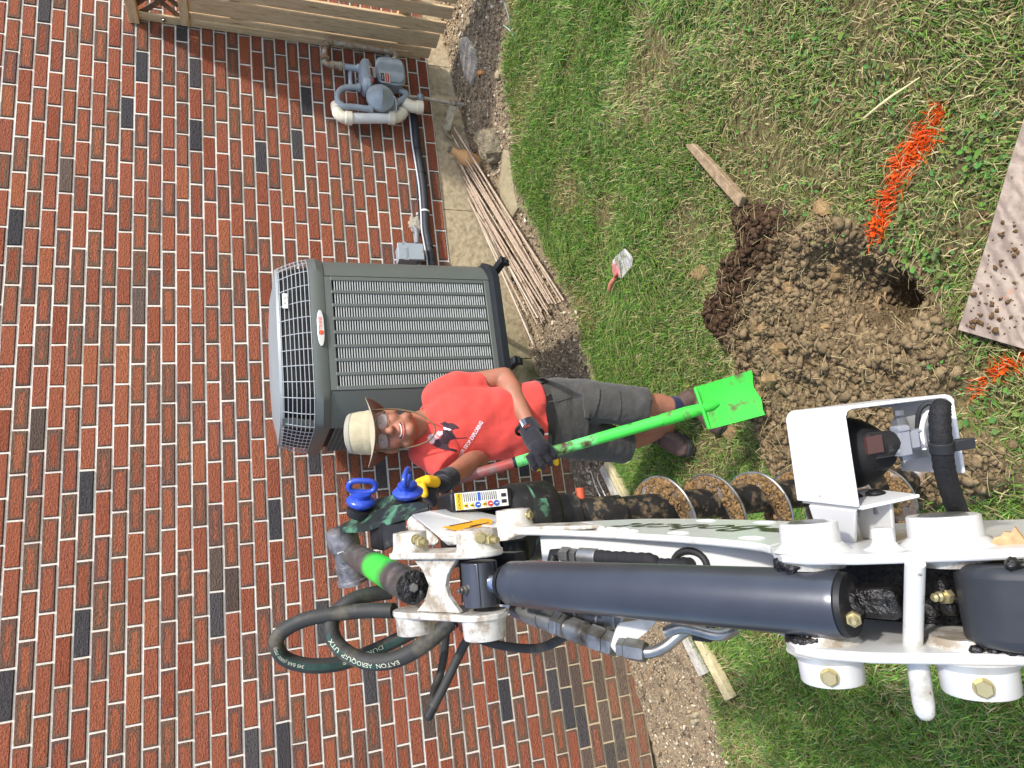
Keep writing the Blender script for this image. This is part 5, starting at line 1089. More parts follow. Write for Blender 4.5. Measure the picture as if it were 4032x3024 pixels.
# arm tip pin boss
boss(.702, -.172, .078, .112, .036, 3.4, M_WHITED, 1.15)
mb = MB(); mb.tube([MW(.702, .05, -.172), MW(.702, -.06, -.172)], [.026, .026], 20); mb.build('arm_pin', M_DARK, ex)
# service hose with woven sleeve from the grommet to an elbow
g0 = onn(2712, 2180, -.149); gp_ = MW(g0[0], .014, -.149)
mb = MB(); mb.tube([gp_ + MA * .026 * math.cos(t) * 1.15 + ML_ * .022 * math.sin(t) for t in np.linspace(0, 6.283, 24, endpoint=False)], .0058, 8, closed=True, up=MN); mb.build('grommet', M_RUBBER, ex, smooth=80)
hs = bez([gp_ - MN * .03 - MA * .01, gp_ + MN * .008 + MA * .01, gp_ + MN * .020 + MA * .05, MW(.34, .022, -.125), MW(.40, .024, -.128), MW(.455, .027, -.124)], 60)
mb = MB(); mb.tube(hs, [.0125 + .0007 * math.sin(i * 1.9) + .0005 * math.sin(i * .7) for i in range(len(hs))], 14); slv = mb.build('hose_sleeve', simple('black_woven_sleeve', (30, 30, 32), .75, 0, var=.3, scale=300, bump=.5, bscale=500), ex, smooth=80)
e_ = hs[-1]; dv = nrm(hs[-1] - hs[-4]); mb = MB(); mb.lathe(e_ - dv * .006, dv, [(0, .0135), (.002, .0148), (.036, .0148), (.038, .0125)], 18); mb.build('hose_ferrule', M_STEEL, slv, smooth=30)
mb = MB(); mb.hexn(e_ + dv * .036, dv, .0125, .013); mb.hexn(e_ + dv * .052, dv, .0145, .020); mb.build('hose_nut', M_STEEL, slv)
mb = MB(); q_ = e_ + dv * .070; mb.limb([q_, q_ + dv * .018, q_ + dv * .022 - ML_ * .022 + MN * .006, q_ + dv * .02 - ML_ * .034 - MN * .01], [.0115, .012, .012, .011], 12); mb.build('hose_elbow', M_DARK, slv)
# lettering on the arm side
M_OLIVE = simple('dark_olive_decal', (58, 58, 36), .4, 0, var=.2, scale=60)
text('arm_lettering', 'Bobcat', .125, V(0, 0, 0), MA, MN, M_OLIVE, ex, ext=0, shear=.35, bend=lambda c: np.array([MW(.335 + x * .80, lo_(.335 + x * .80) + .0009, -.235 + y) for x, y in c[:, :2]]))
def decal(nm, poly, mat, par=ex, l=.0568): mb = MB(); mb.add([MW(a_, lo_(a_) + .0009, b_ - .02) for a_, b_ in poly], [tuple(range(len(poly)))]); return mb.build(nm, mat, par)
em = decal('arm_emblem', [(.190, -.222), (.165, -.200), (.142, -.190), (.125, -.178), (.10, -.186), (.085, -.205), (.095, -.222), (.118, -.228), (.128, -.215), (.15, -.214), (.17, -.218)], M_OLIVE)
for q in range(4): decal('emblem_streak', [(.19 + .008 * q, -.180 - .014 * q), (.15 + .01 * q, -.172 - .012 * q), (.145 + .01 * q, -.176 - .012 * q), (.185 + .008 * q, -.186 - .014 * q)], M_OLIVE)
# work lamp in its guard, bolted to the side of the arm
TL, TR, BR_, BLc = dep(3372, 1998, .785), dep(3312, 1604, .80), dep(3752, 1545, .765), dep(3812, 1905, .75)
DV = dep(3138, 1972, .885) - TL
TL, TR, BR_, BLc = [np.asarray(p) for p in (TL, TR, BR_, BLc)]
def panel(nm, a, b, d, th, inward, par, mat=M_LAMPW):
    mb = MB(); q = [a, b, b + d, a + d]; mb.add(q + [p + inward * th for p in q], [(0, 1, 2, 3), (7, 6, 5, 4), (0, 4, 5, 1), (1, 5, 6, 2), (2, 6, 7, 3), (3, 7, 4, 0)]); return mb.build(nm, mat, par, bevel=.0012)
cx_ = (TL + TR + BR_ + BLc) / 4; up_ = nrm((TL + TR) / 2 - cx_); rt_ = nrm((TR + BR_) / 2 - cx_)
panel('guard_top', TL - rt_ * .0, TR - rt_ * .008, DV, .0042, -up_, ex); panel('guard_side', TR - up_ * .008, BR_ + up_ * .010, DV * .98, .0042, -rt_, ex); panel('guard_bottom', BR_ - rt_ * .010, BLc + rt_ * .012, DV * .8, .0042, up_, ex)
for c_, u1, u2 in ((TR, -rt_, -up_), (BR_, -rt_, up_)):
    mb = MB(); r_ = .011; o2 = c_ + u1 * r_ + u2 * r_; ar = [(-math.cos(t), -math.sin(t)) for t in np.linspace(0, math.pi / 2, 6)]
    sec = [o2 + u1 * q[0] * r_ + u2 * q[1] * r_ for q in ar] + [o2 + u1 * q[0] * (r_ - .0042) + u2 * q[1] * (r_ - .0042) for q in ar[::-1]]; mb.rings([sec, [p + DV * .98 for p in sec]]); mb.build('guard_corner', M_LAMPW, ex, smooth=40)
lb0, lb1 = TL - up_ * .004 + rt_ * .001, dep(3560, 1890, .79); lbm = TL * .25 + BLc * .75
mb = MB(); q = [TL - up_ * .006, TL - up_ * .006 + DV, TL * .35 + BLc * .65 + DV * .85, TL * .42 + BLc * .58]; mb.add(q + [p - rt_ * .0042 for p in q], [(0, 1, 2, 3), (7, 6, 5, 4), (0, 4, 5, 1), (1, 5, 6, 2), (2, 6, 7, 3), (3, 7, 4, 0)]); lp_ = mb.build('guard_base', M_LAMPW, ex, bevel=.0012)
for f_, g_ in ((.28, .5), (.45, .42)):
    c_ = (TL * (1 - f_) + BLc * f_) + DV * g_ + rt_ * .001; mb = MB(); mb.lathe(c_, rt_, [(0, .0115), (.002, .011), (.005, .006), (.0058, .001)], 18); mb.build('carriage_bolt', M_DARK, lp_, smooth=60); mb = MB(); mb.hexn(c_ - rt_ * .006, -rt_, .0098, .008); mb.tube([c_ - rt_ * .012, c_ - rt_ * .024], [.0052, .0052], 10); mb.build('nut', M_STEEL, lp_)
# stand-off foot joining guard and arm
f0 = TL * .80 + BLc * .20; 
for s0, s1, nm in ((.02, .95, 0), ):
    A_, B_ = TL - up_ * .010 + DV * .12 - rt_ * .004, TL - up_ * .010 + DV * .9 - rt_ * .004; Am, Bm = Mof(A_), Mof(B_)
    A2, B2 = MW(Am[0] + .02, .057, Am[2] - .035), MW(Bm[0] + .0, .057, Bm[2] - .02)
    mb = MB(); th2 = nrm(np.cross(B_ - A_, A2 - A_)) * .005; q = [A_, B_, B2, A2]; mb.add(q + [p + th2 for p in q], [(0, 1, 2, 3), (7, 6, 5, 4), (0, 4, 5, 1), (1, 5, 6, 2), (2, 6, 7, 3), (3, 7, 4, 0)]); mb.build('bracket_foot', M_LAMPW, ex, bevel=.0015)
    C_ = A_ * .35 + TL * .25 + BLc * .4 - rt_ * .004 + DV * .1; Cm = Mof(C_); q = [C_, C_ + DV * .62, MW(Cm[0] + .06, .057, Cm[2] - .06), MW(Cm[0] + .01, .057, Cm[2] - .02)]; th2 = nrm(np.cross(q[1] - q[0], q[3] - q[0])) * .005
    mb = MB(); mb.add(q + [p + th2 for p in q], [(0, 1, 2, 3), (7, 6, 5, 4), (0, 4, 5, 1), (1, 5, 6, 2), (2, 6, 7, 3), (3, 7, 4, 0)]); mb.build('bracket_foot', M_LAMPW, ex, bevel=.0015)
# lamp
npl = nrm(np.cross(TR - TL, DV)); npl = npl if npl @ (cx_ - TL) > 0 else -npl; la = nrm(DV - npl * (DV @ npl)); lc_ = (TL + TR) / 2 + npl * .054 + DV * .12; mb = MB(); pf = [(-.012, .012), (-.010, .019), (0, .027), (.014, .036), (.034, .044), (.075, .049), (.09, .048)]
rr_ = []; uu = nrm(np.cross(la, rt_)); 
mb.tube_ax(lc_ + la * .004 - up_ * .0, la, pf, 36, True); lamp = mb.build('lamp_shell', simple('black_lamp_plastic', (20, 20, 21), .75, 0, var=.2), ex, smooth=50)
bk = lc_ - la * .004; mb = MB(); mb.lathe(bk + la * .004, -la, [(0, .021), (.006, .021), (.012, .017), (.014, .002)], 24); mb.build('lamp_neck', M_DARK, lamp, smooth=40)
cn_ = dep(3500, 1745, .765); mb = MB(); mb.tube([dep(3430, 1755, .765), dep(3530, 1742, .765)], [.0155, .0145], 18); mb.build('connector_body', M_DARK, lamp, smooth=40)
mb = MB(); c_ = dep(3440, 1750, .750); mb.box(c_, (.016, .019, .004), [-up_, rt_, -la]); mb.build('red_sticker', simple('faded_red_sticker', (62, 34, 28), .6), lamp)
mb = MB()
for dx_, dy_, sx_, sy_ in ((3548, 1735, .012, .034), (3575, 1732, .016, .020), (3608, 1728, .014, .022), (3545, 1690, .012, .006), (3545, 1775, .012, .006), (3590, 1700, .014, .004), (3595, 1755, .014, .004)): mb.box(dep(dx_, dy_, .755), (sx_, sy_, .012), [-up_, rt_, -la])
mb.build('plug', simple('pale_grey_plug', (120, 121, 126), .5), lamp, bevel=.0015)
mb = MB(); c_ = dep(3555, 1690, .785); mb.box(dep(3600, 1720, .79), (.034, .05, .004), [-up_, rt_, -la]); mb.lathe(dep(3540, 1660, .79), nrm(rt_), [(-.012, .016), (-.010, .016), (-.010, .009), (.002, .009)], 6); mb.tube([dep(3540, 1635, .79), dep(3538, 1615, .79)], [.0055, .0055], 10); mb.build('lamp_bolt', M_STEEL, lamp, smooth=30)
for pts, r_, mt in (([(3612, 1690, .76), (3620, 1620, .755), (3655, 1588, .75), (3690, 1605, .745), (3700, 1640, .745)], .0028, M_RUBBER), ([(3640, 1770, .75), (3630, 1690, .75), (3650, 1630, .748), (3690, 1622, .745)], .0028, M_PVCW)):
    mb = MB(); mb.tube(bez([dep(*p) for p in pts], 26), r_, 8); mb.build('lamp_wire', mt, lamp, smooth=60)
hp_ = bez([dep(3712, 1585, .74), dep(3700, 1640, .735), dep(3708, 1760, .735), dep(3722, 1860, .745), dep(3760, 1985, .76), dep(3790, 2060, .80)], 50)
mb = MB(); mb.tube(hp_, [.0085 + .0025 * min(1, i / 8) + .0004 * math.sin(i * 2.3) for i in range(len(hp_))], 12); lo_ = mb.build('wiring_loom', simple('braided_loom', (27, 27, 28), .7, 0, var=.5, scale=260, bump=.6, bscale=420), ex, smooth=80)
ti = len(hp_) * 2 // 5; dv = nrm(hp_[ti + 1] - hp_[ti - 1]); mb = MB(); mb.lathe(hp_[ti] - dv * .006, dv, [(0, .0125), (.012, .0125)], 14); mb.box(hp_[ti] + up_ * -.014 - la * .004, (.018, .012, .016), [up_, dv, la]); mb.build('zip_tie', M_RUBBER, lo_, bevel=.001)
# couplers and tubes on the left of the arm
def coupler(p, q, r, nm='quick_coupler'):
    d = nrm(q - p); L = np.linalg.norm(q - p); mb = MB(); pf = []
    for f0_, f1_, k_ in ((0, .10, .86), (.10, .30, 1.0), (.30, .33, .88), (.33, .44, 1.0)): pf += [(f0_ * L, r * k_), (f1_ * L, r * k_)]
    pf += [(.44 * L, r * .8), (.60 * L, r * .8), (.60 * L, r * 1.02), (.73 * L, r * 1.02), (.74 * L, r * .9), (.8 * L, r * .9)]
    mb.lathe(p, d, pf, 22); ob = mb.build(nm, M_STEEL, ex, smooth=30)
    mb = MB(); mb = None
    for f_, k_, h_ in ((.445, 1.14, .06), (.52, 1.1, .04), (.80, 1.12, .12), (.93, 1.05, .07)): mb = MB(); mb.hexn(p + d * L * f_, d, r * k_, L * h_); mb.build('coupler_nut', M_STEEL, ob)
    return ob
coupler(dep(2030, 2395, 1.20), dep(2425, 2540, 1.03), .0185); coupler(dep(2130, 2395, 1.22), dep(2480, 2455, 1.04), .0175)
ca = dep(2425, 2540, 1.03); mb = MB(); q = [dep(2440, 2450, 1.03), dep(2425, 2480, 1.02), dep(2405, 2545, 1.02), dep(2425, 2572, 1.02), dep(2460, 2560, 1.02), dep(2560, 2480, 1.0), dep(2600, 2430, 1.0)]; tn = nrm(np.cross(q[4] - q[0], q[2] - q[0])) * .006; mb.add(q + [p + tn for p in q], [tuple(range(7)), tuple(range(13, 6, -1))] + [(i, (i + 1) % 7, 7 + (i + 1) % 7, 7 + i) for i in range(7)]); mb.build('coupler_bracket', M_WHITE, ex, bevel=.002)
mb = MB(); d = nrm(dep(2520, 2562, 1.0) - dep(2440, 2548, 1.02)); mb.hexn(dep(2440, 2548, 1.02), d, .015, .012); mb.hexn(dep(2470, 2553, 1.01), d, .0165, .03); mb.build('tube_nut', M_STEEL, ex)
for pts in ([(2500, 2562, 1.0), (2560, 2568, .99), (2620, 2545, .98), (2690, 2490, .975), (2760, 2465, .97)], [(2620, 2490, .98), (2680, 2470, .97), (2740, 2480, .965), (2830, 2500, .95), (2900, 2475, .95)]):
    mb = MB(); mb.tube(bez([dep(*p) for p in pts], 30), .0085, 12); mb.build('steel_tube', M_STEEL, ex, smooth=60)
mb = MB(); mb.box(dep(2770, 2490, .97), (.03, .022, .02), MAX); mb.build('tube_clamp', M_DARK, ex, bevel=.002)
wc_ = thing('wood_chip', 'torn pale wood chip stuck on the black grease of the excavator arm', 'wood chip', dep(3960, 2170, .70)); b = MB()
mb = MB(); p0 = dep(3880, 2205, .705); p1 = dep(4045, 2130, .70); uu = nrm(p1 - p0); ww = nrm(np.cross(MN, uu)); r = np.random.default_rng(4); N_ = 9
up_r = [p0 + (p1 - p0) * t + ww * (.012 + .006 * r.random()) for t in np.linspace(0, 1, N_)]; dn_r = [p0 + (p1 - p0) * t - ww * (.010 + .008 * r.random()) for t in np.linspace(0, 1, N_)]; ol = up_r + dn_r[::-1]; k2 = len(ol)
mb.add([p + MN * (.006 + .003 * r.random()) for p in ol] + list(ol), [tuple(range(k2)), tuple(range(2 * k2 - 1, k2 - 1, -1))] + [(i, (i + 1) % k2, k2 + (i + 1) % k2, k2 + i) for i in range(k2)]); mb.build('splinter', simple('torn_wood', (176, 142, 104), .85, var=.3, scale=90, bump=.6), wc_)
# ------------------------------------------------------------------ earth auger hanging from the arm
AXY = V(.095, -2.38, 0)
def AZ(x): return zat(x, AXY[0], AXY[1])
M_GREENSP = simple('green_oversprayed_steel', (38, 42, 40), .5, .2, var=.3, scale=40, dirt=(96, 150, 118), dirtamt=.5, dscale=16)
M_SOILED = simple('soil_caked_blade', (150, 150, 148), .5, .6, var=.2, scale=40, dirt=(112, 88, 58), dirtamt=1.15, dscale=13, bump=.5, bscale=60, bd=.01)
au = thing('auger', 'black earth auger with soil caked spiral blade hanging from the excavator arm', 'auger', V(AXY[0], AXY[1], gz(AXY[0], AXY[1])))
z_ht, z_gt, z_gb, z_cb = AZ(1752), AZ(1985), AZ(2180), AZ(2262)
AH = nrm(V(CAM[0], CAM[1], 0) - AXY); AR_ = V(-AH[1], AH[0], 0)
def P(z, x=0, y=0): return AXY + V(x, y, z) + AR_ * .04 * (z - 1.5)   # hangs a little out of plumb
mb = MB()
def hbox(mb, x0, x1, y0, y1, za, zb_): mb.box(P((za + zb_) / 2) + AR_ * (x0 + x1) / 2 + AH * (y0 + y1) / 2, (x1 - x0, y1 - y0, zb_ - za), [AR_, AH, V(0, 0, 1)])
hbox(mb, .030, .077, -.06, .07, z_gt - .004, z_ht); hbox(mb, -.09, .035, -.06, .02, z_gt - .004, z_ht); hbox(mb, -.09, .031, .02, .068, z_ht - .03, z_ht - .001); hbox(mb, -.09, .031, .02, .069, z_gt - .003, z_gt + .02)
mb.build('motor_housing', M_DARK, au, bevel=.006)
mb = MB(); mb.hexn(P((z_ht + z_gt) / 2 - .02) + AR_ * .0 + AH * .02, AH, .019, .02); mb.tube([P((z_ht + z_gt) / 2 - .02) + AH * .04, P((z_ht + z_gt) / 2 - .02) + AH * .048], [.011, .011], 12); mb.build('housing_nut', M_STEEL, au)
mb = MB(); mb.lathe(P(z_gt + .01), V(0, 0, -1), [(0, .06), (.012, .086), (.03, .092), (.06, .092), (.062, .088), (.066, .092), (z_gt - z_gb - .01, .092), (z_gt - z_gb, .086), (z_gt - z_gb + .012, .06)], 40); mb.build('gearbox', M_DARK, au, smooth=35)
mb = MB(); mb.lathe(P(z_gt - .045), V(0, 0, -1), [(0, .0925), (.004, .0932), (.036, .0932), (.04, .0925)], 40); mb.build('gearbox_band', M_GREENSP, au, smooth=35)
mb = MB(); mb.lathe(P(z_gb), V(0, 0, -1), [(0, .058), (.004, .060), (z_gb - z_cb - .004, .060), (z_gb - z_cb, .056)], 30); mb.build('output_hub', M_DARK, au, smooth=35)
zt_ = .03
mb = MB(); mb.lathe(P(z_cb), V(0, 0, -1), [(0, .045), (.003, .047), (.125, .047), (.128, .041), (z_cb - zt_ - .1, .041), (z_cb - zt_, .012)], 28); mb.build('auger_shaft', simple('scuffed_black_shaft', (32, 32, 32), .5, .1, var=.3, dirt=(128, 110, 84), dirtamt=.38, dscale=34), au, smooth=35)
mb = MB(); c_ = dep(2292, 1940, 1.69); mb.tube([P(AZ(2295)) + AR_ * .03, P(AZ(2295)) + AR_ * .074], [.011, .011], 14); mb.build('shear_pin', simple('orange_red_pin', (182, 84, 56), .5), au)
mb = MB(); mb.tube(bez([P(AZ(2265)) + AR_ * .060, P(AZ(2290)) + AR_ * .066, P(AZ(2330)) + AR_ * .062, P(AZ(2335)) + AR_ * .056, P(AZ(2300)) + AR_ * .058], 20), .0022, 6); mb.build('pin_clip', M_STEEL, au)
def helix(z0, z1, r0, r1, pitch, th, nm, mat, ph):
    n = int((z0 - z1) / pitch * 40); top = []; 
    for i in range(n + 1):
        z = z0 - (z0 - z1) * i / n; t = ph - 2 * math.pi * (z0 - z) / pitch; u = V(math.cos(t), math.sin(t), 0); g = min(1, i / 8) 
        top.append((P(z) + u * r0, P(z - .012) + u * (r0 + (r1 - r0) * (.35 + .65 * g))))
    vs_ = [p for a, b in top for p in (a, a * .5 + b * .5 + V(0, 0, .002), b, b - V(0, 0, th), a - V(0, 0, th))]; fs = []
    for i in range(n): 
        for j in range(5): k_ = (j + 1) % 5; fs.append((i * 5 + j, i * 5 + k_, i * 5 + 5 + k_, i * 5 + 5 + j))
    fs += [(4, 3, 2, 1, 0), tuple(n * 5 + j for j in range(5))]; mb = MB(); mb.add(vs_, fs); return mb.build(nm, mat, au, smooth=50)
zf0 = AZ(2505); fl = helix(zf0, .08, .036, .092, .152, .006, 'spiral_blade', M_SOILED, 2.2)
mb = MB(); pts = []
n = int((zf0 - .08) / .152 * 40)
for i in range(n + 1):
    z = zf0 - (zf0 - .08) * i / n; t = 2.2 - 2 * math.pi * (zf0 - z) / .152; pts.append(P(z - .014) + V(math.cos(t), math.sin(t), 0) * (.036 + .057 * (.35 + .65 * min(1, i / 8))))
mb.tube(pts, .0035, 6); mb.build('blade_edge', M_STEEL, fl, smooth=60)
r = np.random.default_rng(12); Ps = []
for _ in range(5200):
    z = r.uniform(.1, zf0 - .03); t = 2.2 - 2 * math.pi * (zf0 - z) / .152; q = r.random() ** .6; rad = .04 + .048 * q
    if fbm(np.array([t * 1.3]), np.array([q * 2.0]), 5.5, 3)[0] < .36 : continue
    Ps.append(P(z - .012 * q + .003) + V(math.cos(t), math.sin(t), 0) * rad)
Ps = np.array(Ps); S = .0025 + .005 * r.random(len(Ps)) ** 2
cl_ = clods('clinging_soil', Ps, S, M_CLOD, np.array(lin((128, 102, 68))) * (.75 + .5 * r.random((len(Ps), 1))), .7, 13); cl_.parent = au; cl_.location = tuple(-wloc(au))
# warning label
fo = P((z_ht + z_gt) / 2) + AR_ * .0545 + AH * .0715; wl2 = (z_ht - z_gt) * .86
def lab(nm, cx, cz, sx_, sz_, mat, lift=.0, par=None): mb = MB(); mb.box(fo + AR_ * cx + V(0, 0, cz) + AH * lift, (sx_, .0012, sz_), [AR_, AH, V(0, 0, 1)]); return mb.build(nm, mat, par or au)
lbw = lab('warning_label', 0, 0, .038, wl2, simple('label_white', (226, 226, 220), .5))
M_YEL = simple('label_yellow', (226, 190, 50), .5); M_LBLU = simple('label_blue', (52, 92, 178), .5); M_LRED = simple('label_red', (206, 70, 66), .5); M_INK = simple('label_ink', (46, 46, 50), .6)
lab('yellow_head', 0, wl2 * .43, .036, wl2 * .12, M_YEL, .001, lbw)
text('label_heading', 'CAUTION', .0085, fo + V(0, 0, wl2 * .43) + AH * .0022, AR_, V(0, 0, 1), M_INK, lbw, ext=0, sx=.85)
for i in range(17):
    if 7 <= i <= 8: continue
    lab('text_line', .0075, wl2 * (.335 - .038 * i), .018, .0011, M_INK, .001, lbw)
lab('blue_field', .0075, wl2 * .05, .019, wl2 * .055, M_LBLU, .001, lbw)
for i, (kd, mt) in enumerate((('t', M_YEL), ('t', M_YEL), ('c', M_LBLU), ('t', M_YEL), ('c', M_LRED), ('c', M_LBLU))):
    c_ = fo + AR_ * -.0105 + V(0, 0, wl2 * (.32 - .118 * i)) + AH * .0012; mb = MB()
    if kd == 't': mb.prism([(-.0068, -.005), (.0068, -.005), (0, .0068)], c_, AR_, V(0, 0, 1), AH, 0, .0006)
    else: mb.lathe(c_, AH, [(0, .0068), (.0006, .0066), (.0006, .001)], 16)
    mb.build('pictogram', mt, lbw); lab('pictogram_mark', -.0105, wl2 * (.32 - .118 * i) - .001, .0022, .006, M_INK if kd == 't' else simple('pictogram_white', (230, 230, 230), .5), .0026, lbw)
for i in range(2): lab('figure_mark', -.008 + .014 * i, -wl2 * .42, .008, .012, M_INK, .001, lbw)
# hitch: hub, long tube, side plates, white link housing, the two blue handled pins
hb0, hb1 = dep(1338, 2078, 1.83), dep(1398, 2296, 1.85); hd = nrm(hb1 - hb0); L = np.linalg.norm(hb1 - hb0)
ht = thing('auger_hitch', 'black hitch with green oversprayed tube joining the auger to the excavator arm', 'hitch', (hb0 + hb1) / 2)
mb = MB(); mb.lathe(hb0, hd, [(0, .022), (.004, .04), (.012, .042), (L * .36, .042), (L * .37, .036), (L * .62, .036), (L * .63, .040), (L * .88, .040), (L * .9, .046), (L * .95, .046), (L * .96, .03), (L, .024)], 30); mb.build('swivel_hub', simple('worn_grey_steel', (140, 138, 140), .45, .5, var=.3, scale=30, dirt=(58, 52, 48), dirtamt=.6), ht, smooth=35)
mb = MB(); mb.box(hb0 + hd * L * .5 - nrm(ray(1370, 2190)) * .038, (L * .2, .05, .012), [hd, nrm(np.cross(ray(1370, 2190), hd)), nrm(ray(1370, 2190))]); mb.build('collar', M_STEEL, ht, bevel=.003)
ta = dep(1625, 2312, 1.215); tb_ = dep(1395, 2185, 1.80)
k = N('green_sprayed_tube'); f = k.noise(30, 6, .7); g = k.noise(7, 3); P_ = k.n('SeparateXYZ'); mpn = k.n('VectorMath', operation='DISTANCE'); k.l(k.pos(), mpn.inputs[0]); mpn.inputs[1].default_value = tuple(ta * .6 + tb_ * .4)
md = k.math('ADD', mpn.outputs['Value'], k.math('MULTIPLY', k.math('SUBTRACT', f, .5), .10)); c = k.mix(k.ramp(md, [(.055, (1,) * 3), (.125, (0,) * 3)]), k.ramp(f, [(.35, lin((58, 56, 54))), (.6, lin((92, 88, 84))), (.75, lin((134, 126, 116)))]), lin((70, 222, 74))); k.col(c); k.set(Roughness=.4, Metallic=.2); M_TUBEG = k.m
t0_, t1_ = MW(.752 - .0, 0, .05), dep(1392, 2185, 1.69); td = nrm(t1_ - t0_); ts = MW(.740, 0, .062) 
mb = MB(); mb.tube([ta, tb_], [.0305, .0305], 30); tb2 = mb.build('hitch_tube', M_TUBEG, ht, smooth=40)
tdn = nrm(ta - tb_); mb = MB(); mb.lathe(ta, tdn, [(0, .0298), (.0022, .0295), (.003, .027), (.003, .001)], 30); mb.build('tube_cap', M_GREASE, tb2, smooth=40)
mb = MB(); mb.hexn(ta + tdn * .003, tdn, .0085, .009); mb.tube([ta + tdn * .012, ta + tdn * .017], [.0048, .0048], 10); mb.hexn(ta + tdn * .002 - MA * -.012, tdn, .004, .005); mb.build('cap_bolt', M_STEEL, tb2)
lumps([(ta + tdn * .004 + (-MA * math.cos(t) - ML_ * math.sin(t)) * .027, .0055) for t in np.linspace(.3, 2.2, 7)], M_GREASE, 'grease_clump', tb2, 8)
def slab(pts, d, nm, mat, par, bev=.003): mb = MB(); n_ = len(pts); mb.add(list(pts) + [p + d for p in pts], [tuple(range(n_)), tuple(range(2 * n_ - 1, n_ - 1, -1))] + [(i, (i + 1) % n_, n_ + (i + 1) % n_, n_ + i) for i in range(n_)]); return mb.build(nm, mat, par, bevel=bev)
cp_ = [dep(1336, 2080, 1.74), dep(1345, 2064, 1.76), dep(1420, 2022, 1.74), dep(1540, 1988, 1.66), dep(1650, 1972, 1.58), dep(1690, 1980, 1.55), dep(1686, 1996, 1.53), dep(1560, 2036, 1.58), dep(1430, 2076, 1.68)]
slab(cp_, -ML_ * .014, 'cradle_plate', M_GREENSP, ht); 
cq = [dep(1384, 1984, 1.80), dep(1560, 1942, 1.74), dep(1600, 1960, 1.70), dep(1592, 1985, 1.66), dep(1385, 2032, 1.76)]; slab(cq, -ML_ * .02, 'cradle_block', M_GREENSP, ht)
slab([dep(1500, 2060, 1.62), dep(1596, 2030, 1.58), dep(1602, 2120, 1.55), dep(1510, 2170, 1.60)], nrm(ray(1550, 2090)) * .05, 'cradle_cheek', M_DARK, ht)
slab([dep(1455, 2080, 1.70), dep(1500, 2060, 1.62), dep(1510, 2170, 1.60), dep(1462, 2160, 1.70)], nrm(ray(1550, 2090)) * .03, 'cradle_cheek', M_DARK, ht)
# white housing with the yellow sticker
k_ = [dep(1612, 2028, 1.50), dep(1690, 2012, 1.52), dep(1950, 2076, 1.36), dep(1730, 2126, 1.34)]
wbx = slab(k_, -MN * .10, 'white_housing', M_WHITE, ht, .008)
ks = [dep(1600, 2055, 1.485), dep(1622, 2026, 1.49), dep(1730, 2122, 1.335), dep(1722, 2150, 1.33), dep(1622, 2138, 1.40)]
slab(ks, nrm(ray(1650, 2090)) * .04, 'white_cheek', M_WHITED, ht, .006)
slab([dep(1722, 2118, 1.33), dep(1960, 2085, 1.32), dep(2040, 2105, 1.31), dep(1990, 2130, 1.30), dep(1760, 2150, 1.31)], -MN * .05, 'lower_flange', M_WHITED, ht, .004)
nq = nrm(np.cross(k_[1] - k_[0], k_[3] - k_[0])); nq = nq if nq @ (CAM - k_[0]) > 0 else -nq
def onq(x, y): return onpl(x, y, (k_[0] + k_[1] + k_[2] + k_[3]) / 4 + nq * .006, nq)
slab([onq(1740, 2077), onq(1905, 2042), onq(1938, 2047), onq(1938, 2062), onq(1825, 2095)], nq * .0008, 'yellow_sticker', simple('ochre_sticker', (214, 150, 34), .45, var=.12, scale=60, dirt=(110, 80, 40), dirtamt=.2, dscale=40), ht, 0)
for q in ((1770, 2074, 1860, 2057), (1830, 2086, 1925, 2060), (1850, 2075, 1900, 2066)):
    mb = MB(); mb.bar(onq(q[0], q[1]) + nq * .002, onq(q[2], q[3]) + nq * .002, .0022, .0006, up=nq); mb.build('sticker_mark', M_INK, ht)
# blue pins
M_BLUE = simple('blue_enamel', (40, 70, 176), .28, 0, var=.06, scale=12, spec=.5, coat=.4)
def bluepin(base, tip_, rx_, nm, lab_, turn):
    d = nrm(tip_ - base); L = np.linalg.norm(tip_ - base); b_ = thing(nm, lab_, 'hitch pin', base); mb = MB()
    mb.lathe(base, d, [(0, .020), (L * .08, .021), (L * .10, .028), (L * .18, .036), (L * .28, .038), (L * .36, .032), (L * .41, .022), (L * .45, .024), (L * .55, .024), (L * .6, .012)], 30); mb.build('pin_head', M_BLUE, b_, smooth=60)
    v = nrm(ray(*pix2(base)[:2])); s = nrm(np.cross(d, v)); s = s * math.cos(turn) + np.cross(d, s) * math.sin(turn); c = base + d * L * .77
    st = [c + s * (.033 * math.copysign(abs(math.cos(t)) ** .6, math.cos(t))) + d * (L * .205 * math.copysign(abs(math.sin(t)) ** .9, math.sin(t))) for t in np.linspace(0, 6.283, 36, endpoint=False)]
    mb = MB(); mb.tube(st, .0072, 10, closed=True, up=np.cross(s, d)); mb.build('pin_handle', M_BLUE, b_, smooth=80); mb = MB(); mb.lathe(base - d * .02, d, [(0, .03), (.004, .034), (.018, .034), (.022, .026)], 26); mb.build('washer', M_DARK, b_, smooth=30)
bluepin(dep(1420, 2000, 1.72), dep(1428, 1890, 1.70), .03, 'hitch_pin', 'blue handled hitch pin with its ring facing the camera above the excavator link', .05)
bluepin(dep(1608, 1965, 1.66), dep(1600, 1856, 1.64), .03, 'hitch_pin', 'blue handled hitch pin turned edge on, beside the gloved hand', 1.35)
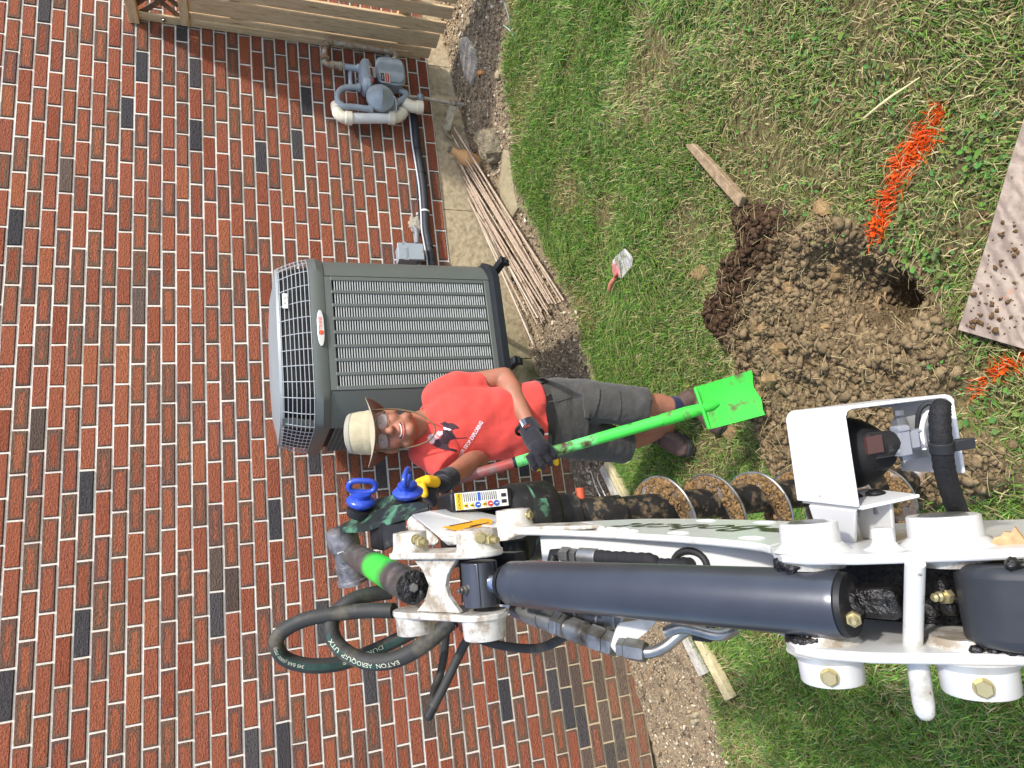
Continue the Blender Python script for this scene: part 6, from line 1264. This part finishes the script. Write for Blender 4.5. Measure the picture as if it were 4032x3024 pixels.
# hoses
M_HOSE = simple('black_hydraulic_hose', (50, 50, 48), .62, 0, var=.2, scale=14, dirt=(92, 86, 72), dirtamt=.3, dscale=12, bump=.15, bscale=300); M_STRIPE = simple('faded_green_stripe', (38, 62, 56), .6, 0, var=.3, scale=40); M_HTXT = simple('pale_hose_print', (196, 198, 178), .7, var=.1)
def hose(nm, label, pts, r, grp=None, capend=False):
    path = bez([dep(*p) for p in pts], 70); c = path[len(path) // 2]; t = thing(nm, label, 'hose', (c[0], c[1], min(p[2] for p in path)), grp); mb = MB(); mb.tube(path, r, 14); mb.build('tube', M_HOSE, t, smooth=80)
    if capend: mb = MB(); d = nrm(path[-1] - path[-2]); mb.limb([path[-1] - d * .012, path[-1] + d * .004], [r * 1.08, r * 1.05], 14); mb.build('end_cap', M_RUBBER, t)
    return t, path, r
def hosetext(h, body, f0, f1, size, par=None, lift=.0):
    t, path, r = h; n = len(path); S = np.array(path); seg = S[max(0, int(f0 * n)):int(f1 * n) + 1]; seg = seg[::1]
    Ls = np.concatenate([[0], np.cumsum(np.linalg.norm(np.diff(seg, axis=0), axis=1))])
    def bend(c):
        x = c[:, 0] - c[:, 0].min(); x = x / max(x.max(), 1e-6) * Ls[-1]; out = []
        for xi, yi in zip(x, c[:, 1]):
            p = V(*[np.interp(xi, Ls, seg[:, q]) for q in range(3)]); p2 = V(*[np.interp(min(xi + .004, Ls[-1]), Ls, seg[:, q]) for q in range(3)]) - V(*[np.interp(max(xi - .004, 0), Ls, seg[:, q]) for q in range(3)])
            d = nrm(p2); v = nrm(CAM - p); s = nrm(np.cross(v, d)); v = np.cross(d, s); a = (yi + lift) / r; out.append(p + (s * math.sin(a) + v * math.cos(a)) * (r + .0006))
        return np.array(out)
    text('hose_lettering', body, size, V(0, 0, 0), V(1, 0, 0), V(0, 1, 0), M_HTXT, t, ext=0, bend=bend)
A_ = [(1551, 2404, 1.42), (1447, 2404, 1.44), (1348, 2414, 1.45), (1224, 2433, 1.45), (1139, 2468, 1.45), (1094, 2508, 1.45), (1089, 2543, 1.45), (1114, 2587, 1.46), (1169, 2612, 1.47), (1248, 2622, 1.48), (1348, 2610, 1.5), (1447, 2573, 1.52), (1546, 2528, 1.54), (1660, 2470, 1.55)]
hA = hose('hydraulic_hose', 'black hydraulic hose in the larger outer loop left of the excavator link', A_[::-1], .0160)
B_ = [(1540, 2328, 1.52), (1447, 2344, 1.5), (1378, 2369, 1.48), (1323, 2414, 1.47), (1303, 2463, 1.45), (1318, 2523, 1.44), (1368, 2573, 1.43), (1447, 2605, 1.42), (1537, 2602, 1.4), (1621, 2568, 1.39), (1695, 2518, 1.38), (1785, 2440, 1.38)]
hB = hose('hydraulic_hose', 'black hydraulic hose in the smaller inner loop crossing the outer loop', B_[::-1], .0172)
def hstripe(h, f0, f1, lift, w_):
    t, path, r = h; n = len(path); S = path[int(f0 * n):int(f1 * n)]; vs = []; fs = []
    for i in range(len(S)):
        d = nrm(S[min(i + 1, len(S) - 1)] - S[max(i - 1, 0)]); v = nrm(CAM - S[i]); s = nrm(np.cross(v, d)); v = np.cross(d, s)
        for q in (-1, 0, 1): a = (lift + q * w_) / r; vs.append(S[i] + (s * math.sin(a) + v * math.cos(a)) * (r + .0003))
    for i in range(len(S) - 1):
        for q in (0, 1): fs.append((i * 3 + q, i * 3 + q + 1, i * 3 + q + 4, i * 3 + q + 3))
    mb = MB(); mb.add(vs, fs); mb.build('green_stripe', M_STRIPE, t, smooth=80, fixn=False)
hstripe(hA, .05, .55, .003, .007); hstripe(hB, .30, .6, .009, .006)
hosetext(hA, 'DURA-TUFF', .115, .235, .0125); hosetext(hA, '345 BAR (5000 PSI)', .36, .56, .0095, lift=.004)
hosetext(hB, 'EATON  AEROQUIP  UTX', .225, .56, .0130, lift=.007)
hose('capped_hose', 'thin black hose end hanging out low left of the excavator link', [(1869, 2463, 1.34), (1815, 2565, 1.34), (1750, 2700, 1.33), (1692, 2812, 1.32)], .0088, None, True)
hose('thin_hose', 'thin dark hose running down behind the capped hose end', [(1770, 2440, 1.46), (1757, 2488, 1.46), (1750, 2572, 1.46), (1735, 2647, 1.45), (1712, 2712, 1.43), (1700, 2780, 1.38)], .0085)
hose('return_hose', 'thin black hose sagging below the steel quick couplers', [(1790, 2430, 1.45), (1815, 2458, 1.44), (1854, 2498, 1.42), (1919, 2528, 1.4), (2000, 2546, 1.38), (2099, 2554, 1.34), (2171, 2536, 1.3), (2235, 2495, 1.26)], .0088)
b = MB(); r = np.random.default_rng(3)
rg = thing('red_rag', 'frayed red rag scrap tangled in the hoses under the excavator link', 'rag', dep(1835, 2462, 1.36)); mb = MB()
for i in range(60):
    p = dep(1835 + r.normal() * 14, 2452 + r.normal() * 8, 1.36 + r.normal() * .006); q = p + r.normal(size=3) * .012; mb.tube([p, (p + q) / 2 + r.normal(size=3) * .003, q], .0008, 4)
mb.build('frayed_threads', simple('faded_red_thread', (186, 96, 84), .9), rg)
# ------------------------------------------------------------------ small things lying about
M_CANE = simple('weathered_cane', (178, 158, 136), .75, 0, var=.22, scale=20, dirt=(112, 92, 76), dirtamt=.35, dscale=20); M_CANE2 = simple('pale_cane', (196, 184, 166), .7, 0, var=.15, scale=18)
def gp3(x, y, up): return G(x, y, 0) + V(0, 0, up)
r = np.random.default_rng(17)
canes = [((1790, 560), (2185, 1245), .10), ((1800, 600), (2170, 1250), .06), ((1812, 640), (2145, 1255), .05), ((1835, 590), (2200, 1215), .05), ((1842, 552), (2150, 1125), .04), ((1850, 600), (2145, 1120), .03), ((1860, 830), (2090, 1300), .06),
         ((1870, 845), (2105, 1310), .04), ((1866, 860), (2070, 1400), .07), ((1878, 815), (2125, 1290), .05), ((1895, 760), (2160, 1260), .03), ((1905, 790), (2175, 1225), .06), ((1830, 700), (2130, 1240), .07), ((1845, 720), (2115, 1270), .09),
         ((1880, 740), (2140, 1265), .08), ((1820, 660), (2100, 1180), .09), ((1868, 882), (2040, 1240), .05), ((1872, 850), (2010, 1170), .06), ((1900, 830), (2150, 1235), .09), ((1885, 700), (2190, 1240), .11), ((1815, 575), (2165, 1235), .12), ((1850, 680), (2155, 1250), .12), ((1875, 770), (2120, 1300), .10), ((1862, 655), (2182, 1210), .10), ((1890, 800), (2100, 1255), .11), ((1840, 640), (2110, 1225), .13)]
for i, (a, b, u) in enumerate(canes):
    P0, P1 = gp3(*a, u * .8 + .02), gp3(*b, u * .35 + .012); d = P1 - P0; rad = .0052 + .0026 * r.random(); n_ = 8
    if P0[1] > -.02: P0[1] = -.02
    pts = [P0 + d * t + V(0, 0, .006 * math.sin(3.1 * t)) for t in np.linspace(0, 1, n_)]; pf = []; mb = MB()
    path = []; rr = []
    for j, t in enumerate(np.linspace(0, 1, 22)): path.append(P0 + d * t + V(0, 0, .008 * math.sin(3.1 * t + i))); rr.append(rad * (1 - .25 * t) * (1.22 if j % 4 == 2 else 1))
    mb.tube(path, rr, 8); lab = {6: 'pale bleached cane lying loose along the concrete foot of the wall', 16: 'pale thin cane nearest the brick wall, its lower end under the unit', 17: 'short pale cane end beside the wall bracket of the unit', 4: 'cane lying apart from the bundle on the lawn side', 5: 'second cane out on the lawn side of the bundle', 8: 'pale cane reaching furthest left under the air conditioner', 0: 'longest cane, its upper end by the tan bottle'}.get(i, 'weathered brown cane lying in the middle of the bundle below the air conditioner')
    tag(mb.build('bamboo_cane', M_CANE2 if i in (6, 8, 16, 17) else M_CANE, smooth=50), lab, 'cane', 'canes bundled on the bare ground')
# concrete lumps and slabs
M_LUMP = simple('broken_concrete', (184, 174, 156), .95, 0, var=.3, scale=70, bump=.9, bscale=90, bd=.012); M_SLABC = simple('flat_grey_slab', (158, 146, 116), .9, 0, var=.15, scale=40, bump=.4, bscale=90)
def chunk(nm, label, cat, px, hts, mat, seed, sink=.01):
    pts = [G(*p) for p in px]; n_ = len(pts); rr = np.random.default_rng(seed); c = sum(pts) / n_; mb = MB()
    R0 = [p - V(0, 0, sink + .02) for p in pts]; R1 = [p + V(0, 0, hts * (.55 + .3 * rr.random())) for p in pts]; R2 = [c + (p - c) * (.72 + .12 * rr.random()) + V(0, 0, hts * (.9 + .2 * rr.random())) for p in pts]; R3 = [c + (p - c) * .3 + V(0, 0, hts * (1 + .15 * rr.random())) for p in pts]
    mb.rings([R0, R1, R2, R3]); me_ = mb.build(nm, mat, None, smooth=50, loc=c); sd = me_.modifiers.new('sub', 'SUBSURF'); sd.levels = sd.render_levels = 3; sd.subdivision_type = 'SIMPLE'
    tx = bpy.data.textures.new('lump', 'CLOUDS'); tx.noise_scale = .05; dm = me_.modifiers.new('disp', 'DISPLACE'); dm.texture = tx; dm.strength = min(.05, hts * .5); dm.mid_level = .5; dm.texture_coords = 'LOCAL'
    return tag(me_, label, cat)
def dz(x, y, s): return (1700 + x / s, y / s)
chunk('concrete_slab', 'jagged flat piece of broken concrete below the wooden gate', 'concrete piece', [(1700 + a / 1.903, b / 1.903) for a, b in ((235, 300), (262, 278), (300, 310), (330, 380), (350, 480), (340, 570), (315, 640), (275, 590), (250, 480), (232, 390))], .035, M_LUMP, 3)
chunk('concrete_lump', 'rounded mossy lump of concrete right of the canes', 'concrete piece', [(1905, 530), (1925, 512), (1955, 510), (1968, 540), (1975, 600), (1965, 640), (1945, 648), (1925, 610)], .085, simple('mossy_concrete', (128, 118, 96), .95, 0, var=.4, scale=50, bump=.9, bscale=70, bd=.015), 5)
chunk('edging_stone', 'pale straight slab of stone set flush at the lawn edge', 'stone', [(1992, 590), (2015, 600), (2035, 760), (2046, 820), (2022, 862), (2000, 878), (1984, 850), (1976, 720)], .022, M_SLABC, 7)
chunk('small_stone', 'small rounded orange stone by the broken concrete slab', 'stone', [(1888, 283), (1896, 276), (1904, 283), (1904, 292), (1896, 297), (1888, 292)], .02, simple('orange_stone', (188, 132, 80), .8), 9)
chunk('small_stone', 'grey green flat stone lying in the mossy dirt near the lawn edge', 'stone', [(1955, 290), (1966, 276), (1972, 292), (1970, 312), (1960, 314)], .02, M_SLABC, 11)
for i, (x, y, lb) in enumerate(((2745, 2812, 'pale rounded stone on the bare dirt far left of the arm'), (2740, 2800, ''), (2742, 2840, 'second pale stone on the dirt, nearer the picture corner'))):
    if not lb: continue
    chunk('small_stone', lb, 'stone', [(x - 10, y - 9), (x + 4, y - 12), (x + 12, y), (x + 4, y + 12), (x - 10, y + 9)], .022, M_SLABC, 20 + i)
cc_ = gp3(1855, 610, .05); mb = MB(); mb.lathe(onY(1775, 590, -.12), nrm(gp3(1880, 640, .03) - onY(1775, 590, -.12)), [(0, .022), (.05, .026), (.10, .05), (.22, .058), (.30, .055)], 20); o = tag(mb.build('buff_bottle', simple('buff_plastic', (206, 160, 108), .5, var=.1)), 'tan bottle shaped plastic piece standing behind the canes', 'bottle')
mb = MB(); q0 = onY(1775, 590, -.12); mb.lathe(q0 - nrm(gp3(1880, 640, .03) - q0) * .018, nrm(gp3(1880, 640, .03) - q0), [(0, .0235), (.016, .0235)], 16); cpb = mb.build('bottle_cap', simple('grey_cap', (120, 112, 100), .6), o)
# plank, plywood
pa, pb_ = G(2738, 560, .012), G(2954, 800, .012); pw = nrm(np.cross(pb_ - pa, V(0, 0, 1))); L = np.linalg.norm(pb_ - pa)
mb = MB(); ol = [(0, .013), (.02, .018), (L * .6, .022), (L, .020), (L - .01, -.020), (L * .5, -.020), (.04, -.014)]; d = nrm(pb_ - pa); nv_ = nrm(np.cross(d, -pw)); nv_ = nv_ if nv_[2] > 0 else -nv_
mb.prism(ol, pa, d, pw, nv_, .006, .034); tag(mb.build('plank', wood('grey_plank', (150, 128, 98), (110, 92, 70), (178, 158, 126), (6, 6, 6), 6), bevel=.003), 'short weathered wooden plank lying on the grass with one end in the dark soil', 'plank')
k = N('old_plywood'); tcx = k.pos(); dd = nrm(G(4010, 640) - G(3800, 1290)); f = k.noise(5, 5, .6, stretch=(1, 1, 1), dist=1.4); wv = k.n('TexWave', wave_type='RINGS'); k.l(k.pos(), wv.inputs['Vector']); wv.inputs['Scale'].default_value = 9; wv.inputs['Distortion'].default_value = 9; wv.inputs['Detail'].default_value = 4; wv.inputs['Detail Scale'].default_value = 1.6
c = k.mix(k.ramp(k.math('MULTIPLY_ADD', k.noise(38, 5, .7, stretch=(.25, 1, 1)), .7, k.math('MULTIPLY', wv.outputs['Fac'], .35)), [(.3, (0,) * 3), (.75, (1,) * 3)]), lin((140, 122, 108)), lin((190, 172, 152))); c = k.mix(k.ramp(f, [(.35, (0,) * 3), (.7, (.7,) * 3)]), c, lin((128, 114, 104))); s_ = k.noise(16, 5, .6); c = k.mix(k.ramp(s_, [(.66, (0,) * 3), (.72, (.7,) * 3)]), c, lin((206, 120, 60))); k.col(c); k.set(Roughness=.85); k.bump(k.noise(60, 5), .4, .004)
A_, B_, C_ = G(4012, 640, .02), G(3802, 1295, .02), G(4032, 1420, .02); e1 = nrm(A_ - B_); e2 = nrm((C_ - B_) - e1 * ((C_ - B_) @ e1)); nn = nrm(np.cross(e1, e2)); nn = nn if nn[2] > 0 else -nn
mb = MB(); mb.prism([(0, 0), (.25, .003), (.45, -.002), (.78, 0), (.8, .6), (-.01, .6), (.004, .3)], B_, e1, e2, nn, .0, .018); ply = tag(mb.build('plywood_sheet', k.m, bevel=.002), 'weathered plywood sheet with crumbs of soil on it at the near lawn', 'plywood')
rr = np.random.default_rng(8); n_ = 90; Q = np.array([B_ + e1 * (rr.random() ** 1.4 * .3 + .02) + e2 * (.01 + .14 * rr.random()) + nn * .019 for _ in range(n_)])
clods('crumbs_on_plywood', Q, .002 + .006 * rr.random(n_) ** 2, M_CLOD, np.array(lin((104, 80, 54))) * np.ones((n_, 1)), seed=4)
# trowel in the grass
tz = .035; q = [G(x, y, tz) for x, y in ((2486, 980), (2507, 1003), (2519, 1022), (2516, 1045), (2476, 1097), (2440, 1085), (2437, 1062), (2437, 1030), (2450, 1012))]
tr_ = thing('trowel', 'pale pink splashed trowel with a wooden handle lying in the lawn', 'trowel', sum(q) / len(q) - V(0, 0, .03)); k = N('splashed_trowel'); f = k.noise(24, 5, .6); g = k.n('VectorMath', operation='DISTANCE'); k.l(k.pos(), g.inputs[0]); g.inputs[1].default_value = tuple(G(2446, 1070, tz))
c = k.ramp(f, [(.35, lin((150, 146, 150))), (.6, lin((206, 202, 200)))]); c = k.mix(k.ramp(k.math('ADD', g.outputs['Value'], k.math('MULTIPLY', f, .06)), [(.055, (.85,) * 3), (.09, (0,) * 3)]), c, lin((214, 104, 120))); k.col(c); k.set(Roughness=.5)
mb = MB(); cq = sum(q) / len(q); up2 = [p + V(0, 0, .004) for p in q]; n_ = len(q); mb.add(q + up2, [tuple(range(n_)), tuple(range(2 * n_ - 1, n_ - 1, -1))] + [(i, (i + 1) % n_, n_ + (i + 1) % n_, n_ + i) for i in range(n_)]); mb.build('blade', k.m, tr_, bevel=.001)
mb = MB(); mb.limb([G(2452, 1092, .04), G(2436, 1118, .045), G(2425, 1142, .04)], [.009, .012, .011], 10); mb.build('handle', simple('reddish_handle', (186, 120, 96), .6, var=.15), tr_); mb = MB(); mb.tube([G(2462, 1080, .045), G(2450, 1096, .045)], .006, 8); mb.build('tang', simple('red_tang', (150, 70, 62), .5), tr_)
# timber edging left of the man
def beam(nm, lab, a, b, wd, hg, mat, up0=.0):
    P0, P1 = G(*a), G(*b); P0[2] += hg / 2 + up0; P1[2] += hg / 2 + up0; mb = MB(); mb.bar(P0, P1, wd, hg); return tag(mb.build(nm, mat, bevel=.004), lab, 'timber edging')
beam('edging_board', 'flat grey timber edging board nearest the bare dirt strip, passing behind the auger', (2388, 1835), (2788, 2652), .06, .04, wood('grey_timber', (190, 186, 172), (150, 144, 130), (206, 204, 192), (4, 4, 4), 8))
beam('edging_board', 'pale yellow timber edging board along the grass, with its sawn end out on the lawn', (2415, 1815), (2902, 2745), .05, .045, wood('yellow_timber', (206, 192, 148), (168, 152, 112), (222, 212, 172), (5, 5, 5), 8), .012)
# dead white stems
M_STEM = simple('bleached_stem', (214, 210, 202), .7, var=.1)
st = thing('dry_plant', 'bleached white dry stems rising from the dirt behind the auger', 'dead plant', G(2420, 1975))
for pts in (((2325, 1853, .16), (2345, 1915, .08), (2368, 1965, .02)), ((2366, 1842, .17), (2352, 1880, .12), (2375, 1935, .05), (2395, 1975, .02)), ((2372, 1832, .19), (2398, 1885, .11), (2410, 1950, .03)), ((2436, 1848, .15), (2432, 1915, .07), (2420, 1965, .02)), ((2376, 1920, .05), (2400, 1970, .01)), ((2398, 1900, .09), (2425, 1960, .02))):
    mb = MB(); P_ = [onY(x, y, -.30 - .05 * i) for i, (x, y, u) in enumerate(pts)]; mb.tube(bez(P_, 16), [.004 - .0018 * t for t in np.linspace(1, 0, len(bez(P_, 16)))], 6); mb.build('stem', M_STEM, st, smooth=60)
    mb = MB(); mb.ball(P_[len(P_) // 2], .0065, 8); mb.build('node', M_STEM, st)
# long straw stalk and a spray of small twigs on the lawn
mb = MB(); mb.tube([G(3430, 470, .03), G(3500, 418, .035), G(3560, 378, .04), G(3600, 350, .035), G(3652, 310, .03)], [.0035, .004, .0035, .003, .002], 6); tag(mb.build('straw_stalk', simple('yellow_straw', (214, 204, 150), .7, var=.1), smooth=60), 'long pale straw stalk lying on the worn lawn above the orange mark', 'stalk')
mb = MB(); mb.tube([G(3740, 320, .03), G(3790, 280, .035), G(3850, 233, .03)], [.0015, .002, .0012], 5); tag(mb.build('straw_stalk', simple('tan_straw', (176, 160, 116), .7), smooth=60), 'thin tan straw stalk lying near the far right lawn edge', 'stalk')
mb = MB(); mb.tube(bez([G(2038, 20, .08), G(2036, 80, .05), G(2026, 125, .03)], 10), .003, 6); mb.tube(bez([G(2014, 105, .05), G(2030, 128, .03), G(2052, 175, .02)], 10), .003, 6); tag(mb.build('forked_twig', simple('pale_blue_twig', (168, 188, 182), .7), smooth=60), 'pale forked twig at the lawn edge by the gate', 'twig')
tw = [((2720, 1105), (2738, 1080)), ((3415, 1195), (3440, 1290)), ((3405, 1245), (3395, 1290)), ((3470, 1205), (3495, 1170)), ((3475, 1170), (3490, 1230)), ((3500, 1150), (3520, 1190)), ((2760, 2540), (2870, 2585)), ((2520, 2590), (2620, 2570)), ((2590, 2600), (2560, 2700)), ((2525, 2640), (2545, 2680))]
TWN = ['thin broken twig on the dark soil near the trowel', 'longest brown root sticking out of the dug hole', 'short root in the hole left of the longest one', 'thin root at the far rim of the hole', 'thin root hanging down the inside of the hole', 'short root in the shade on the right of the hole', 'short twig on the bare dirt nearest the steel quick couplers', 'long twig lying across the bare dirt left of the arm', 'small twig on the bare dirt between two longer ones']
for i, (a, b) in enumerate(tw[:6] + tw[7:]):
    mb = MB(); A0, B0 = G(*a, .015), G(*b, .03); mb.tube([A0, (A0 + B0) / 2 + V(0, 0, .008), B0], [.0035, .003, .0018], 6); tag(mb.build('twig', simple('broken_twig', (150, 118, 82), .8, var=.2), smooth=60), TWN[i], 'twig', 'twigs on the bare soil')
r = np.random.default_rng(23)
CLN = ['rounded tan clod half hidden beside the boot under the shovel blade', 'tan clod lying alone in the grass near the trowel', 'tan clod on the upper rim of the heap next to the orange line', 'tan clod in the middle of the heap left of the hole', 'tan clod just right of the shovel blade tip', 'tan clod near the work lamp end of the heap', 'tan clod below the hole on the heap', 'tan clod between the hole and the shovel blade', 'tan clod in the hollow beside the dark soil', 'tan clod near the end of the plank at the top of the heap']
for i, (x, y) in enumerate(((2885, 1700), (2770, 1075), (3305, 1075), (2995, 1295), (2990, 1540), (3040, 1500), (3260, 1290), (3080, 1370), (3110, 1130), (3250, 820))):
    s = .018 + .014 * r.random(); chunk('clod', CLN[i], 'clod', [(x + 1150 * s * math.cos(t) * (.8 + .4 * r.random()), y + 1150 * s * math.sin(t) * (.8 + .4 * r.random())) for t in np.linspace(0, 6.283, 8, endpoint=False)], s * .9, M_CL2 if i else (M_CL2 := simple('tan_clod', (138, 112, 76), .95, 0, var=.25, scale=60, bump=.8, bscale=110, bd=.01)), 40 + i)['group'] = 'larger clods on the dug heap'
